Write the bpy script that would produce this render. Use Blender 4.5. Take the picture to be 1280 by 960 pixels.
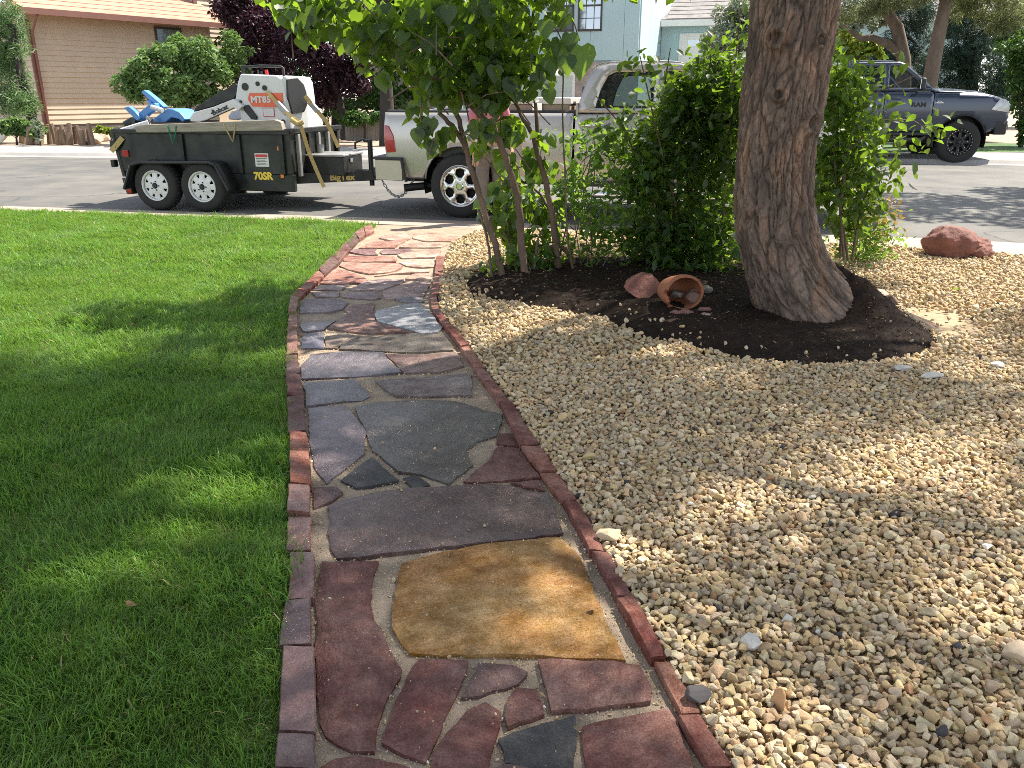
import bpy, bmesh, math, random
import numpy as np
from mathutils import Vector, Matrix, Euler, noise
from mathutils.geometry import delaunay_2d_cdt

for o in list(bpy.data.objects):
    bpy.data.objects.remove(o)
random.seed(7)
rng = np.random.default_rng(11)
SC = bpy.context.scene
COL = SC.collection
R = math.radians

# ------------------------------------------------------------------ camera, sky, sun, exposure
FPX = 1020.0                      # focal length in pixels of the 1280 px wide frame
PITCH = math.atan(362 / FPX)      # camera looks down by this
EYE = 1.5
cam_d = bpy.data.cameras.new('camera')
cam_d.sensor_width = 36.0
cam_d.lens = 36.0 * FPX / 1280.0
cam_d.clip_start = 0.05
cam_d.clip_end = 2000.0
cam = bpy.data.objects.new('camera', cam_d)
COL.objects.link(cam)
cam.location = (0, 0, EYE)
cam.rotation_euler = (R(90) - PITCH, 0, 0)
SC.camera = cam

SUN_AZ, SUN_EL = 58.0, 54.0       # degrees right of +Y, above the horizon
SUN = Vector((math.sin(R(SUN_AZ)) * math.cos(R(SUN_EL)), math.cos(R(SUN_AZ)) * math.cos(R(SUN_EL)), math.sin(R(SUN_EL))))
w = bpy.data.worlds.new('World')
SC.world = w
w.use_nodes = True
nt = w.node_tree
bg = nt.nodes['Background']
sky = nt.nodes.new('ShaderNodeTexSky')
sky.sky_type = 'NISHITA'
sky.sun_disc = False
sky.sun_elevation = R(SUN_EL)
sky.sun_rotation = R(SUN_AZ)
sky.altitude = 1700
sky.dust_density = 1.6
hs_ = nt.nodes.new('ShaderNodeHueSaturation')      # the camera's white balance for shade
hs_.inputs['Saturation'].default_value = 0.42
nt.links.new(sky.outputs[0], hs_.inputs['Color'])
nt.links.new(hs_.outputs[0], bg.inputs[0])
bg.inputs[1].default_value = 0.15
sl = bpy.data.lights.new('sun', 'SUN')
sl.energy = 4.8
sl.angle = R(0.55)
sl.color = (1.0, 0.93, 0.82)
so = bpy.data.objects.new('sun', sl)
COL.objects.link(so)
so.rotation_euler = SUN.to_track_quat('Z', 'Y').to_euler()
so.location = (10, 10, 30)
SC.view_settings.view_transform = 'Standard'
SC.view_settings.look = 'None'
SC.view_settings.exposure = 1.3
SC.view_settings.gamma = 1.0
SC.view_settings.use_curve_mapping = False
SC.render.engine = 'CYCLES'
SC.cycles.max_bounces = 8
SC.cycles.transparent_max_bounces = 12
SC.cycles.use_denoising = False            # keeps the fine grain of bark, gravel and grass
SC.cycles.sample_clamp_indirect = 5.0
SC.cycles.use_adaptive_sampling = False
SC.cycles.filter_width = 0.9

# ------------------------------------------------------------------ where things stand
CP, SP = math.cos(PITCH), math.sin(PITCH)

def ray(x, y):
    vx, vy = (x - 640) / FPX, (480 - y) / FPX
    return Vector((vx, CP + vy * SP, -SP + vy * CP))

def P(x, y, z=0.0):
    """ground point (height z) surveyed from the photograph"""
    d = ray(x, y)
    t = (z - EYE) / d.z
    return Vector((d.x * t, d.y * t, z))

def Q(x, y, Y):
    """point surveyed from the photograph at the known distance Y"""
    d = ray(x, y)
    t = Y / d.y
    return Vector((d.x * t, Y, EYE + d.z * t))

# ------------------------------------------------------------------ materials
def _n(t, kind, **kw):
    n = t.nodes.new(kind)
    for k, v in kw.items():
        setattr(n, k, v)
    return n

def mat(name, col, rough=0.7, var=0.2, scale=6.0, bump=0.0, bscale=40.0, metal=0.0, spec=0.5, coat=0.0, col2=None,
        rvar=0.0, detail=6.0, stretch=None, objcol=False, island=0.0, transl=0.0, tcol=None, alpha=None, inst=0.0, ior=None):
    m = bpy.data.materials.new(name)
    m.use_nodes = True
    t = m.node_tree
    b = t.nodes['Principled BSDF']
    tc = _n(t, 'ShaderNodeTexCoord')
    src = tc.outputs['Object']
    if stretch:
        mp = _n(t, 'ShaderNodeMapping')
        mp.inputs['Scale'].default_value = stretch
        t.links.new(src, mp.inputs[0])
        src = mp.outputs[0]
    nz = _n(t, 'ShaderNodeTexNoise')
    nz.inputs['Scale'].default_value = scale
    nz.inputs['Detail'].default_value = detail
    nz.inputs['Roughness'].default_value = 0.62
    t.links.new(src, nz.inputs['Vector'])
    ramp = _n(t, 'ShaderNodeMapRange')
    ramp.inputs[1].default_value = 0.3
    ramp.inputs[2].default_value = 0.7
    t.links.new(nz.outputs['Fac'], ramp.inputs[0])
    mx = _n(t, 'ShaderNodeMix', data_type='RGBA')
    t.links.new(ramp.outputs[0], mx.inputs[0])
    c = Vector(col)
    if objcol:
        oi = _n(t, 'ShaderNodeObjectInfo')
        h1 = _n(t, 'ShaderNodeHueSaturation'); h2 = _n(t, 'ShaderNodeHueSaturation')
        h1.inputs['Value'].default_value = 1 - var; h1.inputs['Hue'].default_value = 0.49
        h2.inputs['Value'].default_value = 1 + var; h2.inputs['Hue'].default_value = 0.515
        h2.inputs['Saturation'].default_value = 0.85
        t.links.new(oi.outputs['Color'], h1.inputs['Color']); t.links.new(oi.outputs['Color'], h2.inputs['Color'])
        t.links.new(h1.outputs[0], mx.inputs[6]); t.links.new(h2.outputs[0], mx.inputs[7])
    else:
        mx.inputs[6].default_value = tuple(c * (1 - var)) + (1,)
        mx.inputs[7].default_value = (tuple(col2) if col2 else tuple(c * (1 + var))) + (1,)
    out = mx.outputs[2]
    if island or inst:
        hs = _n(t, 'ShaderNodeHueSaturation')
        if island:
            g = _n(t, 'ShaderNodeNewGeometry'); rnd = g.outputs['Random Per Island']; amt = island
        else:
            g = _n(t, 'ShaderNodeObjectInfo'); rnd = g.outputs['Random']; amt = inst
        mr = _n(t, 'ShaderNodeMapRange')
        mr.inputs[3].default_value = 1 - amt; mr.inputs[4].default_value = 1 + amt
        t.links.new(rnd, mr.inputs[0]); t.links.new(mr.outputs[0], hs.inputs['Value'])
        mh = _n(t, 'ShaderNodeMath', operation='MULTIPLY_ADD')
        mh.inputs[1].default_value = 7.31; mh.inputs[2].default_value = 0.13
        fr = _n(t, 'ShaderNodeMath', operation='FRACT')
        t.links.new(rnd, mh.inputs[0]); t.links.new(mh.outputs[0], fr.inputs[0])
        m2 = _n(t, 'ShaderNodeMapRange')
        m2.inputs[3].default_value = 0.485; m2.inputs[4].default_value = 0.515
        t.links.new(fr.outputs[0], m2.inputs[0]); t.links.new(m2.outputs[0], hs.inputs['Hue'])
        t.links.new(out, hs.inputs['Color'])
        out = hs.outputs[0]
    t.links.new(out, b.inputs['Base Color'])
    b.inputs['Roughness'].default_value = rough
    b.inputs['Metallic'].default_value = metal
    b.inputs['Specular IOR Level'].default_value = spec
    b.inputs['Coat Weight'].default_value = coat
    b.inputs['Coat Roughness'].default_value = 0.08
    if rvar:
        r2 = _n(t, 'ShaderNodeMapRange')
        r2.inputs[1].default_value = 0.35; r2.inputs[2].default_value = 0.65
        r2.inputs[3].default_value = max(0.03, rough - rvar); r2.inputs[4].default_value = min(1, rough + rvar)
        n3 = _n(t, 'ShaderNodeTexNoise'); n3.inputs['Scale'].default_value = scale * 1.7
        t.links.new(src, n3.inputs['Vector'])
        t.links.new(n3.outputs['Fac'], r2.inputs[0]); t.links.new(r2.outputs[0], b.inputs['Roughness'])
    if bump:
        n2 = _n(t, 'ShaderNodeTexNoise')
        n2.inputs['Scale'].default_value = bscale; n2.inputs['Detail'].default_value = 8
        n2.inputs['Roughness'].default_value = 0.6
        t.links.new(src, n2.inputs['Vector'])
        bp = _n(t, 'ShaderNodeBump')
        bp.inputs['Strength'].default_value = bump; bp.inputs['Distance'].default_value = 0.02
        t.links.new(n2.outputs['Fac'], bp.inputs['Height']); t.links.new(bp.outputs[0], b.inputs['Normal'])
    if transl:
        tr = _n(t, 'ShaderNodeBsdfTranslucent')
        if tcol:
            mm = _n(t, 'ShaderNodeMix', data_type='RGBA', blend_type='MIX')
            mm.inputs[0].default_value = 0.75
            mm.inputs[7].default_value = tuple(tcol) + (1,)
            t.links.new(out, mm.inputs[6]); t.links.new(mm.outputs[2], tr.inputs['Color'])
        else:
            t.links.new(out, tr.inputs['Color'])
        ms = _n(t, 'ShaderNodeMixShader'); ms.inputs[0].default_value = transl
        t.links.new(b.outputs[0], ms.inputs[1]); t.links.new(tr.outputs[0], ms.inputs[2])
        t.links.new(ms.outputs[0], t.nodes['Material Output'].inputs['Surface'])
    return m

def glass_mat(name, tint, mixf):
    """thin tinted window: mostly clear with a mirror-like sheen"""
    m = bpy.data.materials.new(name); m.use_nodes = True
    t = m.node_tree; b = t.nodes['Principled BSDF']
    b.inputs['Base Color'].default_value = tuple(tint) + (1,)
    b.inputs['Roughness'].default_value = 0.03
    tr = _n(t, 'ShaderNodeBsdfTransparent'); tr.inputs[0].default_value = (0.75, 0.8, 0.78, 1)
    ms = _n(t, 'ShaderNodeMixShader'); ms.inputs[0].default_value = mixf
    t.links.new(b.outputs[0], ms.inputs[1]); t.links.new(tr.outputs[0], ms.inputs[2])
    t.links.new(ms.outputs[0], t.nodes['Material Output'].inputs['Surface'])
    return m

# ------------------------------------------------------------------ mesh helpers
def link(name, me, parent=None, loc=None, rot=None, scale=None):
    o = bpy.data.objects.new(name, me)
    COL.objects.link(o)
    if parent is not None:
        o.parent = parent
    if loc is not None:
        o.location = loc
    if rot is not None:
        o.rotation_euler = rot
    if scale is not None:
        o.scale = scale
    return o

def tag(o, label, cat, group=None, kind=None):
    o['label'] = label
    if cat: o['category'] = cat
    if group: o['group'] = group
    if kind: o['kind'] = kind
    return o

def struct(o, label=None, kind='structure'):
    o['kind'] = kind
    if label: o['label'] = label
    return o

def empty(name, loc, label, cat, rz=0.0, group=None, scale=None):
    o = bpy.data.objects.new(name, None)
    o.empty_display_size = 0.2
    COL.objects.link(o)
    o.location = loc
    o.rotation_euler = (0, 0, rz)
    if scale: o.scale = (scale,) * 3
    return tag(o, label, cat, group)

class MB:
    def __init__(s):
        s.v, s.f, s.m = [], [], []
        s.cm = 0
    def mat(s, i):
        s.cm = i; return s
    def add(s, vs, fs):
        k = len(s.v)
        s.v.extend([tuple(v) for v in vs])
        for f in fs:
            s.f.append(tuple(i + k for i in f)); s.m.append(s.cm)
        return s
    def box(s, c, d, rot=None):
        x, y, z = d[0] / 2, d[1] / 2, d[2] / 2
        vs = [Vector((a * x, b * y, e * z)) for a in (-1, 1) for b in (-1, 1) for e in (-1, 1)]
        if rot is not None:
            mt = Euler(rot).to_matrix(); vs = [mt @ v for v in vs]
        vs = [v + Vector(c) for v in vs]
        return s.add(vs, [(0, 1, 3, 2), (4, 6, 7, 5), (0, 4, 5, 1), (2, 3, 7, 6), (0, 2, 6, 4), (1, 5, 7, 3)])
    def span(s, a, b):
        return s.box([(a[i] + b[i]) / 2 for i in range(3)], [abs(b[i] - a[i]) for i in range(3)])
    def tube(s, pts, r, n=8, caps=True):
        pts = [Vector(p) for p in pts]
        rs = r if isinstance(r, (list, tuple)) else [r] * len(pts)
        rings = []
        up = None
        for i, p in enumerate(pts):
            d = (pts[min(i + 1, len(pts) - 1)] - pts[max(i - 1, 0)])
            if d.length < 1e-9: d = Vector((0, 0, 1))
            d.normalize()
            if up is None:
                up = Vector((0, 0, 1)) if abs(d.z) < 0.9 else Vector((1, 0, 0))
            a = d.cross(up)
            if a.length < 1e-4: a = d.cross(Vector((1, 0.3, 0.2)))
            a.normalize(); bq = a.cross(d).normalized(); up = bq
            rings.append([p + (a * math.cos(2 * math.pi * k / n) + bq * math.sin(2 * math.pi * k / n)) * rs[i] for k in range(n)])
        vs = [v for rr in rings for v in rr]
        fs = []
        for i in range(len(pts) - 1):
            for k in range(n):
                fs.append((i * n + k, i * n + (k + 1) % n, (i + 1) * n + (k + 1) % n, (i + 1) * n + k))
        if caps:
            fs.append(tuple(range(n))[::-1]); fs.append(tuple((len(pts) - 1) * n + k for k in range(n)))
        return s.add(vs, fs)
    def prism(s, poly, y0, y1):
        """polygon in the x-z plane pulled from y0 to y1"""
        n = len(poly)
        vs = [(a, y0, b) for a, b in poly] + [(a, y1, b) for a, b in poly]
        fs = [tuple(range(n)), tuple(range(2 * n - 1, n - 1, -1))]
        fs += [(i, i + n, (i + 1) % n + n, (i + 1) % n) for i in range(n)]
        return s.add(vs, fs)
    def slab(s, poly, z0, z1):
        n = len(poly)
        vs = [(a, b, z0) for a, b in poly] + [(a, b, z1) for a, b in poly]
        fs = [tuple(range(n))[::-1], tuple(range(n, 2 * n))]
        fs += [(i, (i + 1) % n, (i + 1) % n + n, i + n) for i in range(n)]
        return s.add(vs, fs)
    def lathe(s, prof, c, n=32, axis='y'):
        """profile of (radius, along) turned about the axis through c"""
        vs, fs = [], []
        m = len(prof)
        for k in range(n):
            a = 2 * math.pi * k / n
            for r, h in prof:
                if axis == 'y': vs.append((c[0] + r * math.cos(a), c[1] + h, c[2] + r * math.sin(a)))
                elif axis == 'z': vs.append((c[0] + r * math.cos(a), c[1] + r * math.sin(a), c[2] + h))
                else: vs.append((c[0] + h, c[1] + r * math.cos(a), c[2] + r * math.sin(a)))
        for k in range(n):
            for i in range(m - 1):
                fs.append((k * m + i, k * m + i + 1, ((k + 1) % n) * m + i + 1, ((k + 1) % n) * m + i))
        return s.add(vs, fs)
    def grid(s, rows):
        """rows of points, all of the same length"""
        m = len(rows[0])
        vs = [p for r in rows for p in r]
        fs = [(i * m + k, i * m + k + 1, (i + 1) * m + k + 1, (i + 1) * m + k) for i in range(len(rows) - 1) for k in range(m - 1)]
        return s.add(vs, fs)
    def build(s, name, mats, parent=None, smooth=None, bevel=0.0, segs=2, solid=0.0, loc=None, rot=None):
        me = bpy.data.meshes.new(name)
        me.from_pydata(s.v, [], s.f)
        ms = mats if isinstance(mats, (list, tuple)) else [mats]
        for m in ms: me.materials.append(m)
        if len(ms) > 1: me.polygons.foreach_set('material_index', s.m)
        if smooth is not None:
            me.polygons.foreach_set('use_smooth', [True] * len(me.polygons))
            me.set_sharp_from_angle(angle=R(smooth))
        me.update()
        o = link(name, me, parent, loc, rot)
        if solid:
            md = o.modifiers.new('solid', 'SOLIDIFY'); md.thickness = solid; md.offset = 0
        if bevel:
            md = o.modifiers.new('bevel', 'BEVEL'); md.width = bevel; md.segments = segs; md.limit_method = 'ANGLE'
            md.angle_limit = R(40); md.harden_normals = False
        return o

def inside(pt, poly):
    x, y = pt; c = False; n = len(poly)
    for i in range(n):
        x1, y1 = poly[i]; x2, y2 = poly[(i + 1) % n]
        if (y1 > y) != (y2 > y) and x < (x2 - x1) * (y - y1) / (y2 - y1) + x1: c = not c
    return c

def edge_dist(pt, poly):
    best = 1e9; x, y = pt
    for i in range(len(poly)):
        x1, y1 = poly[i]; x2, y2 = poly[(i + 1) % len(poly)]
        dx, dy = x2 - x1, y2 - y1
        l2 = dx * dx + dy * dy or 1e-12
        t = max(0, min(1, ((x - x1) * dx + (y - y1) * dy) / l2))
        best = min(best, math.hypot(x - x1 - t * dx, y - y1 - t * dy))
    return best

def plate(outer, holes=(), step=0.1, jitter=0.0):
    """triangulated flat plate with holes -> points 2d, triangles"""
    pts = [Vector(p) for p in outer]; edges = [(i, (i + 1) % len(outer)) for i in range(len(outer))]
    for h in holes:
        k = len(pts); pts += [Vector(p) for p in h]; edges += [(k + i, k + (i + 1) % len(h)) for i in range(len(h))]
    xs = [p[0] for p in outer]; ys = [p[1] for p in outer]
    y = min(ys) + step / 2
    row = 0
    while y < max(ys):
        x = min(xs) + step / 2 + (step / 2 if row % 2 else 0)
        while x < max(xs):
            q = (x + random.uniform(-jitter, jitter), y + random.uniform(-jitter, jitter))
            if inside(q, outer) and edge_dist(q, outer) > step * 0.35 and not any(inside(q, h) or edge_dist(q, h) < step * 0.35 for h in holes):
                pts.append(Vector(q))
            x += step
        y += step * 0.87; row += 1
    v, e, fc, a, b_, c_ = delaunay_2d_cdt(pts, edges, [], 0, 1e-6)
    tris = []
    for t in fc:
        if len(t) < 3: continue
        cx = sum(v[i][0] for i in t) / len(t); cy = sum(v[i][1] for i in t) / len(t)
        if inside((cx, cy), outer) and not any(inside((cx, cy), h) for h in holes):
            ar = sum(v[t[i]][0] * v[t[(i + 1) % len(t)]][1] - v[t[(i + 1) % len(t)]][0] * v[t[i]][1] for i in range(len(t)))
            tris.append(tuple(t) if ar > 0 else tuple(reversed(t)))
    return [tuple(p) for p in v], tris

def text_mesh(name, body, size, m, parent, loc, rot, depth=0.004, bold=0.0, xs=1.0):
    cu = bpy.data.curves.new(name, 'FONT')
    cu.body = body; cu.size = size; cu.extrude = depth; cu.offset = bold
    cu.align_x = 'CENTER'; cu.align_y = 'CENTER'
    cu.resolution_u = 3
    tmp = bpy.data.objects.new('tmp_text', cu)
    COL.objects.link(tmp)
    dg = bpy.context.evaluated_depsgraph_get(); dg.update()
    me = bpy.data.meshes.new_from_object(tmp.evaluated_get(dg))
    bpy.data.objects.remove(tmp); bpy.data.curves.remove(cu)
    me.materials.clear(); me.materials.append(m)
    return link(name, me, parent, loc, rot, (xs, 1, 1))

def np_mesh(name, verts, faces, mats, smooth=False):
    """fast mesh from numpy arrays; faces is (n,k)"""
    me = bpy.data.meshes.new(name)
    nf, k = faces.shape
    me.vertices.add(len(verts)); me.vertices.foreach_set('co', np.ascontiguousarray(verts, dtype=np.float32).ravel())
    me.loops.add(nf * k); me.loops.foreach_set('vertex_index', np.ascontiguousarray(faces, dtype=np.int32).ravel())
    me.polygons.add(nf); me.polygons.foreach_set('loop_start', np.arange(0, nf * k, k, dtype=np.int32))
    me.polygons.foreach_set('loop_total', np.full(nf, k, dtype=np.int32))
    for m in (mats if isinstance(mats, (list, tuple)) else [mats]): me.materials.append(m)
    if smooth: me.polygons.foreach_set('use_smooth', np.ones(nf, dtype=bool))
    me.update(calc_edges=True)
    return me

# leaf shapes: points and triangles, length 1 along +x, blade normal +z
def heart_leaf():
    half = [(0.0, 0.0), (-0.1, 0.2), (0.02, 0.42), (0.25, 0.5), (0.52, 0.38), (0.78, 0.17), (1.0, 0.0)]
    mid = [(0.0, 0.0), (0.3, 0.0), (0.65, 0.0), (1.0, 0.0)]
    v = [(x, 0, -0.16 * x * x) for x, _ in mid]
    f = []
    for sgn in (1, -1):
        k = len(v)
        for x, y in half[1:6]:
            v.append((x, sgn * y, 0.22 * y - 0.16 * x * x - 0.1 * y * y))
        t = [(0, k, k + 1), (0, k + 1, 1), (1, k + 1, k + 2), (1, k + 2, k + 3), (1, k + 3, 2), (2, k + 3, k + 4), (2, k + 4, 3)]
        f += [(a, b, c) if sgn < 0 else (a, c, b) for a, b, c in t]
    return np.array(v), np.array(f)

def oval_leaf():
    v = [(0, 0, 0), (0.5, 0, -0.03), (1, 0, -0.14)]
    f = []
    for sgn in (1, -1):
        k = len(v)
        v += [(0.25, sgn * 0.22, 0.06), (0.62, sgn * 0.24, 0.03)]
        t = [(0, k, 1), (1, k, k + 1), (1, k + 1, 2)]
        f += [(a, b, c) if sgn < 0 else (a, c, b) for a, b, c in t]
    return np.array(v), np.array(f)

def small_leaf():
    v = [(0, 0, 0), (0.45, 0.3, 0.06), (1, 0, -0.1), (0.45, -0.3, 0.06)]
    return np.array(v), np.array([(0, 2, 1), (0, 3, 2)])

def needle_leaf():
    v = [(0, -0.035, 0), (0, 0.035, 0), (1, 0, -0.05)]
    return np.array(v), np.array([(0, 1, 2)])

def frames(n, droop=0.3, tilt=0.6, r=None):
    """random leaf frames: x axis outward and drooping, normals mostly up"""
    r = r or rng
    a = r.uniform(0, 2 * np.pi, n)
    el = r.normal(-droop, tilt * 0.6, n)
    x = np.stack([np.cos(a) * np.cos(el), np.sin(a) * np.cos(el), np.sin(el)], 1)
    up = np.stack([r.normal(0, tilt, n), r.normal(0, tilt, n), np.ones(n)], 1)
    y = np.cross(up, x); y /= np.linalg.norm(y, axis=1)[:, None] + 1e-9
    z = np.cross(x, y)
    return x, y, z

def leaves_np(pos, size, tmpl, droop=0.3, tilt=0.6, r=None):
    tv, tf = tmpl
    n = len(pos)
    x, y, z = frames(n, droop, tilt, r)
    s = np.asarray(size)[:, None, None]
    V = pos[:, None, :] + s * (tv[None, :, 0:1] * x[:, None, :] + tv[None, :, 1:2] * y[:, None, :] + tv[None, :, 2:3] * z[:, None, :])
    F = tf[None] + (np.arange(n) * len(tv))[:, None, None]
    return V.reshape(-1, 3), F.reshape(-1, tf.shape[1])

def blob_points(blobs, n, shell=0.55, r=None):
    """n points spread through ellipsoids (cx,cy,cz,rx,ry,rz), denser towards their surface"""
    r = r or rng
    B = np.array(blobs, dtype=float)
    wgt = (B[:, 3] * B[:, 4] * B[:, 5]) ** 0.7
    k = r.choice(len(B), n, p=wgt / wgt.sum())
    d = r.normal(size=(n, 3)); d /= np.linalg.norm(d, axis=1)[:, None]
    rad = r.uniform(0, 1, n) ** (1 / 3.0) * (1 - shell) + shell * r.uniform(0.75, 1.08, n)
    return B[k, :3] + d * rad[:, None] * B[k, 3:]

def foliage(name, blobs, n, size, tmpl, m, parent=None, droop=0.3, tilt=0.7, shell=0.5, svar=0.35):
    p = blob_points(blobs, n, shell)
    s = size * rng.uniform(1 - svar, 1 + svar, n)
    V, F = leaves_np(p, s, tmpl, droop, tilt)
    me = np_mesh(name, V, F, m)
    o = link(name, me, parent)
    return o

def sub_blobs(c, rad, n, rmin, rmax, seed, flat=1.0):
    """leaf clumps spread over the outside of an ellipsoid crown"""
    rr = np.random.default_rng(seed)
    out = []
    for i in range(n):
        d = rr.normal(size=3); d /= np.linalg.norm(d)
        q = rr.uniform(0.35, 1.0)
        s = rr.uniform(rmin, rmax)
        out.append((c[0] + d[0] * rad[0] * q, c[1] + d[1] * rad[1] * q, c[2] + d[2] * rad[2] * q, s, s, s * flat))
    return out

def instancer(name, coll_objs, pts, rots, scls, idx):
    """one object that sets copies of small pieces on points (grass, gravel, mulch)"""
    src = bpy.data.collections.new(name + '_pieces')
    for o in coll_objs: src.objects.link(o)
    me = bpy.data.meshes.new(name)
    me.vertices.add(len(pts)); me.vertices.foreach_set('co', np.ascontiguousarray(pts, dtype=np.float32).ravel())
    a = me.attributes.new('rot', 'FLOAT_VECTOR', 'POINT'); a.data.foreach_set('vector', np.ascontiguousarray(rots, dtype=np.float32).ravel())
    a = me.attributes.new('scl', 'FLOAT_VECTOR', 'POINT'); a.data.foreach_set('vector', np.ascontiguousarray(scls, dtype=np.float32).ravel())
    a = me.attributes.new('idx', 'INT', 'POINT'); a.data.foreach_set('value', np.ascontiguousarray(idx, dtype=np.int32))
    o = link(name, me)
    g = bpy.data.node_groups.new(name + '_nodes', 'GeometryNodeTree')
    g.interface.new_socket('Geometry', in_out='INPUT', socket_type='NodeSocketGeometry')
    g.interface.new_socket('Geometry', in_out='OUTPUT', socket_type='NodeSocketGeometry')
    gi, go = g.nodes.new('NodeGroupInput'), g.nodes.new('NodeGroupOutput')
    ip = g.nodes.new('GeometryNodeInstanceOnPoints')
    ci = g.nodes.new('GeometryNodeCollectionInfo')
    ci.inputs['Collection'].default_value = src
    ci.inputs['Separate Children'].default_value = True
    ci.inputs['Reset Children'].default_value = True
    def na(nm, ty):
        q = g.nodes.new('GeometryNodeInputNamedAttribute'); q.data_type = ty; q.inputs['Name'].default_value = nm
        return q.outputs['Attribute']
    g.links.new(gi.outputs[0], ip.inputs['Points'])
    g.links.new(ci.outputs[0], ip.inputs['Instance'])
    ip.inputs['Pick Instance'].default_value = True
    g.links.new(na('idx', 'INT'), ip.inputs['Instance Index'])
    e2r = g.nodes.new('FunctionNodeEulerToRotation')
    g.links.new(na('rot', 'FLOAT_VECTOR'), e2r.inputs[0])
    g.links.new(e2r.outputs[0], ip.inputs['Rotation'])
    g.links.new(na('scl', 'FLOAT_VECTOR'), ip.inputs['Scale'])
    g.links.new(ip.outputs[0], go.inputs[0])
    md = o.modifiers.new('pieces', 'NODES'); md.node_group = g
    return o

def in_poly_np(X, Y, poly):
    c = np.zeros(X.shape, bool); n = len(poly)
    for i in range(n):
        x1, y1 = poly[i][:2]; x2, y2 = poly[(i + 1) % n][:2]
        if y1 == y2: continue
        t = ((y1 > Y) != (y2 > Y)) & (X < (x2 - x1) * (Y - y1) / (y2 - y1) + x1)
        c ^= t
    return c
# ------------------------------------------------------------------ the setting: ground, street, kerbs
M_terrain = mat('far_dirt', (0.24, 0.18, 0.12), 0.95, 0.3, 0.6)
M_asphalt = mat('worn_asphalt', (0.108, 0.107, 0.102), 0.85, 0.25, 1.1, bump=0.35, bscale=90, col2=(0.155, 0.145, 0.125))
def add_cracks(m, scale, col):
    t = m.node_tree; b = t.nodes['Principled BSDF']; src = b.inputs['Base Color'].links[0].from_socket
    tc = _n(t, 'ShaderNodeTexCoord'); nz = _n(t, 'ShaderNodeTexNoise'); nz.inputs['Scale'].default_value = 1.2; nz.inputs['Detail'].default_value = 5
    t.links.new(tc.outputs['Object'], nz.inputs['Vector'])
    ad = _n(t, 'ShaderNodeVectorMath', operation='ADD'); sc = _n(t, 'ShaderNodeVectorMath', operation='SCALE'); sc.inputs['Scale'].default_value = 1.3
    t.links.new(nz.outputs['Color'], sc.inputs[0]); t.links.new(tc.outputs['Object'], ad.inputs[0]); t.links.new(sc.outputs[0], ad.inputs[1])
    vo = _n(t, 'ShaderNodeTexVoronoi', feature='DISTANCE_TO_EDGE'); vo.inputs['Scale'].default_value = scale; t.links.new(ad.outputs[0], vo.inputs['Vector'])
    mr = _n(t, 'ShaderNodeMapRange'); mr.inputs[1].default_value = .002; mr.inputs[2].default_value = .010; mr.inputs[3].default_value = .8; mr.inputs[4].default_value = 0
    t.links.new(vo.outputs['Distance'], mr.inputs[0])
    st = _n(t, 'ShaderNodeTexNoise'); st.inputs['Scale'].default_value = .45; st.inputs['Detail'].default_value = 6; t.links.new(tc.outputs['Object'], st.inputs['Vector'])
    m2 = _n(t, 'ShaderNodeMapRange'); m2.inputs[1].default_value = .56; m2.inputs[2].default_value = .66; m2.inputs[4].default_value = .4; t.links.new(st.outputs['Fac'], m2.inputs[0])
    mx_ = _n(t, 'ShaderNodeMath', operation='MAXIMUM'); t.links.new(mr.outputs[0], mx_.inputs[0]); t.links.new(m2.outputs[0], mx_.inputs[1])
    x = _n(t, 'ShaderNodeMix', data_type='RGBA'); x.inputs[7].default_value = (*col, 1); t.links.new(mx_.outputs[0], x.inputs[0]); t.links.new(src, x.inputs[6]); t.links.new(x.outputs[2], b.inputs['Base Color'])
add_cracks(M_asphalt, .28, (.05, .05, .05))
M_conc = mat('kerb_concrete', (0.34, 0.275, 0.225), 0.85, 0.16, 2.2, bump=0.2, bscale=60)
M_conc2 = mat('grey_concrete', (0.30, 0.285, 0.265), 0.85, 0.16, 1.5, bump=0.2, bscale=50)
M_pinkdirt = mat('pink_grit', (0.34, 0.255, 0.185), 0.95, 0.35, 7, bump=0.5, bscale=30)
M_soil = mat('yard_soil', (0.12, 0.09, 0.06), 0.95, 0.3, 5)
M_lawnsoil = mat('lawn_thatch', (0.055, 0.075, 0.022), 0.95, 0.4, 14)
M_gravelbase = mat('gravel_fines', (0.36, 0.27, 0.165), 0.95, 0.3, 14, bump=0.5, bscale=60)
M_mulch = mat('dark_compost', (0.022, 0.014, 0.010), 0.97, 0.45, 12, bump=1.0, bscale=70, spec=0.15)
M_sand = mat('path_sand', (0.32, 0.25, 0.18), 0.95, 0.22, 9, bump=0.6, bscale=160)

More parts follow.
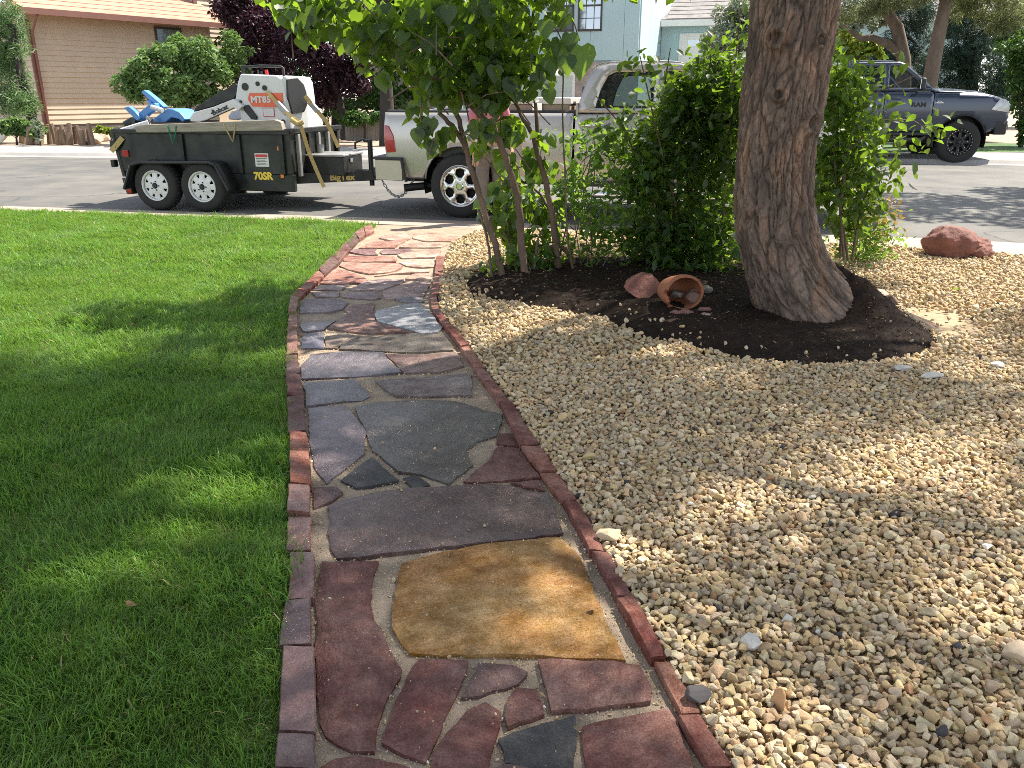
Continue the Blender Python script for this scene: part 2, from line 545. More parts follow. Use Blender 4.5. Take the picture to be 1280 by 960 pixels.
def flag_mat(name, rough, rv, dust, bump, spec=.3, coat=0):
    """cleft sandstone: the stone's own colour, mineral mottling, bedding streaks, fine grain, sand left lying on it"""
    m = bpy.data.materials.new(name); m.use_nodes = True
    t = m.node_tree; b = t.nodes['Principled BSDF']
    tc = _n(t, 'ShaderNodeTexCoord'); oi = _n(t, 'ShaderNodeObjectInfo')
    off = _n(t, 'ShaderNodeVectorMath', operation='ADD')
    sc_ = _n(t, 'ShaderNodeVectorMath', operation='SCALE'); sc_.inputs['Scale'].default_value = 40.0
    t.links.new(oi.outputs['Random'], sc_.inputs[0])
    t.links.new(tc.outputs['Object'], off.inputs[0]); t.links.new(sc_.outputs[0], off.inputs[1])
    rt = _n(t, 'ShaderNodeVectorRotate', rotation_type='Z_AXIS')
    ma = _n(t, 'ShaderNodeMath', operation='MULTIPLY'); ma.inputs[1].default_value = 6.0
    t.links.new(oi.outputs['Random'], ma.inputs[0]); t.links.new(ma.outputs[0], rt.inputs['Angle']); t.links.new(off.outputs[0], rt.inputs['Vector'])
    mp = _n(t, 'ShaderNodeMapping'); mp.inputs['Scale'].default_value = (1, 3.0, 1); t.links.new(rt.outputs[0], mp.inputs[0])
    def nz(sc, det, src, ro=.6):
        n = _n(t, 'ShaderNodeTexNoise'); n.inputs['Scale'].default_value = sc; n.inputs['Detail'].default_value = det; n.inputs['Roughness'].default_value = ro
        t.links.new(src, n.inputs['Vector']); return n.outputs['Fac']
    def rng_(f, a, b_, c, d):
        r = _n(t, 'ShaderNodeMapRange'); r.inputs[1].default_value = a; r.inputs[2].default_value = b_; r.inputs[3].default_value = c; r.inputs[4].default_value = d
        t.links.new(f, r.inputs[0]); return r.outputs[0]
    big, mid, streak, grain = nz(3.2, 5, off.outputs[0]), nz(15, 8, off.outputs[0], .7), nz(8, 9, mp.outputs[0], .65), nz(150, 4, off.outputs[0], .7)
    col = oi.outputs['Color']
    def hsv(c, f, h0, h1, s0, s1, v0, v1):
        a, b_ = _n(t, 'ShaderNodeHueSaturation'), _n(t, 'ShaderNodeHueSaturation')
        for q, h, s, v in ((a, h0, s0, v0), (b_, h1, s1, v1)):
            q.inputs['Hue'].default_value = h; q.inputs['Saturation'].default_value = s; q.inputs['Value'].default_value = v; t.links.new(c, q.inputs['Color'])
        x = _n(t, 'ShaderNodeMix', data_type='RGBA'); t.links.new(f, x.inputs[0]); t.links.new(a.outputs[0], x.inputs[6]); t.links.new(b_.outputs[0], x.inputs[7])
        return x.outputs[2]
    col = hsv(col, rng_(big, .35, .65, 0, 1), .495, .516, 1.15, .9, .66, 1.32)
    col = hsv(col, rng_(streak, .35, .65, 0, 1), .498, .506, 1.1, .95, .84, 1.18)
    col = hsv(col, rng_(mid, .36, .64, 0, 1), .5, .5, 1.08, .9, .72, 1.30)
    col = hsv(col, rng_(grain, .35, .65, 0, 1), .5, .5, 1, 1, .68, 1.34)
    d1 = rng_(nz(60, 6, off.outputs[0], .8), .64, .70, 0, 1); d2 = rng_(nz(2.6, 3, off.outputs[0]), .46, .66, 0, dust)
    mm = _n(t, 'ShaderNodeMath', operation='MULTIPLY'); t.links.new(d1, mm.inputs[0]); t.links.new(d2, mm.inputs[1])
    dx = _n(t, 'ShaderNodeMix', data_type='RGBA'); dx.inputs[7].default_value = (.42, .34, .26, 1)
    t.links.new(mm.outputs[0], dx.inputs[0]); t.links.new(col, dx.inputs[6])
    t.links.new(dx.outputs[2], b.inputs['Base Color'])
    t.links.new(rng_(nz(5, 6, off.outputs[0]), .38, .62, rough - rv, rough + rv), b.inputs['Roughness'])
    b.inputs['Specular IOR Level'].default_value = spec; b.inputs['Coat Weight'].default_value = coat; b.inputs['Coat Roughness'].default_value = .25
    h1 = _n(t, 'ShaderNodeMath', operation='MULTIPLY_ADD'); h1.inputs[1].default_value = 1.5; t.links.new(streak, h1.inputs[0]); t.links.new(mid, h1.inputs[2])
    sn = _n(t, 'ShaderNodeMath', operation='SNAP'); sn.inputs[1].default_value = .085      # bedding layers broken back in steps
    t.links.new(nz(6.5, 7, mp.outputs[0], .62), sn.inputs[0])
    h3 = _n(t, 'ShaderNodeMath', operation='MULTIPLY_ADD'); h3.inputs[1].default_value = 3.0; t.links.new(sn.outputs[0], h3.inputs[0]); t.links.new(h1.outputs[0], h3.inputs[2]); h1 = h3
    h2 = _n(t, 'ShaderNodeMath', operation='MULTIPLY_ADD'); h2.inputs[1].default_value = .35; t.links.new(grain, h2.inputs[0]); t.links.new(h1.outputs[0], h2.inputs[2])
    bp = _n(t, 'ShaderNodeBump'); bp.inputs['Strength'].default_value = bump; bp.inputs['Distance'].default_value = .016
    t.links.new(h2.outputs[0], bp.inputs['Height']); t.links.new(bp.outputs[0], b.inputs['Normal'])
    return m
M_flag = flag_mat('flagstone_dry', .50, .18, .9, .75)
M_flagwet = flag_mat('flagstone_damp', .29, .13, .25, .85, .5, .30)
M_edgewet = flag_mat('damp_red_sandstone', .30, .15, .2, .9, .5, .4)
M_edge = flag_mat('red_sandstone', .6, .2, .5, .8)
M_rock = mat('red_rock', (0.175, 0.07, 0.052), 0.8, 0.35, 7, bump=0.7, bscale=28)
M_pot = mat('terracotta', (0.27, 0.10, 0.045), 0.75, 0.18, 9, bump=0.15, bscale=60)

def sheet(name, poly, z, m, label=None, parent=None):
    mb = MB(); mb.add([(a, b, z) for a, b in poly], [tuple(range(len(poly)))])
    o = mb.build(name, m, parent)
    return struct(o, label)

sheet('ground', [(-500, -300), (500, -300), (500, 700), (-500, 700)], -0.25, M_terrain)

def line(pts, xs):
    return np.interp(xs, [p[0] for p in pts], [p[1] for p in pts])

BACK = [(-60, 23.5), (-7.03, 11.35), (-2.4, 10.33), (-0.4, 9.75), (3.9, 8.44), (4.99, 7.95), (60, -4.8)]
NEAR = [(-60, 24.1), (-7.38, 11.95), (-4.86, 11.43), (-0.41, 10.44), (4.18, 9.31), (5.54, 8.83), (60, -3.8)]
FAR = [(-60, 27), (-13.23, 21.84), (-11.02, 21.55), (8.61, 19.73), (11.58, 19.04), (60, 13.5)]
PAVE = [(-60, 29.5), (-15.67, 25.3), (0, 23.6), (13.48, 22.0), (60, 16.5)]
xs = np.unique(np.concatenate([np.linspace(-60, 60, 61), np.linspace(-14, 14, 57)]))
yB, yN, yF, yP = [line(l, xs) for l in (BACK, NEAR, FAR, PAVE)]

def strip(name, rows, m, label=None):
    mb = MB()
    mb.grid([[(x, y, z) for x, y, z in zip(xs, ys, zz if np.ndim(zz) else np.full(len(xs), zz))] for ys, zz in rows])
    return struct(mb.build(name, m, smooth=30), label)

crown = lambda t: -0.024 + 0.06 * math.sin(math.pi * t)
strip('street', [(yN * (1 - t) + yF * t, crown(t)) for t in np.linspace(-0.02, 1.02, 9)], M_asphalt, 'worn grey asphalt street crossing the picture')
strip('kerb', [(yB - 0.01, -0.2), (yB, 0.0), (yB * .7 + yN * .3, 0.004), (yB * .4 + yN * .6, -0.008), (yN + 0.02, -0.019), (yN + 0.03, -0.2)], M_conc,
      'pinkish concrete kerb and gutter along the near edge of the street')
strip('far_kerb', [(yF - 0.02, -0.2), (yF - 0.02, -0.018), (yF + 0.35, -0.01), (yF + 0.45, 0.06), (yP - 0.02, 0.075), (yP, -0.2)], M_conc2,
      'pale concrete kerb and pavement along the far edge of the street')
strip('far_yard', [(yP, 0.062), (yP + 1.0, 0.07), (yP + 12, 0.12), (yP + 60, 0.2)], M_pinkdirt, 'pink grit yard beyond the far pavement')
# own side of the street: bare soil under everything
strip('yard_soil', [(np.full(len(xs), -25.0), -0.03), (yB * 0.3, -0.03), (yB - 0.012, -0.03)], M_soil)

# ------------------------------------------------------------------ flagstone path
def T(ox, oy, s, pts):
    return [(ox + a / s, oy + b / s) for a, b in pts]

EL_out = [(338, 1010), (343, 960), (345, 913), (351, 804), (357, 745), (361, 640), (363, 587), (360, 537), (359, 492), (356.5, 444), (358, 412), (361, 390), (364, 370), (376, 357), (416.6, 318), (443, 290), (454, 282.5), (465, 280.5)]
EL_in = [(394, 1010), (394, 960), (392.5, 913), (391, 804), (390, 745), (390, 640), (388, 587), (382, 537), (380, 492), (371.5, 444), (370.5, 412), (371, 390), (374, 372), (384, 362), (424, 326), (449, 297.5), (457, 293), (468, 287.5)]
ER_in = [(930, 1030), (890, 960), (849, 890), (815, 823), (736.7, 688), (711.7, 640), (703, 625), (650, 556), (625, 501.6), (592.5, 459), (572, 430), (554, 407), (540, 385), (537, 366), (543, 341), (546, 320)]
ER_out = [(962, 1030), (921.7, 960), (875, 888), (834, 822), (756, 686.7), (731.7, 640), (721, 623), (674, 556), (639, 500), (605, 457.8), (582, 428), (563, 405), (549, 385), (546, 368), (552.5, 344), (556, 319)]
EDGE_H = 0.042

def to_ground(px, z=0.0):
    return [tuple(P(a, b, z)[:2]) for a, b in px]

gl_out, gl_in = to_ground(EL_out, EDGE_H), to_ground(EL_in, EDGE_H)
gr_in, gr_out = to_ground(ER_in, EDGE_H * 0.8), to_ground(ER_out, EDGE_H * 0.8)
# carry both edgings on towards the camera's feet
def carry(a, b, d):
    v = Vector(a) - Vector(b); v.normalize(); return tuple(Vector(a) + v * d)
gl_out.insert(0, (gl_out[0][0] - 0.03, 0.3)); gl_in.insert(0, (gl_in[0][0] - 0.02, 0.3))
gr_in.insert(0, (gr_in[0][0] + 0.12, 0.3)); gr_out.insert(0, (gr_out[0][0] + 0.12, 0.3))

path_poly = [(a + 0.03, b) for a, b in gl_out] + to_ground([(470, 281), (600, 284), (610, 288), (585, 296), (566, 306)]) + [(a - 0.02, b) for a, b in reversed(gr_out)]
pv, pt = plate(path_poly, step=0.09, jitter=0.02)
mb = MB()
mb.add([(a, b, 0.0 + 0.006 * noise.noise(Vector((a * 5, b * 5, 3))) + 0.004 * noise.noise(Vector((a * 17, b * 17, 1)))) for a, b in pv], pt)
path = struct(mb.build('path', M_sand, smooth=40), 'flagstone path with pale sand joints leading to the street')

def rough_poly(poly, amp, seg, seed):
    r = random.Random(seed); out = []
    n = len(poly)
    for i in range(n):
        a, b = Vector(poly[i]), Vector(poly[(i + 1) % n])
        L = (b - a).length; k = max(1, int(L / seg))
        nrm = Vector((-(b - a).y, (b - a).x)).normalized()
        for j in range(k):
            t = j / k
            p = a.lerp(b, t)
            am = amp * (1.0 if j else 0.35)
            out.append(tuple(p + nrm * (r.uniform(-1, 1) * am)))
    return out

def ccw(poly):
    s = sum(poly[i][0] * poly[(i + 1) % len(poly)][1] - poly[(i + 1) % len(poly)][0] * poly[i][1] for i in range(len(poly)))
    return poly if s > 0 else poly[::-1]

def clean(poly, tol):
    out = []
    for p in poly:
        if not out or math.hypot(p[0] - out[-1][0], p[1] - out[-1][1]) > tol: out.append(p)
    return out

def flagstone(poly, top, color, wet=False, seed=0, label=None, cleft=0.004):
    near = min(p[1] for p in poly)
    poly = ccw(poly)
    seg = 0.035 if near < 3.5 else 0.07
    rp = rough_poly(poly, 0.0045 if near < 3.5 else 0.008, seg, seed)
    cx = sum(p[0] for p in rp) / len(rp); cy = sum(p[1] for p in rp) / len(rp)
    step = 0.035 if near < 2.6 else (0.06 if near < 4.5 else 0.12)
    v, tris = plate(rp, step=step, jitter=step * 0.25)
    n = len(rp)
    mb = MB()
    vs = []
    for i, (x, y) in enumerate(v):
        e = edge_dist((x, y), rp) if i >= n else 0
        q = Vector((x * 4.0 + seed, y * 4.0, seed * 1.7))
        q2 = Vector((x * 16 + seed, y * 16, 5.1))
        # cleft slate: shallow terraces that break along the bedding
        h = noise.noise(q) * 1.2 + 0.4 * noise.noise(q2)
        terr = math.floor(h * 3) / 3 * 0.75 + h * 0.25
        z = top + cleft * terr + 0.0016 * noise.noise(q2 * 2.5)
        z -= 0.005 * max(0, 1 - e / 0.014)
        vs.append((x - cx, y - cy, z))
    mb.add(vs, tris)
    # worn side faces down into the sand
    low = [((x - cx) * 1.004, (y - cy) * 1.004, -0.015) for x, y in rp]
    k = len(mb.v); mb.v.extend(low)
    for i in range(n):
        j = (i + 1) % n
        mb.f.append((i, k + i, k + j, j)); mb.m.append(0)
    o = mb.build('flagstone', M_flagwet if wet else M_flag, path, smooth=38, loc=(cx, cy, 0))
    o.color = (*color, 1)
    if label: o['label'] = label
    return o

RED, PUR, PUR2, DARK, GOLD, GREY, BRN, PINK = (.30, .14, .108), (.125, .043, .037), (.135, .078, .075), (.04, .037, .036), (.25, .105, .022), (.17, .15, .16), (.19, .135, .105), (.38, .24, .19)
A, B_, C_, D_, E_, F_ = (330, 640, 3), (600, 640, 3), (330, 400, 3.2), (340, 260, 3.2), (340, 340, 4.923), (420, 260, 6.4)
stones = [
 # (tile, outline, colour, damp, label)
 (A, [(215,182),(430,178),(410,235),(398,330),(412,400),(440,440),(470,510),(515,585),(508,615),(455,700),(425,800),(412,893),(330,890),(270,868),(228,838),(210,790),(198,690),(195,560),(200,400),(192,330),(205,240)], PUR, 0, 'long purple flagstone beside the left edging'),
 (A, [(515,190),(600,165),(720,140),(810,117),(960,103),(1060,92),(1110,92),(1185,165),(1210,225),(1260,350),(1330,500),(1355,550),(1200,542),(1060,535),(810,533),(620,530),(548,525),(510,480),(478,430),(490,300)], GOLD, 0, 'large mustard gold flagstone'),
 (C_, [(255,740),(300,720),(420,692),(600,670),(800,657),(975,657),(1060,682),(1135,692),(1160,740),(1195,852),(1000,877),(700,907),(420,945),(290,950),(265,905),(255,850),(268,800)], (.088,.044,.038), 1, 'long dark damp flagstone with a rough cleft top'),
 (C_, [(198,668),(290,665),(315,688),(270,720),(200,748)], PUR2, 0, None),
 (C_, [(305,640),(370,590),(430,548),(540,640),(430,662),(370,668)], (.05,.046,.045), 0, 'dark triangular flagstone'),
 (C_, [(555,630),(600,618),(665,655),(598,672)], DARK, 0, None),
 (C_, [(365,340),(450,326),(600,320),(750,318),(800,327),(870,357),(955,377),(950,410),(930,460),(850,485),(808,515),(815,540),(838,575),(740,655),(640,618),(535,605),(465,540),(432,520),(410,440),(385,400)], (.068,.052,.043), 1, 'big charcoal flagstone with a scalloped right side'),
 (C_, [(935,507),(1018,517),(1105,630),(950,640),(797,645),(850,600),(900,560)], PUR, 0, None),
 (C_, [(940,452),(1003,452),(1022,503),(930,490)], PUR, 0, None),
 (C_, [(985,650),(1100,640),(1122,680)], PUR, 0, None),
 (C_, [(178,347),(328,337),(370,390),(408,440),(400,530),(250,650),(205,590),(180,480)], (.12,.085,.095), 1, 'lilac grey flagstone with a glossy rippled top'),
 (C_, [(158,247),(360,237),(425,300),(395,318),(240,333),(167,343)], (.10,.08,.09), 1, None),
 (C_, [(447,242),(828,213),(832,300),(530,304),(470,265)], (.175,.13,.12), 0, None),
 (A, [(580,548),(765,553),(740,640),(690,740),(605,935),(520,905),(440,862),(470,770),(500,690),(540,610)], PUR, 0, None),
 (A, [(738,693),(770,625),(805,562),(935,573),(990,598),(955,640),(810,685)], (.09,.042,.04), 0, None),
 (A, [(635,900),(680,830),(760,740),(830,705),(890,742),(868,850),(840,965),(820,1010),(640,1010),(625,950)], PUR, 0, None),
 (B_, [(102,705),(135,657),(208,667),(243,757),(103,806),(96,770)], PUR, 0, None),
 (B_, [(218,553),(500,560),(598,577),(643,660),(640,708),(400,738),(267,748)], (.145,.055,.047), 0, None),
 (B_, [(70,850),(130,820),(358,757),(360,870),(348,960),(240,965),(95,935)], (.04,.037,.036), 0, 'charcoal flagstone low in the path'),
 (B_, [(382,802),(480,777),(708,737),(750,820),(800,960),(840,1040),(410,1040),(400,960),(386,880)], (.16,.06,.05), 0, None),
 (A, [(195,960),(255,922),(340,907),(500,937),(570,965),(600,1030),(205,1040)], PUR, 0, None),
 (B_, [(30,970),(90,940),(230,970),(350,975),(385,1050),(40,1050)], PUR2, 0, None),
 # middle reach
 (E_, [(175,655),(182,570),(240,502),(420,487),(688,493),(720,540),(798,615),(480,645)], (.115,.09,.10), 1, 'pale blue grey flagstone'),
 (E_, [(697,500),(900,505),(1128,492),(1178,573),(1040,613),(812,618),(770,570)], (.19,.12,.105), 0, None),
 (E_, [(412,473),(440,432),(560,402),(780,387),(870,378),(1058,387),(1118,478),(900,492)], (.135,.105,.085), 0, None),
 (E_, [(178,463),(187,395),(215,374),(310,367),(322,388),(318,430),(318,468)], (.12,.105,.13), 1, None),
 (E_, [(328,395),(450,377),(538,395),(440,427),(402,468),(326,466)], BRN, 0, None),
 (E_, [(645,240),(790,200),(900,192),(970,240),(1048,345),(1020,370),(930,378),(880,363),(760,333),(652,300),(630,265)], (.24,.24,.255), 1, 'damp flagstone with its wet sheen put into the pale colour'),  # sky glare on the wet top is put into the pale base colour
 (E_, [(440,225),(500,197),(632,188),(622,235),(640,308),(868,368),(640,373),(460,363),(352,343),(362,330),(400,300),(470,250)], (.19,.10,.085), 0, None),
 (E_, [(192,363),(172,330),(190,307),(300,302),(396,292),(340,328),(320,350),(215,363)], (.16,.13,.14), 1, None),
 (E_, [(172,205),(200,167),(400,160),(466,185),(440,222),(360,243),(172,248)], (.17,.13,.14), 0, None),
 (E_, [(762,165),(800,152),(930,152),(938,178),(880,188),(800,178)], GREY, 0, None),
 (E_, [(247,108),(300,83),(458,82),(430,108)], (.2,.14,.13), 0, None),
 (E_, [(242,122),(420,120),(410,148),(270,149)], (.2,.14,.13), 0, None),
 # far reach, in the sun
 (F_, [(180,316),(300,260),(430,262),(555,264),(500,290),(470,316)], RED, 0, None),
 (F_, [(340,238),(420,202),(560,197),(600,243),(560,258),(440,256)], PINK, 0, None),
 (F_, [(505,314),(562,272),(700,274),(850,282),(895,290),(840,314)], PINK, 0, None),
 (F_, [(615,240),(620,202),(800,197),(1000,217),(1025,248),(960,264),(700,259)], (.42,.25,.19), 0, None),
 (F_, [(102,350),(150,327),(328,324),(310,345),(333,370),(240,372)], (.2,.10,.10), 0, None),
 (F_, [(347,350),(387,327),(590,324),(636,343),(480,366),(372,366)], (.22,.13,.125), 0, None),
 (F_, [(62,400),(97,380),(458,382),(488,405),(478,426),(64,423)], RED, 0, 'narrow brick red flagstone across the far path'),
 (F_, [(490,370),(650,337),(838,325),(828,370),(790,393),(532,399)], PINK, 0, None),
 (F_, [(22,460),(77,438),(490,438),(536,462),(490,498),(420,512),(270,525),(100,488)], RED, 0, None),
 (F_, [(504,432),(537,410),(788,408),(788,468),(700,475),(562,460)], PINK, 0, None),
 (F_, [(305,543),(430,520),(560,492),(756,488),(742,512),(500,522)], PINK, 0, None),
 (F_, [(-130,600),(-40,500),(2,478),(150,518),(257,570),(223,598),(-40,604)], RED, 0, None),
 (F_, [(104,648),(220,592),(330,568),(542,568),(528,598),(360,650),(132,658)], (.25,.17,.16), 0, None),
 (F_, [(563,545),(640,523),(768,523),(768,567),(563,567)], PINK, 0, None),
 (F_, [(374,688),(374,657),(550,602),(756,578),(748,620),(698,703),(490,722),(392,730)], (.27,.17,.155), 0, None),
 (F_, [(44,708),(82,672),(150,670),(328,667),(360,713),(290,727),(62,713)], (.2,.135,.13), 0, None),
]
for i, (t, pts, c, wet, lab) in enumerate(stones):
    g = clean(to_ground(T(*t, pts), 0.014), 0.012)
    flagstone(g, 0.016 + 0.005 * ((i * 7) % 5) / 5, c, bool(wet), i * 3.7 + 1, lab, 0.007 if wet else 0.005)
for i, (pts, c) in enumerate([([(-.5, .5), (-.1, .45), (-.12, .98), (-.46, 1.22), (-.52, .9)], PUR), ([(-.04, .46), (.5, .5), (.55, 1.05), (.2, 1.12), (-.06, 1.0)], DARK), ([(-.42, 1.25), (-.1, 1.05), (.02, 1.2), (-.05, 1.28)], RED)]):
    flagstone(pts, 0.018, c, False, 400 + i)

# edging stones, each laid end to end
def along(poly_o, poly_i, t):
    k = min(int(t), len(poly_o) - 2); u = t - k
    return Vector(poly_o[k]).lerp(Vector(poly_o[k + 1]), u), Vector(poly_i[k]).lerp(Vector(poly_i[k + 1]), u)

def edging(name, label, go, gi, joints, h, lean, shades, par_name='edging_stone'):
    root = empty(name, (0, 0, 0), label, 'edging')
    for i in range(len(joints) - 1):
        a, b = joints[i], joints[i + 1]
        r = random.Random(i * 13 + len(joints))
        n = max(3, int((b - a) * 5)) if b - a > 0.8 else 6
        rows = []
        hh = h + r.uniform(-0.009, 0.008)
        tint = shades[i % len(shades)]
        O0, I0 = along(go, gi, (a + b) / 2)
        cx, cy = (O0 + I0) / 2
        ns = 14
        dr = r.uniform(-0.012, 0.012); dl = r.uniform(-0.007, 0.007)
        for j in range(ns + 1):
            gap = .006 / max(.02, (along(go, gi, b)[0] - along(go, gi, a)[0]).length)
            t = a + (b - a) * (gap + (1 - 2 * gap) * j / ns)
            o_, i_ = along(go, gi, t)
            wv = (i_ - o_); 
            row = []
            endd = 0.004 if j in (0, ns) else 0.0
            for u, z in ((0.02, -0.04), (0.01, hh * 0.6), (0.0, hh - 0.004), (0.035, hh), (0.37, hh), (0.63, hh), (0.955, hh), (1.0, hh - 0.005), (0.99, hh * 0.6), (0.98, -0.04)):
                q = o_ + wv * u
                p3 = Vector((q.x * 9, q.y * 9, i * 3.1))
                d = noise.noise(p3) * 0.004 + noise.noise(p3 * 3.1) * 0.003 + noise.noise(p3 * 8) * 0.0015
                zz = z + (d + dr * (u - .5) - endd if z > 0.01 else 0)
                q = q + wv.normalized() * (noise.noise(p3 + Vector((7, 1, 2))) * 0.005 + dl)
                row.append((q.x - cx, q.y - cy, zz))
            rows.append(row)
        mb = MB(); mb.grid(rows)
        m = len(rows[0]); k = (len(rows) - 1) * m
        mb.f.append(tuple(range(m))); mb.m.append(0); mb.f.append(tuple(k + q for q in range(m))[::-1]); mb.m.append(0)
        o = mb.build('edging_stone', M_edgewet if (go is gl_out and 2 <= i <= 7) else M_edge, root, smooth=26, loc=(cx, cy, 0))
        o.color = (*tint, 1)
    return root

def idx_of(px, y):
    """station along the edging for a pixel row"""
    ys = [q[1] for q in px]
    for k in range(len(ys) - 1):
        if (ys[k] - y) * (ys[k + 1] - y) <= 0 and ys[k] != ys[k + 1]:
            return 1 + k + (ys[k] - y) / (ys[k] - ys[k + 1])
    return len(px)
jl = [0.0, 1.0] + [idx_of(EL_out, y) for y in (960, 913, 804, 745, 690, 641, 606, 565, 537, 492, 466, 442, 412, 389, 369)] + [13.9, 14.5, 15.0, 15.55, 16.0, 17.0, 18.0]
jl = sorted(set(jl))
edging('stone_edging', 'low edging of red sandstone blocks between the lawn and the path', gl_out, gl_in, jl, EDGE_H, 0,
       [(.21, .065, .045), (.19, .06, .045), (.12, .055, .05), (.15, .06, .055), (.12, .055, .055), (.20, .08, .07), (.24, .10, .08), (.22, .09, .07)])
jr = [0.0, 1.0] + [idx_of(ER_out, y) for y in (958, 888, 822, 752, 687, 623, 590, 556, 500, 458, 432, 405, 385, 367, 344)] + [len(gr_out) - 1.001]
jr = sorted(set(jr))
edging('stone_edging', 'low edging of thin red sandstone blocks between the path and the gravel', gr_out, gr_in, jr, EDGE_H * 0.85, 0,
       [(.195, .063, .047), (.165, .055, .045), (.185, .067, .052), (.21, .07, .05)])

# ------------------------------------------------------------------ lawn
lawn_poly = [(a + 0.012, b) for a, b in gl_out] + [(-1.72, 9.98), (-2.4, 10.30), (-7.03, 11.33), (-16, 13.38), (-16, 0.3)]
v_, t_ = plate(lawn_poly, step=0.5)
struct(MB().add([(a, b, -0.006 + 0.012 * noise.noise(Vector((a * .8, b * .8, 0)))) for a, b in v_], t_).build('lawn', M_lawnsoil, smooth=60), 'green lawn left of the path')

M_grass = mat('grass_blade', (0.12, 0.235, 0.038), 0.5, 0.25, 3, inst=0.42, transl=0.42, tcol=(0.24, 0.45, 0.04), spec=0.4)
M_grass2 = mat('grass_blade_light', (0.15, 0.25, 0.045), 0.5, 0.25, 3, inst=0.4, transl=0.42, tcol=(0.32, 0.46, 0.08), spec=0.4)
M_straw = mat('dry_blade', (0.32, 0.25, 0.12), 0.7, 0.25, 3, inst=0.3, transl=0.2)

def tuft(m, seed, nb=17, lean=0.95, lo=0.032, hi=0.078, spread=0.035):
    r = random.Random(seed); mb = MB()
    for b in range(nb):
        a = r.gauss(0, 1.0); bx, by = r.uniform(-spread, spread), r.uniform(-spread, spread)
        L = r.uniform(lo, hi); wd = r.uniform(0.0010, 0.0019); ln = abs(r.gauss(lean, 0.35))
        d = Vector((math.cos(a), math.sin(a), 0)); s = Vector((-d.y, d.x, 0))
        p = Vector((bx, by, 0)); ang = 0.15 * ln; rows = []
        for k in range(4):
            ww = wd * (1, 0.95, 0.7, 0.08)[k]
            rows.append([tuple(p - s * ww), tuple(p + s * ww)])
            p = p + (d * math.sin(ang) + Vector((0, 0, 1)) * math.cos(ang)) * (L / 3); ang += ln * 0.62
        mb.grid(rows)
    me = bpy.data.meshes.new('grass_tuft'); me.from_pydata(mb.v, [], mb.f); me.materials.append(m)
    return bpy.data.objects.new('grass_tuft', me)
tufts = [tuft(M_grass, s) for s in range(7)] + [tuft(M_grass2, 20 + s, lean=0.6) for s in range(3)] + [tuft(M_straw, 40, nb=5, lean=1.3)]

def lawn_points(s, x0, x1, y0, y1):
    nx, ny = int((x1 - x0) / s), int((y1 - y0) / s)
    X, Y = np.meshgrid(np.arange(nx), np.arange(ny))
    X = x0 + (X + rng.uniform(0, 1, X.shape)) * s; Y = y0 + (Y + rng.uniform(0, 1, Y.shape)) * s
    X, Y = X.ravel(), Y.ravel()
    k = in_poly_np(X, Y, lawn_poly)
    return np.stack([X[k], Y[k]], 1)
lp = np.concatenate([lawn_points(0.0215, -3.2, 0, 0.3, 4.2), lawn_points(0.033, -6.0, 0, 4.2, 7.2), lawn_points(0.043, -9, 0, 7.2, 12.2), lawn_points(0.06, -6, -3.2, 1.0, 4.2), lawn_points(0.07, -12, -6, 4.2, 7.2), lawn_points(0.07, -12, -9, 7.2, 13)])
nl = len(lp)
swirl = np.array([noise.noise(Vector((p[0] * 1.3, p[1] * 1.3, 4))) * 3.4 + noise.noise(Vector((p[0] * 4.1, p[1] * 4.1, 9))) * 1.6 for p in lp])
tall = np.array([1 + 0.5 * noise.noise(Vector((p[0] * 2.1, p[1] * 2.1, 12))) + 0.2 * noise.noise(Vector((p[0] * 6, p[1] * 6, 2))) for p in lp])
rot = np.stack([rng.normal(0, 0.22, nl), rng.normal(0, 0.22, nl), swirl - 1.2 + rng.normal(0, 0.6, nl)], 1)
sc = (rng.uniform(0.7, 1.15, nl) * tall * np.where(lp[:, 1] > 7.2, 1.1, 1.0))
wide = np.where(lp[:, 1] > 7.2, 1.6, np.where(lp[:, 1] > 4.2, 1.3, 1.0))
scl = np.stack([sc * wide, sc * wide, sc], 1)
lightness = np.array([noise.noise(Vector((p[0] * 1.7, p[1] * 1.7, 31))) for p in lp])
ix = np.where(rng.uniform(0, 1, nl) < 0.25 + 0.3 * lightness, rng.integers(7, 10, nl), rng.integers(0, 7, nl))
ix = np.where(rng.uniform(0, 1, nl) < 0.04, 10, ix)
grass = instancer('grass', tufts, np.stack([lp[:, 0], lp[:, 1], np.full(nl, -0.008)], 1), rot, scl, ix)
struct(grass, 'short green grass with flattened swirls, part sunlit and part shaded', 'stuff')

# ------------------------------------------------------------------ gravel bed and mulch bed
mulch_px = [(592, 343), (582, 352), (580, 363), (590, 371), (612, 375), (640, 380), (688, 391), (750, 397), (800, 422), (860, 438), (926, 452), (991, 461), (1063, 459), (1122, 453), (1160, 443), (1172, 425), (1150, 398), (1120, 380), (1085, 362), (1060, 345), (1010, 333), (900, 328), (800, 324), (700, 322), (640, 328)]
mulch_poly = to_ground(mulch_px)
gravel_poly = [(a + 0.005, b) for a, b in gr_out] + to_ground([(566, 306), (585, 296), (610, 288)]) + [(0.2, 9.52), (3.9, 8.40), (4.99, 7.90), (9.5, 6.8), (9.5, 0.3)]
v_, t_ = plate(gravel_poly, step=0.6)
struct(MB().add([(a, b, -0.008) for a, b in v_], t_).build('gravel_bed', M_gravelbase, smooth=60), 'fine dirt under the gravel')

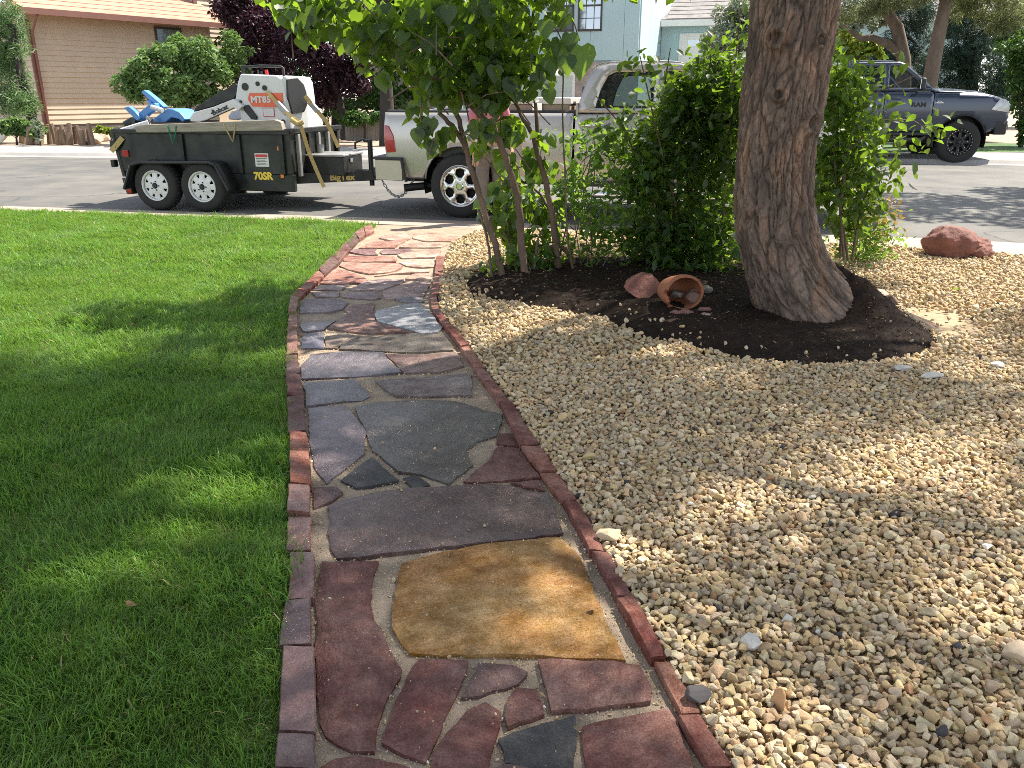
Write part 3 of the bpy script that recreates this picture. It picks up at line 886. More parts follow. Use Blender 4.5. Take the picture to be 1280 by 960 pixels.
def mulch_h(x, y):
    e = edge_dist((x, y), mulch_poly)
    if not inside((x, y), mulch_poly): return -0.02
    h = 0.075 * min(1, e / 0.45) ** 0.7
    d = math.hypot((x - 2.05) / 1.0, (y - 5.75))
    h *= 1 - .45 * math.exp(-(d / 0.50) ** 2)
    ax, ay, bx, by = 2.28, 5.72, 2.92, 5.06            # the big root under its cover of mulch
    t = max(0, min(1, ((x - ax) * (bx - ax) + (y - ay) * (by - ay)) / ((bx - ax) ** 2 + (by - ay) ** 2)))
    d2 = math.hypot(x - ax - t * (bx - ax), y - ay - t * (by - ay))
    h += (.32 - .31 * t) * math.exp(-(d2 / (.20 + .08 * t)) ** 2) * min(1, e / .40)
    return h + 0.014 * noise.noise(Vector((x * 6, y * 6, 1))) + 0.008 * noise.noise(Vector((x * 17, y * 17, 1)))
v_, t_ = plate(rough_poly(ccw(mulch_poly), 0.03, 0.12, 5), step=0.045, jitter=0.012)
struct(MB().add([(a, b, mulch_h(a, b) if edge_dist((a, b), mulch_poly) > 0.03 else -0.005) for a, b in v_], t_).build('mulch_bed', M_mulch, smooth=60), 'bed of dark brown mulch round the tree and shrubs')

def hull_stone(seed, rad, npts=17, bev=.10, name='pebble'):
    """broken stone: the hull of a few random points with its arrises knocked off"""
    r = random.Random(seed); bm = bmesh.new()
    for k in range(npts):
        d = Vector((r.gauss(0, 1), r.gauss(0, 1), r.gauss(0, 1))).normalized() * r.uniform(.86, 1.12)
        bm.verts.new((d.x * rad[0], d.y * rad[1], d.z * rad[2]))
    q = bmesh.ops.convex_hull(bm, input=bm.verts)
    bmesh.ops.delete(bm, geom=[v for v in bm.verts if not v.link_faces], context='VERTS')
    bmesh.ops.dissolve_limit(bm, angle_limit=R(14), verts=bm.verts, edges=bm.edges)
    bmesh.ops.bevel(bm, geom=list(bm.edges), offset=bev * min(rad), segments=1, affect='EDGES', clamp_overlap=True)
    me = bpy.data.meshes.new(name); bm.to_mesh(me); bm.free()
    return me
def pebble(m, seed, flat):
    r = random.Random(seed)
    me = hull_stone(seed, (r.uniform(.95, 1.4), r.uniform(.8, 1.05), flat * 1.08), r.choice((13, 15, 18)), r.uniform(.10, .26))
    me.materials.append(m)
    if seed % 3 == 0: me.polygons.foreach_set('use_smooth', [True] * len(me.polygons)); me.set_sharp_from_angle(angle=R(30))
    return bpy.data.objects.new('pebble', me)
def PM(n, c, v=0.2, i=0.2): return mat(n, c, 0.85, v, 1.2, bump=0.35, bscale=5, inst=i, spec=0.35)
M_tan, M_cream, M_greyp = PM('pebble_tan', (0.49, 0.355, 0.19)), PM('pebble_cream', (0.54, 0.44, 0.285), 0.12), PM('pebble_grey', (0.40, 0.32, 0.21))
M_rust, M_blackp, M_white = PM('pebble_rust', (0.38, 0.235, 0.11)), PM('pebble_dark', (0.06, 0.055, 0.055)), PM('pebble_white', (0.66, 0.62, 0.55), 0.08, 0.15)
kinds = [M_tan] * 5 + [M_cream] * 4 + [M_greyp] * 4 + [M_rust] * 2 + [M_blackp] + [M_white]
pebbles = [pebble(m, 60 + i, 0.55 + 0.25 * ((i * 5) % 4) / 3) for i, m in enumerate(kinds)]
wts = np.array([.095] * 5 + [.075] * 4 + [.045] * 4 + [.008] * 2 + [.006] + [.003]); wts /= wts.sum()

def gpts(s, x0, x1, y0, y1):
    nx, ny = int((x1 - x0) / s) + 1, int((y1 - y0) / s) + 1
    X, Y = np.meshgrid(np.arange(nx), np.arange(ny))
    X = x0 + (X + 0.5 * (Y % 2) + rng.uniform(-.36, .36, X.shape)) * s; Y = y0 + (Y + rng.uniform(-.36, .36, Y.shape)) * s
    X, Y = X.ravel(), Y.ravel()
    k = in_poly_np(X, Y, gravel_poly)
    X, Y = X[k], Y[k]
    fz = np.array([0.05 * noise.noise(Vector((a * 5, b * 5, 8))) for a, b in zip(X, Y)])
    k = ~in_poly_np(X + fz * 1.6, Y + fz, mulch_poly)
    return X[k], Y[k]
gx, gy, gz = [], [], []
for (s, a, zb) in ((0.026, (-0.8, 9.5, 0.3, 4.6), 0.006), (0.027, (-0.8, 5.6, 0.3, 4.6), 0.017), (0.031, (-0.8, 4.6, 0.3, 4.6), 0.022), (0.034, (-1.0, 9.5, 4.6, 9.6), 0.006), (0.038, (-1.0, 6.8, 4.6, 9.6), 0.02)):
    X, Y = gpts(s, *a); gx.append(X); gy.append(Y); gz.append(np.full(len(X), zb) + rng.uniform(-.006, .009, len(X)))
gx, gy, gz = np.concatenate(gx), np.concatenate(gy), np.concatenate(gz)
# the thin patch of bare dirt right of the tree foot
dirt = P(1165, 408)
keep = rng.uniform(0, 1, len(gx)) > 0.93 * np.exp(-(((gx - dirt.x - 0.05) / 0.42) ** 2 + ((gy - dirt.y - 0.12) / 0.6) ** 2) ** 2)
gx, gy, gz = gx[keep], gy[keep], gz[keep]
ng = len(gx)
sz = 0.0136 * np.exp(rng.normal(0, 0.21, ng)) * np.where(gy > 4.6, 1.2, 1.0)
sz = np.where(rng.uniform(0, 1, ng) < 0.006, sz * 1.45, sz)
und = np.array([0.012 * noise.noise(Vector((a * 2.2, b * 2.2, 3))) for a, b in zip(gx, gy)])
gpos = np.stack([gx, gy, gz + und + sz * 0.4], 1)
grot = np.stack([rng.normal(0, 0.45, ng), rng.normal(0, 0.45, ng), rng.uniform(0, 6.28, ng)], 1)
gravel = instancer('gravel', pebbles, gpos, grot, np.stack([sz] * 3, 1), rng.choice(len(pebbles), ng, p=wts))
struct(gravel, 'tan and grey crushed gravel filling the bed right of the path', 'stuff')

def chip(m, seed):
    r = random.Random(seed); mb = MB()
    L = r.uniform(0.7, 1.3)
    mb.tube([(-L / 2, 0, 0), (-.1, r.uniform(-.08, .08), .05), (L / 2, r.uniform(-.1, .1), 0)], [0.05, r.uniform(.1, .2), 0.04], 5)
    me = bpy.data.meshes.new('mulch_chip'); me.from_pydata(mb.v, [], mb.f); me.materials.append(m)
    return bpy.data.objects.new('mulch_chip', me)
M_chip = mat('mulch_chip_dark', (0.03, 0.019, 0.013), 0.95, 0.3, 3, inst=0.6, spec=0.2)
M_chip2 = mat('mulch_chip_brown', (0.075, 0.047, 0.03), 0.95, 0.3, 3, inst=0.5, spec=0.2)
M_chip3 = mat('mulch_chip_straw', (0.26, 0.19, 0.11), 0.95, 0.3, 3, inst=0.5)
chips = [chip(M_chip, s) for s in range(4)] + [chip(M_chip2, 9 + s) for s in range(2)] + [chip(M_chip3, 30)]
xs_, ys_ = [p[0] for p in mulch_poly], [p[1] for p in mulch_poly]
X = rng.uniform(min(xs_) - .05, max(xs_) + .05, 26000); Y = rng.uniform(min(ys_) - .05, max(ys_) + .05, 26000)
k = in_poly_np(X, Y, mulch_poly); X, Y = X[k], Y[k]; nm = len(X)
Zm = np.array([mulch_h(a, b) for a, b in zip(X, Y)]) + rng.uniform(-.003, .006, nm)
cs = rng.uniform(0.008, 0.03, nm)
mulch = instancer('mulch', chips, np.stack([X, Y, Zm], 1), np.stack([rng.normal(0, .5, nm), rng.normal(0, .5, nm), rng.uniform(0, 6.28, nm)], 1), np.stack([cs, cs * rng.uniform(.4, 1, nm), cs * .6], 1),
                  rng.choice(7, nm, p=[.19, .19, .19, .19, .10, .10, .04]))
struct(mulch, 'dark shredded mulch', 'stuff')

# sand grains and small grit on the joints and swept over the stones
def grit_pts(n, y0, y1, z, dz):
    X = rng.uniform(-2.0, .8, n); Y = y0 + (y1 - y0) * rng.uniform(0, 1, n) ** 1.6
    k = in_poly_np(X, Y, path_poly); X, Y = X[k], Y[k]
    return np.stack([X, Y, rng.uniform(z, z + dz, len(X))], 1)
gp_ = np.concatenate([grit_pts(90000, .5, 5.5, 0.001, .004), grit_pts(2600, .5, 4.5, .0215, .002)])
gs_ = np.exp(rng.normal(-6.15, .5, len(gp_)))
grit = instancer('grit', [pebbles[0], pebbles[5], pebbles[9], pebbles[-1]], gp_, rng.uniform(0, 6, (len(gp_), 3)), np.stack([gs_] * 3, 1), rng.choice(4, len(gp_), p=[.35, .35, .25, .05]))
struct(grit, 'pale sand grains and grit in the joints and on the flagstones', 'stuff')

# stray pebbles kicked onto the mulch, and dry leaf litter
def near_edge(n, lim):
    out = []
    while len(out) < n:
        x, y = rng.uniform(min(xs_), max(xs_)), rng.uniform(min(ys_), max(ys_))
        if inside((x, y), mulch_poly) and edge_dist((x, y), mulch_poly) < lim * rng.uniform(0, 1) ** 1.5: out.append((x, y, max(0, mulch_h(x, y)) + .008))
    return np.array(out)
q_ = near_edge(170, .32); s_ = np.exp(rng.normal(-4.45, .3, len(q_)))
struct(instancer('stray_gravel', pebbles, q_, rng.uniform(0, 6, (len(q_), 3)), np.stack([s_] * 3, 1), rng.choice(len(pebbles), len(q_), p=wts)), 'stray tan pebbles lying on the edge of the mulch', 'stuff')
M_litter = mat('dry_litter', (.24, .15, .07), .8, .3, 20, inst=.5)
lv_ = [(0, 0, 0), (.5, .22, .12), (1, 0, .05), (.5, -.22, .10), (.5, 0, -.02)]
lm_ = bpy.data.meshes.new('litter'); lm_.from_pydata(lv_, [], [(0, 4, 1), (1, 4, 2), (2, 4, 3), (3, 4, 0)]); lm_.materials.append(M_litter)
nl_ = 420
lx = np.concatenate([rng.uniform(-.2, 4.5, 220), rng.uniform(-.1, 3.0, 90), rng.uniform(-2.2, .5, 110)]); ly = np.concatenate([rng.uniform(1.2, 7.5, 220), rng.uniform(4.8, 7.2, 90), rng.uniform(1.3, 6.5, 110)])
lz = np.array([max(.0, mulch_h(a, b)) + .012 if inside((a, b), mulch_poly) else (.040 if in_poly_np(np.array([a]), np.array([b]), gravel_poly)[0] else .024) for a, b in zip(lx, ly)])
ok_ = ~in_poly_np(lx, ly, lawn_poly)
ls_ = rng.uniform(.008, .028, nl_)
struct(instancer('leaf_litter', [bpy.data.objects.new('litter', lm_)], np.stack([lx, ly, lz], 1)[ok_], np.stack([rng.normal(0, .4, nl_), rng.normal(0, .4, nl_), rng.uniform(0, 6.28, nl_)], 1)[ok_], np.stack([ls_] * 3, 1)[ok_], np.zeros(ok_.sum(), int)), 'small dry leaves and bits scattered over gravel, mulch and path', 'stuff')
# ------------------------------------------------------------------ vehicles
def surveyor(W, deg):
    c, s = math.cos(R(deg)), math.sin(R(deg))
    def L(x, y, depth=0.0):
        """pixel -> (along, up) on the vehicle's lengthwise vertical plane at this depth behind its near side"""
        d = ray(x, y)
        wx, wy = W[0] - s * depth, W[1] + c * depth
        t = (-s * wx + c * wy) / (-s * d.x + c * d.y)
        return ((t * d.x - W[0]) * c + (t * d.y - W[1]) * s, EYE + t * d.z - W[2])
    return L

M_silver = mat('silver_paint', (0.42, 0.40, 0.37), 0.3, 0.03, 2, metal=0.45, coat=0.9)
M_charcoal = mat('charcoal_paint', (0.028, 0.040, 0.066), 0.28, 0.04, 2, metal=0.4, coat=0.8)
M_blackpl = mat('black_plastic', (0.018, 0.018, 0.019), 0.55, 0.15, 9)
M_blackmet = mat('black_painted_steel', (0.012, 0.013, 0.013), 0.38, 0.35, 4, bump=0.12, bscale=14, rvar=0.14, spec=0.4)
M_dusty = mat('dusty_black_steel', (0.020, 0.021, 0.019), 0.42, 0.5, 3, bump=0.1, bscale=12, rvar=0.15, spec=0.4)
M_tyre = mat('tyre_rubber', (0.022, 0.021, 0.020), 0.85, 0.25, 9, bump=0.2, bscale=60)
M_chrome = mat('chrome', (0.72, 0.72, 0.72), 0.14, 0.02, 3, metal=1.0)
M_chromed = mat('dull_chrome', (0.42, 0.37, 0.31), 0.42, 0.08, 3, metal=0.7)
M_alloy = mat('polished_alloy', (0.62, 0.61, 0.58), 0.24, 0.06, 6, metal=0.9)
M_whiterim = mat('white_painted_steel', (0.68, 0.68, 0.66), 0.45, 0.08, 8)
M_red = mat('red_lens', (0.34, 0.012, 0.015), 0.12, 0.25, 9, coat=0.6)
M_amber = mat('amber_lens', (0.65, 0.20, 0.03), 0.2, 0.1, 9, coat=0.5)
M_lens = mat('clear_lens', (0.30, 0.30, 0.30), 0.1, 0.3, 14, metal=0.5, coat=0.8)
M_seat = mat('seat_cloth', (0.07, 0.07, 0.075), 0.9, 0.2, 6)
M_glass = glass_mat('tinted_glass', (0.02, 0.025, 0.025), 0.62)
M_yellow = mat('yellow_print', (0.70, 0.52, 0.05), 0.5, 0.1, 6)
M_tanprint = mat('gold_print', (0.58, 0.42, 0.12), 0.5, 0.1, 6)
M_whitep = mat('white_paint', (0.60, 0.60, 0.58), 0.4, 0.06, 3, coat=0.3, rvar=0.1)
M_orange = mat('orange_panel', (0.70, 0.10, 0.025), 0.4, 0.06, 4, coat=0.3)
M_redp = mat('red_print', (0.5, 0.03, 0.03), 0.5, 0.1, 6)
M_strap = mat('strap_webbing', (0.46, 0.34, 0.14), 0.85, 0.2, 30, bump=0.3, bscale=120)
M_alu = mat('grey_metal', (0.30, 0.30, 0.29), 0.5, 0.25, 4, metal=0.5, bump=0.1, bscale=12)
M_blue = mat('blue_paint', (0.06, 0.22, 0.50), 0.4, 0.18, 5, coat=0.3)
M_plank = mat('weathered_ramp', (0.30, 0.26, 0.205), 0.7, 0.25, 4, stretch=(1, 6, 6), bump=0.3, bscale=20)
M_darkhole = mat('unlit_hole', (0.01, 0.01, 0.01), 0.9, 0.1, 4)

def sub(poly, seg=0.06):
    return rough_poly(poly, 0.0, seg, 0)

def side_plate(name, outline, holes, ymap, m, parent, step=0.09, solid=0.012, smooth=35):
    v, t = plate(sub(outline), [sub(h, 0.04) for h in holes], step=step)
    mb = MB(); mb.add([(a, ymap(b), b) for a, b in v], t)
    return mb.build(name, m, parent, smooth=smooth, solid=solid)

def arc(cx, cz, r, a0, a1, n):
    return [(cx + r * math.cos(R(a0 + (a1 - a0) * i / n)), cz + r * math.sin(R(a0 + (a1 - a0) * i / n))) for i in range(n + 1)]

def wheel(root, cx, cz, y_out, r, wd, rim_r, kind, sgn=1):
    """sgn 1: outer face looks towards -y"""
    t = MB()
    s = sgn
    prof = [(rim_r, 0.03), (rim_r + 0.012, 0.006), (r * 0.86, 0.0), (r * 0.955, 0.018), (r * 0.99, 0.045), (r, 0.06), (r, wd - 0.06), (r * 0.97, wd - 0.02), (r * 0.85, wd), (rim_r, wd - 0.03)]
    t.lathe([(a, b * s) for a, b in prof], (cx, y_out, cz), 48)
    for k in range(44):
        a = 2 * math.pi * k / 44
        c = (cx + (r + .002) * math.cos(a), y_out + s * (0.06 + (0.05 if k % 2 else wd - .17)), cz + (r + .002) * math.sin(a))
        t.box(c, (0.018, 0.075, 0.026), (0, -a, 0))
    w_ = t.build('wheel', M_tyre, root, smooth=40)
    n_holes = {'truck': 6, 'trailer': 8, 'offroad': 8}[kind]
    holes = []
    rh0, rh1 = {'truck': (0.42, 0.83), 'trailer': (0.60, 0.84), 'offroad': (0.42, 0.80)}[kind]
    for k in range(n_holes):
        a = 2 * math.pi * (k + 0.5) / n_holes
        da = math.pi / n_holes * {'truck': 0.76, 'trailer': 0.42, 'offroad': 0.62}[kind]
        if kind == 'trailer':
            h = [(rh0, a - da * .4), (rh0, a + da * .4), (rh1, a + da), (rh1, a - da)]
        elif kind == 'truck':
            h = [(rh0, a - da * .55), (rh0, a + da * .55), ((rh0 + rh1) / 2, a + da), (rh1, a + da * .62), (rh1 + .03, a), (rh1, a - da * .62), ((rh0 + rh1) / 2, a - da)]
        else:
            h = [(rh0, a - da * .5), (rh0, a + da * .5), (rh1, a + da), (rh1, a - da)]
        holes.append([(q * rim_r * math.cos(b), q * rim_r * math.sin(b)) for q, b in h])
    out = [(rim_r * 0.97 * math.cos(2 * math.pi * k / 40), rim_r * 0.97 * math.sin(2 * math.pi * k / 40)) for k in range(40)]
    v, tr = plate(out, holes, step=rim_r * 0.16)
    def dish(x, z):
        q = math.hypot(x, z) / rim_r
        return {'truck': 0.028 + 0.035 * (q - .2) ** 2 * (1 if q > .2 else 0), 'trailer': 0.03 + 0.05 * max(0, q - .35) * (1.5 if q < .75 else 1) - .01, 'offroad': 0.05 - 0.01 * q}[kind]
    mb = MB(); mb.add([(cx + x, y_out + s * dish(x, z), cz + z) for x, z in v], tr)
    rm = {'truck': M_alloy, 'trailer': M_whiterim, 'offroad': M_blackmet}[kind]
    rim = mb.build('rim', rm, w_, smooth=30, solid=0.022)
    lp_ = MB(); lp_.lathe([(a, b * s) for a, b in [(rim_r * 0.93, 0.03), (rim_r * 0.95, 0.008), (rim_r * 1.0, 0.0), (rim_r * 1.03, 0.006), (rim_r * 1.02, 0.03)]], (cx, y_out, cz), 44)
    lp_.build('rim_lip', rm, w_, smooth=40)
    back = MB(); back.lathe([(a, b * s) for a, b in [(0.001, 0.10), (rim_r * 0.9, 0.10), (rim_r * 0.95, 0.03)]], (cx, y_out, cz), 32)
    back.build('dark_wheel_back', M_darkhole, w_, smooth=40)  # near-black disc stands in for the shade behind the rim holes
    hub = MB()
    hr = rim_r * {'truck': .2, 'trailer': .2, 'offroad': .16}[kind]
    hub.lathe([(a, b * s) for a, b in [(0.001, -0.012), (hr * .7, -0.012), (hr, 0.004), (hr * 1.05, 0.04)]], (cx, y_out, cz), 20)
    for k in range({'truck': 8, 'trailer': 5, 'offroad': 8}[kind]):
        a = 2 * math.pi * k / {'truck': 8, 'trailer': 5, 'offroad': 8}[kind]
        hub.lathe([(a_, b * s) for a_, b in [(0.001, -0.004), (.009, -0.004), (.011, 0.03)]], (cx + hr * 1.5 * math.cos(a), y_out, cz + hr * 1.5 * math.sin(a)), 6)
    hub.build('hub', {'truck': M_chrome, 'trailer': M_blackpl, 'offroad': M_blackpl}[kind], w_, smooth=30)
    if kind == 'offroad':
        bl = MB(); bl.lathe([(a_, b * s) for a_, b in [(0.001, -0.012), (.008, -0.012), (.010, 0.01)]], (0, 0, 0), 6)
        b0 = bl.build('rim_bolt', M_chrome, w_)
        for k in range(32):
            a = 2 * math.pi * k / 24 if k < 24 else 2 * math.pi * (k + .1) / 8
            o = b0 if k == 0 else b0.copy()
            if k: COL.objects.link(o)
            q = rim_r * (.93 if k < 24 else .62)
            o.location = (cx + q * math.cos(a), y_out + s * (0 if k < 24 else .03), cz + q * math.sin(a))
    return w_

def pickup(name, loc, deg, label, paint, kind, lift=0.0, wr=0.40, scale=1.0, chrome=True, front_only=False, xf=4.04, bolts=False, badge=None):
    root = empty(name, loc, label, 'pickup truck', R(deg), scale=scale)
    def Z(z): return z + lift
    def inset(z):
        z -= lift
        return 0.02 + 0.045 * min(1.2, abs((z - .9) / .42)) ** 2.4 + .022 * max(0, (z - 1.19) / .11) ** 1.6 if z < 1.3 else 0.084 + 0.14 * (max(0, z - 1.3) / .58) ** 1.25
    WID = 2.0
    axz = wr                          # wheel centre height
    ar = wr + 0.075
    def arch_pts(cx, z0):
        a = math.degrees(math.asin(max(-1, min(1, (z0 - axz - .02) / ar))))
        return arc(cx, axz + .02, ar, 180 - a, a, 22)
    zb = Z(.49)
    bed = [(-.965, zb)] + arch_pts(0, zb) + [(1.445, zb), (1.45, Z(1.30)), (-.985, Z(1.30)), (-1.0, Z(1.0))]
    dr = [(1.475, Z(.50)), (2.43, Z(.50)), (2.43, Z(1.295)), (1.475, Z(1.295))]
    df = [(2.445, Z(.50)), (3.40, Z(.50)), (3.40, Z(1.295)), (2.445, Z(1.295))]
    nose_x = xf + .86
    fen = [(3.415, Z(.50))] + arch_pts(xf, zb) + [(nose_x - .05, Z(.62)), (nose_x, Z(.80)), (nose_x - .02, Z(1.04)), (nose_x - .12, Z(1.15)), (nose_x - .5, Z(1.235)), (3.9, Z(1.275)), (3.415, Z(1.295))]
    up = [(1.475, Z(1.31)), (3.42, Z(1.31)), (3.10, Z(1.60)), (2.80, Z(1.83)), (2.68, Z(1.865)), (1.86, Z(1.865)), (1.70, Z(1.83)), (1.60, Z(1.72))]
    w1 = [(1.705, Z(1.36)), (2.40, Z(1.36)), (2.40, Z(1.775)), (1.93, Z(1.77)), (1.84, Z(1.73)), (1.76, Z(1.57))]
    w2 = [(2.50, Z(1.36)), (3.22, Z(1.36)), (2.97, Z(1.58)), (2.76, Z(1.75)), (2.68, Z(1.78)), (2.50, Z(1.78))]
    for s in (0, 1):
        ym = (lambda z: inset(z)) if s == 0 else (lambda z: WID - inset(z))
        if not front_only:
            side_plate('bed_side', bed, [], ym, paint, root, step=.05)
        d1 = side_plate('door', dr, [], ym, paint, root); d2 = side_plate('door', df, [], ym, paint, root)
        side_plate('fender', fen, [], ym, paint, root)
        cs = side_plate('cab_side', up, [w1, w2], ym, paint, root, solid=0.03)
        for wq, dd in ((w1, d1), (w2, d2)):
            v, t = plate(sub(wq, .1), step=.15)
            MB().add([(a, ym(b) + (.012 if s == 0 else -.012), b) for a, b in v], t).build('window', M_glass, dd)
            cx, cz = sum(p[0] for p in wq) / len(wq), sum(p[1] for p in wq) / len(wq)
            MB().tube([(a, ym(b) + (.002 if s == 0 else -.002), b) for a, b in sub(wq + [wq[0]], .1)], .011, 6, False).build('window_seal', M_blackpl, dd, smooth=60)
        for q, dd in ((2.28, d1), (3.25 - .95 + .02 + .95, d2)):
            h = MB(); hx = 1.56 if dd is d1 else 2.53
            yy = ym(Z(1.16)) - (.03 if s == 0 else -.03)
            h.tube([(hx, yy + (.03 if s == 0 else -.03), Z(1.16)), (hx + .03, yy, Z(1.165)), (hx + .2, yy, Z(1.165)), (hx + .23, yy + (.03 if s == 0 else -.03), Z(1.16))], .016, 8)
            h.build('handle', paint if not chrome else M_chrome, dd, smooth=60)
        # rubber arch lips, inner arches
        for cx in ((0, xf) if not front_only else (xf,)):
            pts = arch_pts(cx, zb)
            MB().tube([(a, ym(b), b) for a, b in pts], 0.014, 6).build('arch_lip', paint if chrome else M_blackpl, root, smooth=60)
            liner = MB(); rows = []
            y0, y1 = (0.035, 0.42) if s == 0 else (WID - .035, WID - .42)
            for a, b in arc(cx, axz + .02, ar + .012, 195, -15, 20): rows.append([(a, y0, b), (a, y1, b)])
            liner.grid(rows); liner.span((cx - ar, y1, axz - .1), (cx + ar, y1 + (.02 if s == 0 else -.02), axz + ar))
            liner.build('wheel_arch', M_blackpl, root, smooth=50)
            wheel(root, cx, axz, 0.012 if s == 0 else WID - .012, wr, 0.27, {'truck': .255, 'offroad': .26}[kind] * (wr / .40 if kind == 'truck' else 1.0), kind, 1 if s == 0 else -1)
        # sill trim and running board
        y = .03 if s == 0 else WID - .03
        st = MB(); st.span((1.5, y, Z(.50)), (3.40, y + (.25 if s == 0 else -.25), Z(.44)))
        st.build('sill', M_blackpl, root, bevel=.01)
        rb = MB(); yb = -.06 if s == 0 else WID + .06
        rb.tube([(1.45, y + .1 * (1 if s == 0 else -1), Z(.42)), (1.55, yb, Z(.36)), (3.25, yb, Z(.36)), (3.38, y + .1 * (1 if s == 0 else -1), Z(.42))], .045, 10)
        rb.build('running_board', M_chrome if chrome else M_blackpl, root, smooth=50)
        # mirror
        mr = MB(); my = -.16 if s == 0 else WID + .16
        mr.box((3.06, my, Z(1.44)), (.10, .22, .24)); mirror = mr.build('mirror', M_blackpl if not chrome else paint, root, bevel=.04, segs=3)
        MB().tube([(3.09, .08 if s == 0 else WID - .08, Z(1.36)), (3.08, my, Z(1.40))], .025, 8).build('mirror_arm', M_blackpl, mirror)
        MB().box((3.005, my, Z(1.44)), (.006, .18, .19)).build('mirror_glass', M_chrome, mirror)
        # headlight and tail light
        hl = [(nose_x - .36, Z(.95)), (nose_x - .02, Z(.90)), (nose_x - .005, Z(1.05)), (nose_x - .11, Z(1.145)), (nose_x - .22, Z(1.16))]
        v, t = plate(sub(hl, .06), step=.06)
        yo = -.012 if s == 0 else .012
        MB().add([(a, ym(b) + yo, b) for a, b in v], t).build('headlight', M_lens, root, solid=.02)
        if not front_only:
            tl = [(-.985, Z(1.15)), (-.93, Z(1.14)), (-.87, Z(1.02)), (-.845, Z(.82)), (-.97, Z(.81)), (-.995, Z(1.0))]
            v, t = plate(sub(tl, .05), step=.05)
            MB().add([(a, ym(b) + yo * .8, b) for a, b in v], t).build('tail_light', M_red, root, solid=.02, bevel=.006)
            MB().tube([(-.97, y + (.10 if s == 0 else -.1), Z(1.305)), (1.44, y + (.10 if s == 0 else -.1), Z(1.305))], .03, 8).build('bed_rail', M_blackpl, root, smooth=60)
    # cab roof, screens
    rows = []
    for k in range(11):
        u = k / 10
        x0, x1 = 1.70, 2.80
        row = []
        for j in range(13):
            q = j / 12; ins = inset(Z(1.865)); yy = ins + (WID - 2 * ins) * q
            xx = 1.64 + (2.80 - 1.64) * u
            edge = 4 * q * (1 - q); ends = 1 - abs(2 * u - 1) ** 4
            row.append((xx, yy, Z(1.835) + .055 * ends ** .6 + .03 * edge * ends))
        rows.append(row)
    rows = [[(3.45 - .0, p[1], p[2]) for p in rows[-1]]] + rows if False else rows
    MB().grid(rows).build('roof', paint, root, smooth=60, solid=.01)
    iw, iu = inset(Z(1.31)), inset(Z(1.85))
    def screen(nm, xa, za, xb, zb2, m, k=0.03):
        rows = [[(xa + (xb - xa) * u + (.10 if xa > 3 else -.06) * 4 * q * (1 - q) * (1 - u), (iw + (iu - iw) * u + k) + (WID - 2 * (iw + (iu - iw) * u + k)) * q, za + (zb2 - za) * u) for q in [j / 10 for j in range(11)]] for u in (0, .33, .66, 1)]
        return MB().grid(rows).build(nm, m, root, smooth=60)
    screen('windscreen', 3.42, Z(1.30), 2.79, Z(1.84), M_glass)
    screen('rear_window', 1.545, Z(1.42), 1.68, Z(1.78), M_glass, .25)
    bk = MB()
    def bp(u, y): 
        return (1.48 + (1.68 - 1.48) * u, y, Z(.75 if u == 0 else 1.30 + (1.85 - 1.30) * u))
    bk.span((1.475, .07, Z(.55)), (1.50, WID - .07, Z(1.42)))
    bk.add([(1.52, .1, Z(1.42)), (1.69, .2, Z(1.84)), (1.69, .45, Z(1.84)), (1.52, .35, Z(1.42))], [(0, 1, 2, 3)])
    bk.add([(1.52, WID - .1, Z(1.42)), (1.69, WID - .2, Z(1.84)), (1.69, WID - .45, Z(1.84)), (1.52, WID - .35, Z(1.42))], [(0, 1, 2, 3)])
    bk.build('cab_back', paint, root)
    # hood with a raised middle
    rows = []
    for k in range(13):
        u = k / 12
        x = 3.40 + (nose_x - .06 - 3.40) * u
        ze = np.interp(x, [3.4, 3.9, nose_x - .5, nose_x - .12, nose_x], [1.295, 1.278, 1.238, 1.155, 1.08]) + lift
        row = []
        for j in range(17):
            q = j / 16; e = .062 + .05 * max(0, u - .8) * 5 * .6
            yy = e + (WID - 2 * e) * q
            c = 4 * q * (1 - q)
            hump = .05 * c ** .5 + (.035 if .24 < q < .76 else 0) * (1 - u * .4)
            row.append((x + .10 * c * u ** 3, yy, ze + hump * (1 - .55 * u ** 6)))
        rows.append(row)
    MB().grid(rows).build('hood', paint, root, smooth=50, solid=.012)
    g = MB(); g.span((nose_x - .10, .30, Z(.72)), (nose_x + .02, WID - .30, Z(1.13))); gr = g.build('grille', M_chrome if chrome else paint, root, bevel=.03)
    gh = MB()
    for yy in (.36, 1.03): gh.span((nose_x + .015, yy, Z(.77)), (nose_x + .028, yy + .61, Z(.91))); gh.span((nose_x + .015, yy, Z(.95)), (nose_x + .028, yy + .61, Z(1.09)))
    gh.build('grille_mesh', M_blackpl, gr)
    bf = MB()
    bf.slab([(nose_x - .22, .01), (nose_x + .02, .03), (nose_x + .12, .3), (nose_x + .16, .7), (nose_x + .16, 1.3), (nose_x + .12, 1.7), (nose_x + .02, 1.97), (nose_x - .22, 1.99)], Z(.46), Z(.74))
    fb = bf.build('front_bumper', M_chrome if chrome else M_blackmet, root, bevel=.03, segs=3)
    for yy in (.22, 1.66): MB().span((nose_x + .06, yy, Z(.55)), (nose_x + .125, yy + .14, Z(.66))).build('fog_light', M_lens, fb)
    # chassis, floor and seats
    ch = MB(); ch.span((-.85, .36, Z(.42)), (nose_x - .15, WID - .36, Z(.60))); ch.span((1.5, .08, Z(.50)), (3.42, WID - .08, Z(.62)))
    ch.span((3.44, .36, Z(.6)), (nose_x - .12, WID - .36, Z(1.12))); ch.span((3.36, .1, Z(.62)), (3.42, WID - .1, Z(1.28)))
    for cx in (0, xf): ch.tube([(cx, .2, axz), (cx, WID - .2, axz)], .06, 8)
    ch.build('chassis', M_blackpl, root)
    se = MB()
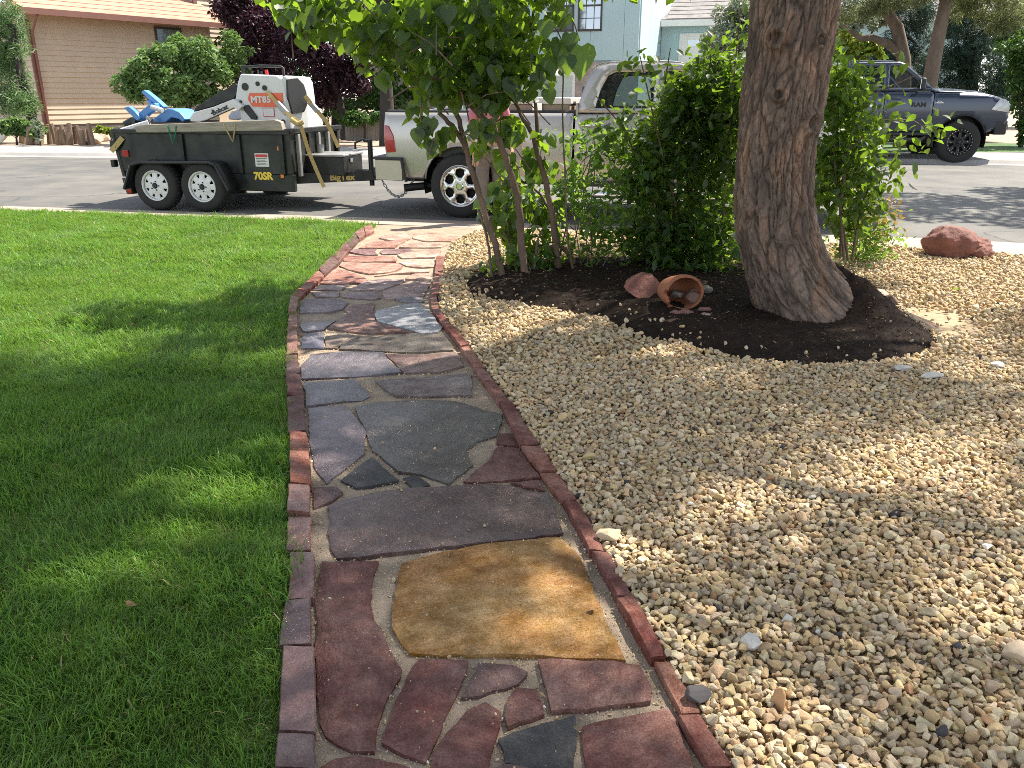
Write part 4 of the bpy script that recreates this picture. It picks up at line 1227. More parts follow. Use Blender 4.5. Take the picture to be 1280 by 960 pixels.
    for x, yy in ((1.75, .25), (1.75, 1.1), (2.6, .25), (2.6, 1.15)):
        wd = .62
        se.box((x + .12, yy + wd / 2, Z(.86)), (.5, wd, .18)); se.box((x - .14, yy + wd / 2, Z(1.16)), (.14, wd, .62), (0, -.2, 0)); se.box((x - .22, yy + wd / 2, Z(1.54)), (.09, .26, .18), (0, -.15, 0))
    se.build('seat', M_seat, root, bevel=.04)
    da = MB(); da.box((3.22, 1.0, Z(1.14)), (.36, 1.82, .32)); da.build('dashboard', M_blackpl, root, bevel=.05)
    sw = MB(); sw.tube([(2.98 + .05 * math.sin(a), 1.45 + .18 * math.cos(a), Z(1.27) + .17 * math.sin(a)) for a in np.linspace(0, 2 * math.pi, 18)], .016, 6, False)
    sw.build('steering_wheel', M_blackpl, root, smooth=60)
    if not front_only:
        b = MB(); b.span((-.95, .10, Z(.76)), (1.44, WID - .10, Z(.80)))
        b.span((-.95, .10, Z(.8)), (1.44, .13, Z(1.29))); b.span((-.95, WID - .13, Z(.8)), (1.44, WID - .10, Z(1.29))); b.span((1.42, .13, Z(.8)), (1.44, WID - .13, Z(1.29)))
        b.build('bed_liner', M_blackpl, root)
        tg = MB(); tg.span((-1.01, .10, Z(.70)), (-.95, WID - .10, Z(1.305))); tg.build('tailgate', paint, root, bevel=.012)
        MB().span((-1.02, .85, Z(1.1)), (-1.01, 1.15, Z(1.18))).build('tailgate_handle', M_blackpl, root)
        rbm = MB(); rbm.slab([(-1.16, .05), (-1.20, .4), (-1.20, 1.6), (-1.16, 1.95), (-.76, 2.03), (-.76, 1.97), (-1.03, 1.9), (-1.03, .1), (-.76, .03), (-.76, -.03)], Z(.46), Z(.72))
        rb = rbm.build('rear_bumper', M_chromed, root, bevel=.008)
        rp = MB(); rp.slab([(-1.18, .03), (-1.22, .4), (-1.22, 1.6), (-1.18, 1.97), (-.75, 2.05), (-.75, 1.98), (-1.03, 1.9), (-1.03, .1), (-.75, .02), (-.75, -.05)], Z(.72), Z(.755))
        rp.build('bumper_step', M_blackpl, rb, bevel=.01)
        MB().tube([(-.76, -.035, Z(.74)), (-.74, -.035, Z(.60)), (-.71, -.02, Z(.45))], .02, 8).build('bumper_trim', M_blackpl, rb)
        ex = MB(); ex.tube([(.35, .42, Z(.40)), (-.25, .34, Z(.40)), (-.62, .16, Z(.375)), (-.78, .08, Z(.36))], .05, 12, True)
        ex.build('exhaust_pipe', M_blackmet, root, smooth=50)
        ht = MB(); ht.span((-1.42, .93, Z(.38)), (-.9, 1.07, Z(.46))); ht.lathe([(.001, .05), (.02, .045), (.03, .02), (.02, -.01), (.018, -.05)], (-1.38, 1.0, Z(.52)), 10, 'z'); ht.build('tow_hitch', M_blackmet, root)
    if badge:
        tx = text_mesh('badge', badge, .12, M_blackpl, root, (3.12, inset(Z(1.05)) - .004, Z(1.04)), (R(90), 0, 0), .006, .006, 1.2)
        MB().span((3.44, inset(Z(1.1)) - .008, Z(1.06)), (3.60, inset(Z(1.1)) + .004, Z(1.085))).build('fender_emblem', M_chrome, root)
        MB().tube([(3.46, inset(Z(1.1)) - .006, Z(1.075)), (3.50, inset(Z(1.1)) - .006, Z(1.115)), (3.56, inset(Z(1.1)) - .006, Z(1.10))], .008, 5).build('fender_emblem', M_chrome, root)
    return root

WT = tuple(P(575, 273, -0.02))
truck = pickup('pickup_truck', WT, -13, 'silver crew cab pickup at the near kerb with a trailer hitched behind', M_silver, 'truck', 0, 0.405, 1.0)
LT = surveyor(WT, -13)
WF = P(1195, 204.5, -0.02)
# far pickup: front wheel at the surveyed point
fs = 1.12
fo = Vector((WF.x, WF.y, -0.02)) - Matrix.Rotation(R(-6), 3, 'Z') @ Vector((4.04 * fs, 0, 0))
pickup('pickup_truck', tuple(fo), -6, 'lifted dark grey pickup with black wheels on the far side of the street', M_charcoal, 'offroad', 0.115, 0.43, fs, chrome=False, badge='RAM')

# --- cargo in the silver truck's bed
def on_truck(x, y, z): return Vector(WT) + Matrix.Rotation(R(-13), 3, 'Z') @ Vector((x, y, z))
M_boxlid = mat('beige_box', (0.32, 0.25, 0.18), 0.6, 0.12, 4)
M_paleld = mat('pale_lid', (0.62, 0.60, 0.56), 0.5, 0.08, 4)
tb = empty('tool_box', on_truck(.62, .18, .80), 'long beige truck tool box with pale lid behind the silver cab', 'tool box', R(-13))
MB().span((0, 0, 0), (.76, 1.62, .60)).build('box_body', M_boxlid, tb, bevel=.015)
MB().span((-.015, -.015, .603), (.775, 1.635, .68)).build('box_lid', M_paleld, tb, bevel=.012)
MB().span((.3, -.03, .5), (.42, -.017, .62)).build('latch', M_chrome, tb)
rk = empty('wire_rack', on_truck(-.45, 1.25, .80), 'white wire rack standing in the silver truck bed', 'rack', R(-8))
fr = MB()
for z in (.30, .52, .74): fr.tube([(0, 0, z), (.62, 0, z)], .014, 6)
for x in (0, .62): fr.tube([(x, 0, 0), (x, 0, .76)], .016, 6)
fr.build('rack_frame', M_whitep, rk)
bars = MB()
for k in range(1, 9): bars.tube([(.07 * k, 0, .02), (.07 * k, 0, .74)], .007, 5)
bars.build('rack_bar', M_whitep, rk)
sb = empty('white_board', on_truck(-.78, .9, .80), 'white board leaning over the silver truck tailgate', 'board', R(-13))
MB().box((.18, .1, .52), (.62, .5, .03), (0, -.16, .1)).build('board_panel', M_whitep, sb, bevel=.008)
bk = empty('bucket', on_truck(.15, .75, .80), 'pale bucket in the silver truck bed', 'bucket')
MB().lathe([(.001, .0), (.12, .0), (.15, .5), (.155, .5), (.155, .54), (.14, .54), (.125, .02), (.001, .02)], (0, 0, 0), 20, 'z').build('bucket_body', M_whitep, bk, smooth=40)

# ------------------------------------------------------------------ dump trailer
WTR = tuple(P(196, 263, -0.02))
LR = surveyor(WTR, -13)
tr = empty('dump_trailer', WTR, 'black twin axle dump trailer hitched to the silver pickup', 'trailer', R(-13))
def on_trailer(x, y, z): return Vector(WTR) + Matrix.Rotation(R(-13), 3, 'Z') @ Vector((x, y, z))
YB, YE = 0.27, 1.83                     # near and far side of the box
x0, zt0 = LR(141, 170, YB); x1, zt1 = LR(361, 165, YB)
zt = (zt0 + zt1) / 2
zb_ = 0.50
side_out = [(x0 + .10, zb_), (x1, zb_), (x1, zt), (x0, zt)]
for yy, s in ((YB, 1), (YE, -1)):
    MB().prism(side_out, yy, yy + s * .03).build('side_panel', M_dusty, tr)
    MB().span((x0, yy - .03, zt), (x1 + .02, yy + .06, zt + .055)).build('top_rail', M_blackmet, tr, bevel=.008)
    for px in (229, 300, 353):
        xx = LR(px, 190, YB)[0]
        MB().span((xx - .035, yy - .04 * s, zb_), (xx + .035, yy, zt)).build('side_post', M_blackmet, tr, bevel=.006)
    MB().span((x0 + .12, yy - .012 * s, .27), (x1 + .02, yy + .07 * s, .495)).build('frame_rail', M_blackmet, tr, bevel=.01)
MB().span((x0 + .1, YB + .03, zb_), (x1, YE - .03, zb_ + .03)).build('bed_floor', M_blackmet, tr)
fw = MB(); fw.span((x1 - .03, YB + .03, zb_), (x1, YE - .03, zt + .02)); frw = fw.build('front_wall', M_dusty, tr)
for k in range(5):
    yy = YB + .16 + k * .31
    MB().span((x1 + .001, yy, .46), (x1 + .05, yy + .06, zt)).build('front_post', M_alu if k in (0, 2, 3) else M_blackmet, tr, bevel=.006)
MB().span((x1 - .03, YB - .02, zt + .02), (x1 + .05, YE + .02, zt + .08)).build('front_rail', M_blackmet, tr, bevel=.008)
cyl = MB(); cyl.tube([(x1 + .09, .9, .35), (x1 + .09, 1.0, .85)], .05, 12); cyl.build('lift_ram', M_alu, tr, smooth=50)
# rear gate leaning out over the tail
ga = MB(); ga.prism([(x0 - .03, zt + .03), (x0 + .06, .42), (x0 + .11, .42), (x0 + .02, zt + .03)], YB - .01, YE + .01); gate = ga.build('tailgate', M_dusty, tr, bevel=.008)
ga = MB(); ga.prism([(x0 + .05, .40), (x0 + .09, .18), (x0 + .20, .18), (x0 + .16, .40)], YB - .015, YB + .12); ga.build('tail_post', M_blackmet, tr, bevel=.008)
MB().box((x0 + .02, YB - .03, zt - .15), (.10, .05, .10)).build('gate_hinge', M_blackmet, tr, bevel=.01)
MB().box((x0 - .05, YB + .01, .60), (.06, .09, .10)).build('gate_latch', M_blackmet, tr, bevel=.01)
MB().box((x0 + .17, YB - .012, .74), (.10, .02, .09)).build('tail_light', M_red, tr, bevel=.01)
MB().box((x0 + .15, YB - .025, .22), (.08, .02, .06)).build('side_light', M_red, tr, bevel=.01)
for px, py, sz in ((349.5, 185.5, .055), (354, 220, .05)):
    a, b = LR(px, py, YB)
    MB().box((a, YB - (.012 if py < 200 else .022), b), (sz, .02, sz)).build('marker_light', M_amber, tr, bevel=.008)
# fender over both wheels
def fender(yn, yf, nm='fender'):
    o_ = [LR(*p) for p in ((157, 236), (165, 206), (176, 203), (262, 203), (270, 206), (287, 238))]
    f_ = MB(); f_.grid([[(a, yn, b), (a, yf, b)] for a, b in o_])
    f_.build(nm, M_blackmet, tr, smooth=30, solid=.012)
    l_ = MB(); pp = o_
    for i in range(len(pp) - 1):
        a, b = Vector((pp[i][0], 0, pp[i][1])), Vector((pp[i + 1][0], 0, pp[i + 1][1]))
        l_.tube([(a.x, yn, a.z), (b.x, yn, b.z)], .022, 8)
    l_.build('fender_lip', M_blackmet, tr, smooth=50)
    bkp = MB(); bkp.prism(o_, yf - .02 if yf > yn else yf + .02, yf); bkp.build('fender_back', M_blackmet, tr)
fender(-.03, YB - .005); fender(2.13, YE + .005)
for xx in (0.02, 0.745):
    wheel(tr, xx, .335, 0, .335, .2, .20, 'trailer', 1); wheel(tr, xx, .335, 2.1, .335, .2, .20, 'trailer', -1)
    MB().tube([(xx, .15, .335), (xx, 1.95, .335)], .035, 8).build('axle', M_blackmet, tr)
# tongue, coupler, jack, tool chest
tip = (LR(478, 219, 1.03)[0], 1.03, .45)
for yy in (.40, 1.66):
    t_ = MB(); a, b = Vector((x1 - .6, yy, .40)), Vector(tip)
    d = (b - a).normalized(); n_ = Vector((-d.y, d.x, 0)) * .03
    t_.add([a - n_ + Vector((0, 0, z)) for z in (-.07, .07)] + [a + n_ + Vector((0, 0, z)) for z in (-.07, .07)] + [b - n_ + Vector((0, 0, z)) for z in (-.07, .07)] + [b + n_ + Vector((0, 0, z)) for z in (-.07, .07)],
           [(0, 1, 3, 2), (4, 6, 7, 5), (0, 4, 5, 1), (2, 3, 7, 6), (0, 2, 6, 4), (1, 5, 7, 3)])
    t_.build('tongue', M_blackmet, tr, bevel=.006)
cp = MB(); cp.span((tip[0] - .12, .93, .42), (tip[0] + .16, 1.13, .56)); cp.build('coupler', M_blackmet, tr, bevel=.03)
jx = LR(463, 190, 1.03)[0]
jk = MB(); jk.tube([(jx, 1.03, .30), (jx, 1.03, .92)], .035, 10); jk.tube([(jx, 1.03, .90), (jx - .10, 1.0, .93), (jx - .2, .98, .88), (jx - .2, .98, .80)], .016, 8); jk.build('jack', M_blackmet, tr, smooth=50)
bx0 = LR(381, 215, .70)[0]; bx1 = LR(430, 215, .70)[0]
zc0, zc1 = LR(405, 219, .70)[1], LR(405, 196, .70)[1]
MB().span((bx0, .70, zc0), (bx1, 1.36, zc1)).build('tool_chest', M_blackmet, tr, bevel=.01)
MB().span((bx0 - .012, .688, zc1 + .002), (bx1 + .012, 1.372, zc1 + .03)).build('chest_lid', M_alu, tr, bevel=.008)
MB().box((bx1 + .01, .95, zc1 - .06), (.02, .07, .05)).build('chest_lock', M_chrome, tr, bevel=.008)
# print on the trailer
a, b = LR(329, 220.5, YB - .014)
text_mesh('lettering', '70SR', .135, M_yellow, tr, (a, YB - .014, b), (R(90), 0, 0), .002, .006, 1.0)
la, lb = Vector((x1 - .6, .40, .40)), Vector(tip)
dd = (lb - la).normalized(); ang = math.atan2(dd.y, dd.x)
yb_ = .76
for _ in range(6):
    a, b = LR(428, 223.5, yb_); yb_ = la.y + (a - la.x) * dd.y / dd.x
text_mesh('lettering', 'BigTex', .115, M_tanprint, tr, (a + math.sin(ang) * .034, yb_ - math.cos(ang) * .034, .425), (R(90), 0, ang), .002, .004, 1.05)
sx0, sz0 = LR(318, 191.5, YB - .006); sx1, sz1 = LR(336.5, 208.5, YB - .006)
stk = MB().span((sx0, YB - .006, sz1), (sx1, YB - .001, sz0)).build('sticker', M_whitep, tr)
MB().span((sx0 + .012, YB - .009, sz0 - .05), (sx1 - .012, YB - .007, sz0 - .014)).build('sticker_heading', M_redp, stk)
ln = MB()
for k in range(5): ln.span((sx0 + .02, YB - .009, sz0 - .072 - k * .02), (sx1 - .02 - .03 * (k % 2), YB - .007, sz0 - .066 - k * .02))
ln.build('sticker_lines', M_blackpl, stk)
# safety chain between coupler and bumper
def chain(name, a, b, sag, nlink, m, label):
    root = empty(name, (0, 0, 0), label, 'chain')
    pts = [a.lerp(b, k / nlink) - Vector((0, 0, sag * 4 * (k / nlink) * (1 - k / nlink))) for k in range(nlink + 1)]
    proto = None
    for k in range(nlink):
        c = (pts[k] + pts[k + 1]) / 2; d = pts[k + 1] - pts[k]
        if proto is None:
            L = .062; mb = MB()
            ring = [(math.cos(t) * L * .55, math.sin(t) * L * .3, 0) for t in np.linspace(0, 2 * math.pi, 11)]
            mb.tube(ring, .0065, 5, False); proto = mb.build('chain_link', m, root, smooth=60)
            o = proto
        else:
            o = proto.copy(); COL.objects.link(o); o.parent = root
        o.location = c
        o.rotation_euler = (d.to_track_quat('X', 'Z').to_matrix() @ Matrix.Rotation(R(90) * (k % 2) + .3, 3, 'X')).to_euler()
    return root
ca = on_trailer(tip[0] - .02, 1.0, .43); cb = on_truck(-.72, .30, .47)
chain('safety_chain', ca, cb, .26, 18, M_alu, 'steel safety chain hanging between trailer coupler and silver pickup')

# ------------------------------------------------------------------ loads on the trailer
# track loader
YL, YR_ = 0.62, 1.50
ldr = empty('mini_loader', on_trailer(0, 0, 0), 'white mini track loader with an orange panel standing in the dump trailer', 'loader', R(-13))
def LZ(ax, ay, dep=YL): return LR(240 + ax / 5.333, 70 + ay / 5.333, dep)
body = [LZ(*q) for q in ((318, 118), (560, 128), (612, 160), (632, 300), (640, 500), (400, 505), (330, 440), (285, 290), (300, 185))]
MB().prism(body, YL, YR_).build('body', M_whitep, ldr, bevel=.03, segs=3)
bx = LZ(632, 300)[0]
zl, zh = LZ(600, 480)[1], LZ(600, 130)[1]
rear = MB(); rear.slab([(bx - .05, YL + .01), (bx + .01, YL + .02), (bx + .13, YL + .32), (bx + .13, YL + .52), (bx - .05, YL + .6)], zl - .1, zh - .01); rear.build('engine_cover', M_whitep, ldr, bevel=.02)
v0 = Vector((bx + .01, YL + .02, 0)); v1 = Vector((bx + .13, YL + .32, 0)); dv = (v1 - v0).normalized(); off = Vector((dv.y, -dv.x, 0)) * .03
oc = [(.0, .02), (.17, .0), (.27, .08), (.31, .18), (.31, .34), (.24, .44), (.04, .46), (-.01, .25)]
uu = [Vector((v0.x, v0.y, zh - .03 - z)) + dv * u for u, z in oc]
vm = MB()
vm.add([p + off for p in uu] + [p - off for p in uu], [tuple(range(8))] + [tuple(range(15, 7, -1))] + [(i, (i + 1) % 8, (i + 1) % 8 + 8, i + 8) for i in range(8)])
vm.build('vent', M_blackpl, ldr)
orp = [LZ(*q, YL - .012) for q in ((380, 248), (600, 245), (606, 300), (578, 342), (402, 336), (372, 290))]
orn = MB().prism(orp, YL - .012, YL - .001).build('side_badge', M_orange, ldr)
a, b = LZ(458, 292, YL - .016)
text_mesh('lettering', 'MT85', .115, M_whitep, ldr, (a, YL - .016, b), (R(90), 0, 0), .002, .004, 1.1)
a0, b0 = LZ(470, 345, YL - .006); a1, b1 = LZ(552, 405, YL - .006)
MB().span((a0, YL - .006, b1), (a1, YL - .001, b0)).build('sticker', M_redp, ldr)
MB().span((a0 + .008, YL - .009, b1 + .008), (a1 - .008, YL - .0065, b0 - .008)).build('sticker', M_whitep, ldr)
hl = MB()
for ax, ay, r_ in ((355, 205, .05), (438, 185, .03), (485, 213, .035), (326, 305, .02), (608, 440, .035)):
    a, b = LZ(ax, ay, YL)
    hl.lathe([(.001, -.012), (r_, -.012), (r_, .01)], (a, YL, b), 12)
hl.build('port', M_blackpl, ldr)
arm = [LZ(*q, YL - .05) for q in ((-5, 410), (20, 375), (150, 340), (285, 285), (345, 335), (320, 365), (290, 345), (110, 425), (60, 440), (0, 436))]
for yy in (YL - .09, YR_ + .01):
    am = MB().prism(arm, yy, yy + .08).build('lift_arm', M_whitep, ldr, bevel=.012)
    if yy < YL:
        a, b = LZ(186, 360, yy - .004)
        text_mesh('lettering', 'Bobcat', .085, M_blackpl, ldr, (a, yy - .003, b), (R(90), R(-21), 0), .002, .003, 1.1)
        a, b = LZ(134, 374, yy - .004)
        MB().add([(a - .03, yy - .004, b - .02), (a + .02, yy - .004, b - .03), (a + .035, yy - .004, b + .03), (a - .01, yy - .004, b + .035), (a, yy - .004, b + .005)], [(0, 1, 2, 3, 4)]).build('emblem', M_blackpl, ldr)
dark = [LZ(*q, YL + .1) for q in ((20, 372), (30, 345), (170, 255), (300, 183), (320, 240), (290, 285), (160, 335))]
MB().prism(dark, YL + .06, YL + .5).build('upper_link', M_blackmet, ldr, bevel=.01)
dk2 = [LZ(*q, YL - .02) for q in ((350, 330), (375, 325), (435, 405), (430, 425), (395, 420), (345, 360))]
MB().prism(dk2, YL - .03, YL - .002).build('pivot_cover', M_blackpl, ldr, bevel=.008)
hb = MB(); hb.tube([(*(lambda q: (q[0], .75, q[1]))(LZ(*p, .75)),) for p in ((342, 150), (340, 78), (345, 74), (460, 66), (590, 70), (608, 80), (614, 150))], .018, 8); hb.build('handle_bar', M_blackpl, ldr, smooth=60)
lv = MB()
for ax, ay, bx_, by in ((430, 128, 440, 92), (405, 125, 398, 98), (455, 125, 462, 100)):
    p0, p1 = LZ(ax, ay, .9), LZ(bx_, by, .9); lv.tube([(p0[0], .9, p0[1] - .3), (p1[0], .9, p1[1])], .014, 6)
lv.build('lever', M_blackpl, ldr)
lv = MB(); p0, p1 = LZ(505, 135, .9), LZ(495, 92, .9); lv.tube([(p0[0], .9, p0[1] - .1), (p1[0], .9, p1[1])], .022, 6); lv.build('lever', M_redp, ldr)
for yy in (YL - .04, YR_ - .2):
    tk = MB(); pr = arc(.62, .72, .17, 90, 270, 10) + arc(1.55, .72, .17, -90, 90, 10)
    tk.prism(pr, yy, yy + .24); tk.build('track', M_tyre, ldr)
wp = MB(); a, b = LZ(690, 430, .9); wp.span((min(a, x1 - .45), .95, b - .2), (x1 - .06, 1.45, LZ(830, 352, 1.2)[1])); wp.build('rear_panel', M_whitep, ldr, bevel=.02)

# ratchet straps
def strap(name, label, pts, wdt=.05):
    root = empty(name, (0, 0, 0), label, 'strap')
    mb = MB(); rows = []
    for i, p in enumerate(pts):
        d = (pts[min(i + 1, len(pts) - 1)] - pts[max(0, i - 1)]).normalized()
        s_ = d.cross(Vector((.2, -1, 0.1))).normalized() * wdt / 2
        rows.append([tuple(p - s_), tuple(p + s_)])
    mb.grid(rows); mb.build('webbing', M_strap, root, solid=.006)
    return root
def RT(px, py, dep): 
    a, b = LR(px, py, dep); return on_trailer(a, dep, b)
s1 = [RT(333, 114, .585), RT(347, 129, .565), RT(358, 141, .50), RT(373, 152, .40), RT(377, 160, .40), RT(386, 190, .50), RT(396, 214, .55), RT(405, 234, .56)]
st1 = strap('ratchet_strap', 'tan ratchet strap from the orange side panel down to the trailer tongue', s1)
rt = MB(); c = s1[1].lerp(s1[2], .5); rt.box(c, (.20, .06, .07), (0, R(48), R(-13))); rt.build('ratchet', M_alu, st1, bevel=.01)
hk = MB(); hk.tube([s1[3] + Vector((-.09, -.03, .03)), s1[3] + Vector((0, -.05, -.03)), s1[3] + Vector((.07, -.03, 0))], .035, 8); hk.build('strap_knot', M_strap, st1, smooth=60)
s2 = [RT(381.5, 120, .80), RT(392, 133, .9), RT(401, 144, .95), RT(408, 152, .98), RT(415, 166, 1.1), RT(423, 184, 1.2)]
st2 = strap('ratchet_strap', 'tan ratchet strap from the white engine cover to the front of the trailer', s2, .055)
rt = MB(); rt.box(s2[1], (.18, .06, .07), (0, R(48), R(-13))); rt.build('ratchet', M_alu, st2, bevel=.01)
s3 = [RT(153, 172, YB - .02), RT(146, 181, YB - .05), RT(139, 189, YB - .06)]
strap('ratchet_strap', 'short yellow strap tied over the rear corner of the trailer', s3, .07)
M_green = mat('green_cord', (0.03, 0.22, 0.12), 0.8, 0.2, 20)
for nm, pp, m, lab in (('cord', ((209, 156), (213, 168), (216, 179), (219, 170), (220, 157)), M_green, 'green cord tied over the trailer side rail'), ('cord', ((279, 155), (285, 166), (291, 177), (293, 165), (294, 155)), M_strap, 'thin tan cord tied over the trailer side rail')):
    mb = MB(); mb.tube([RT(a, b, YB - .06) for a, b in pp], .009, 6); o = mb.build(nm, m, smooth=60); tag(o, lab, 'cord')
# grey ramp lying along the rail
ra = [LR(*q, YB) for q in ((170, 158), (178, 156), (345, 149.5), (353, 152), (356, 163), (200, 165.5), (174, 165.5))]
o = MB().prism(ra, YB - .055, YB + .05).build('ramp', M_plank, None, bevel=.012, loc=WTR, rot=(0, 0, R(-13))); tag(o, 'weathered grey ramp lying along the top rail of the trailer', 'ramp')
# blue implement and pale planks at the tail
imp = empty('blue_attachment', on_trailer(0, 0, 0), 'blue steel digging attachment lying at the tail of the trailer', 'attachment', R(-13))
def L2(ax, ay, dep): return LR(120 + ax / 4.571, 70 + ay / 4.571, dep)
for nm, pts, d0, wd in (('hood_plate', ((300, 380), (345, 345), (405, 300), (440, 305), (480, 325), (512, 362), (495, 378), (470, 360), (430, 352), (395, 380)), .75, .45),
                        ('bracket', ((218, 345), (300, 278), (335, 268), (345, 300), (300, 330), (255, 375)), .85, .10),
                        ('bracket', ((155, 295), (185, 288), (225, 320), (255, 355), (235, 372), (190, 330)), .80, .12),
                        ('boom', ((256, 207), (272, 193), (330, 238), (388, 290), (368, 300), (310, 258)), 1.0, .12),
                        ('boom', ((290, 250), (310, 255), (330, 300), (315, 315)), .98, .10)):
    MB().prism([L2(*q, d0) for q in pts], d0, d0 + wd).build(nm, M_blue, imp, bevel=.012)
a, b = L2(312, 292, .7), L2(375, 312, .7); MB().tube([(a[0], .72, a[1]), (b[0], .72, b[1])], .035, 8).build('cylinder', M_whitep, imp, smooth=50)
a, b = L2(280, 350, .6), L2(310, 370, .6); MB().tube([(a[0], .64, a[1]), (b[0], .64, b[1])], .03, 8).build('pin', M_alu, imp, smooth=50)
hs = MB(); hs.tube([(L2(170, 400, .9)[0], .9, L2(170, 400, .9)[1]), (L2(200, 375, .9)[0], .95, L2(200, 375, .9)[1]), (L2(245, 385, .9)[0], .9, L2(245, 385, .9)[1])], .07, 10); hs.build('hose', M_blackpl, imp, smooth=60)
for i, (p, q, m, lab) in enumerate((((150, 432), (300, 385), M_paleld, 'pale timber lying across the trailer tail'), ((100, 430), (175, 425), M_blackpl, 'short black post lying at the trailer tail'))):
    a, b = L2(*p, .5), L2(*q, .6)
    o = MB().tube([on_trailer(a[0], .5, a[1]), on_trailer(b[0], .62, b[1])], .05, 8).build('timber', m, None, smooth=40); tag(o, lab, 'timber')
ab_ = L2(110, 415, .6)
# ------------------------------------------------------------------ houses across the street
M_siding = mat('tan_siding', (0.47, 0.39, 0.29), 0.75, 0.07, 1.2, bump=0.1, bscale=18)
M_roofo = mat('orange_shingle', (0.42, 0.225, 0.155), 0.9, 0.2, 2.2, bump=0.5, bscale=20)
M_trimb = mat('red_brown_trim', (0.17, 0.075, 0.055), 0.6, 0.12, 3)
M_found = mat('foundation', (0.10, 0.085, 0.075), 0.9, 0.2, 3)
M_bluew = mat('pale_blue_siding', (0.38, 0.53, 0.55), 0.7, 0.05, 1.0, bump=0.08, bscale=20)
M_whitet = mat('white_trim', (0.72, 0.72, 0.68), 0.55, 0.05, 3)
M_garaged = mat('pale_green_door', (0.47, 0.54, 0.49), 0.55, 0.05, 2)
M_greyroof = mat('grey_shingle', (0.25, 0.225, 0.22), 0.9, 0.25, 3.0, bump=0.5, bscale=24)
M_brick = mat('grey_brick', (0.32, 0.27, 0.24), 0.85, 0.25, 5)
M_pane = mat('window_pane', (0.30, 0.34, 0.38), 0.05, 0.05, 2, metal=0.6, coat=1.0)
M_dkframe = mat('bronze_frame', (0.045, 0.038, 0.035), 0.5, 0.1, 4)

hc = P(58, 168, 0.1)
HDEG = 56
HS = surveyor(hc, HDEG)
house = empty('tan_house', tuple(hc), 'tan house with orange shingle roof and lap siding beyond the street', 'house', R(HDEG))
ze = HS(33, 12)[1]
u_end = HS(262, 40)[0]
zsid = HS(60, 156)[1]
MB().span((-.0, .06, -.3), (u_end, 7, ze + .3)).build('wall', M_siding, house)
MB().span((-.02, .03, -.3), (u_end + .02, .05, zsid)).build('foundation', M_found, house)
npl = 21
hp = (ze - zsid) / npl
for k in range(npl):
    z = zsid + k * hp
    pl = MB(); pl.add([(-.03, .004, z), (u_end + .03, .004, z), (u_end + .03, .035, z + hp + .01), (-.03, .035, z + hp + .01), (-.03, .05, z), (u_end + .03, .05, z)], [(0, 1, 2, 3), (4, 5, 1, 0), (0, 3, 4), (1, 5, 2)])
    pl.build('plank', M_siding, house)
    # the shaded gable end on the left
    pl = MB(); pl.add([(-.04, 0, z), (-.04, 7, z), (.01, 7, z + hp + .01), (.01, 0, z + hp + .01), (.05, 0, z), (.05, 7, z)], [(1, 0, 3, 2), (5, 4, 0, 1)])
    pl.build('plank', M_siding, house)
pit = math.tan(R(24))
rf = MB(); rf.add([(-.6, -.85, ze - .02), (u_end + .55, -.85, ze - .02), (u_end + .55, 4.4, ze - .02 + 5.25 * pit), (-.6, 4.4, ze - .02 + 5.25 * pit),
                   (-.6, -.85, ze - .16), (u_end + .55, -.85, ze - .16), (u_end + .55, 4.4, ze - .16 + 5.25 * pit), (-.6, 4.4, ze - .16 + 5.25 * pit)],
                  [(0, 1, 2, 3), (7, 6, 5, 4), (0, 4, 5, 1), (1, 5, 6, 2), (3, 7, 4, 0)])
roof = rf.build('roof', M_roofo, house)
MB().span((-.62, -.89, ze - .2), (u_end + .57, -.852, ze + .0)).build('fascia', M_trimb, roof)
for k in range(12):
    y0 = -.85 + k * .42; z0 = ze - .018 + (y0 + .85) * pit
    MB().box(((u_end) / 2, y0 + .2, z0 + .2 * pit + .012), (u_end + 1.1, .45, .022), (R(24) - .03, 0, 0)).build('shingle', M_roofo, roof)
MB().span((-.05, -.05, zsid - .1), (.10, .02, ze - .3)).build('corner_trim', M_trimb, house)
MB().tube([(.02, -.8, ze - .2), (.10, -.10, ze - .75), (.10, -.10, .0), (.10, -.3, -.05)], .05, 8).build('downspout', M_trimb, house, smooth=50)
a0, b0 = HS(192, 33); a1, b1 = HS(219, 46)
wn = MB().span((a0, -.05, b1 - .35), (a1 + .3, -.015, b0)).build('window', M_dkframe, house)
MB().span((a0 + .08, -.062, b1 - .3), (a1 + .22, -.052, b0 - .08)).build('pane', M_pane, wn)
u2 = u_end + .2
MB().span((u2, 1.2, -.3), (u2 + 5, 7, ze + 4)).build('upper_wall', M_siding, house)
for k in range(16):
    z = ze - .6 + k * hp
    pl = MB(); pl.add([(u2, 1.15, z), (u2 + 5, 1.15, z), (u2 + 5, 1.195, z + hp + .01), (u2, 1.195, z + hp + .01)], [(0, 1, 2, 3)]); pl.build('plank', M_siding, house)
MB().span((u2 - .05, 1.05, ze - .3), (u2 + .12, 1.14, ze + 4)).build('corner_trim', M_trimb, house)

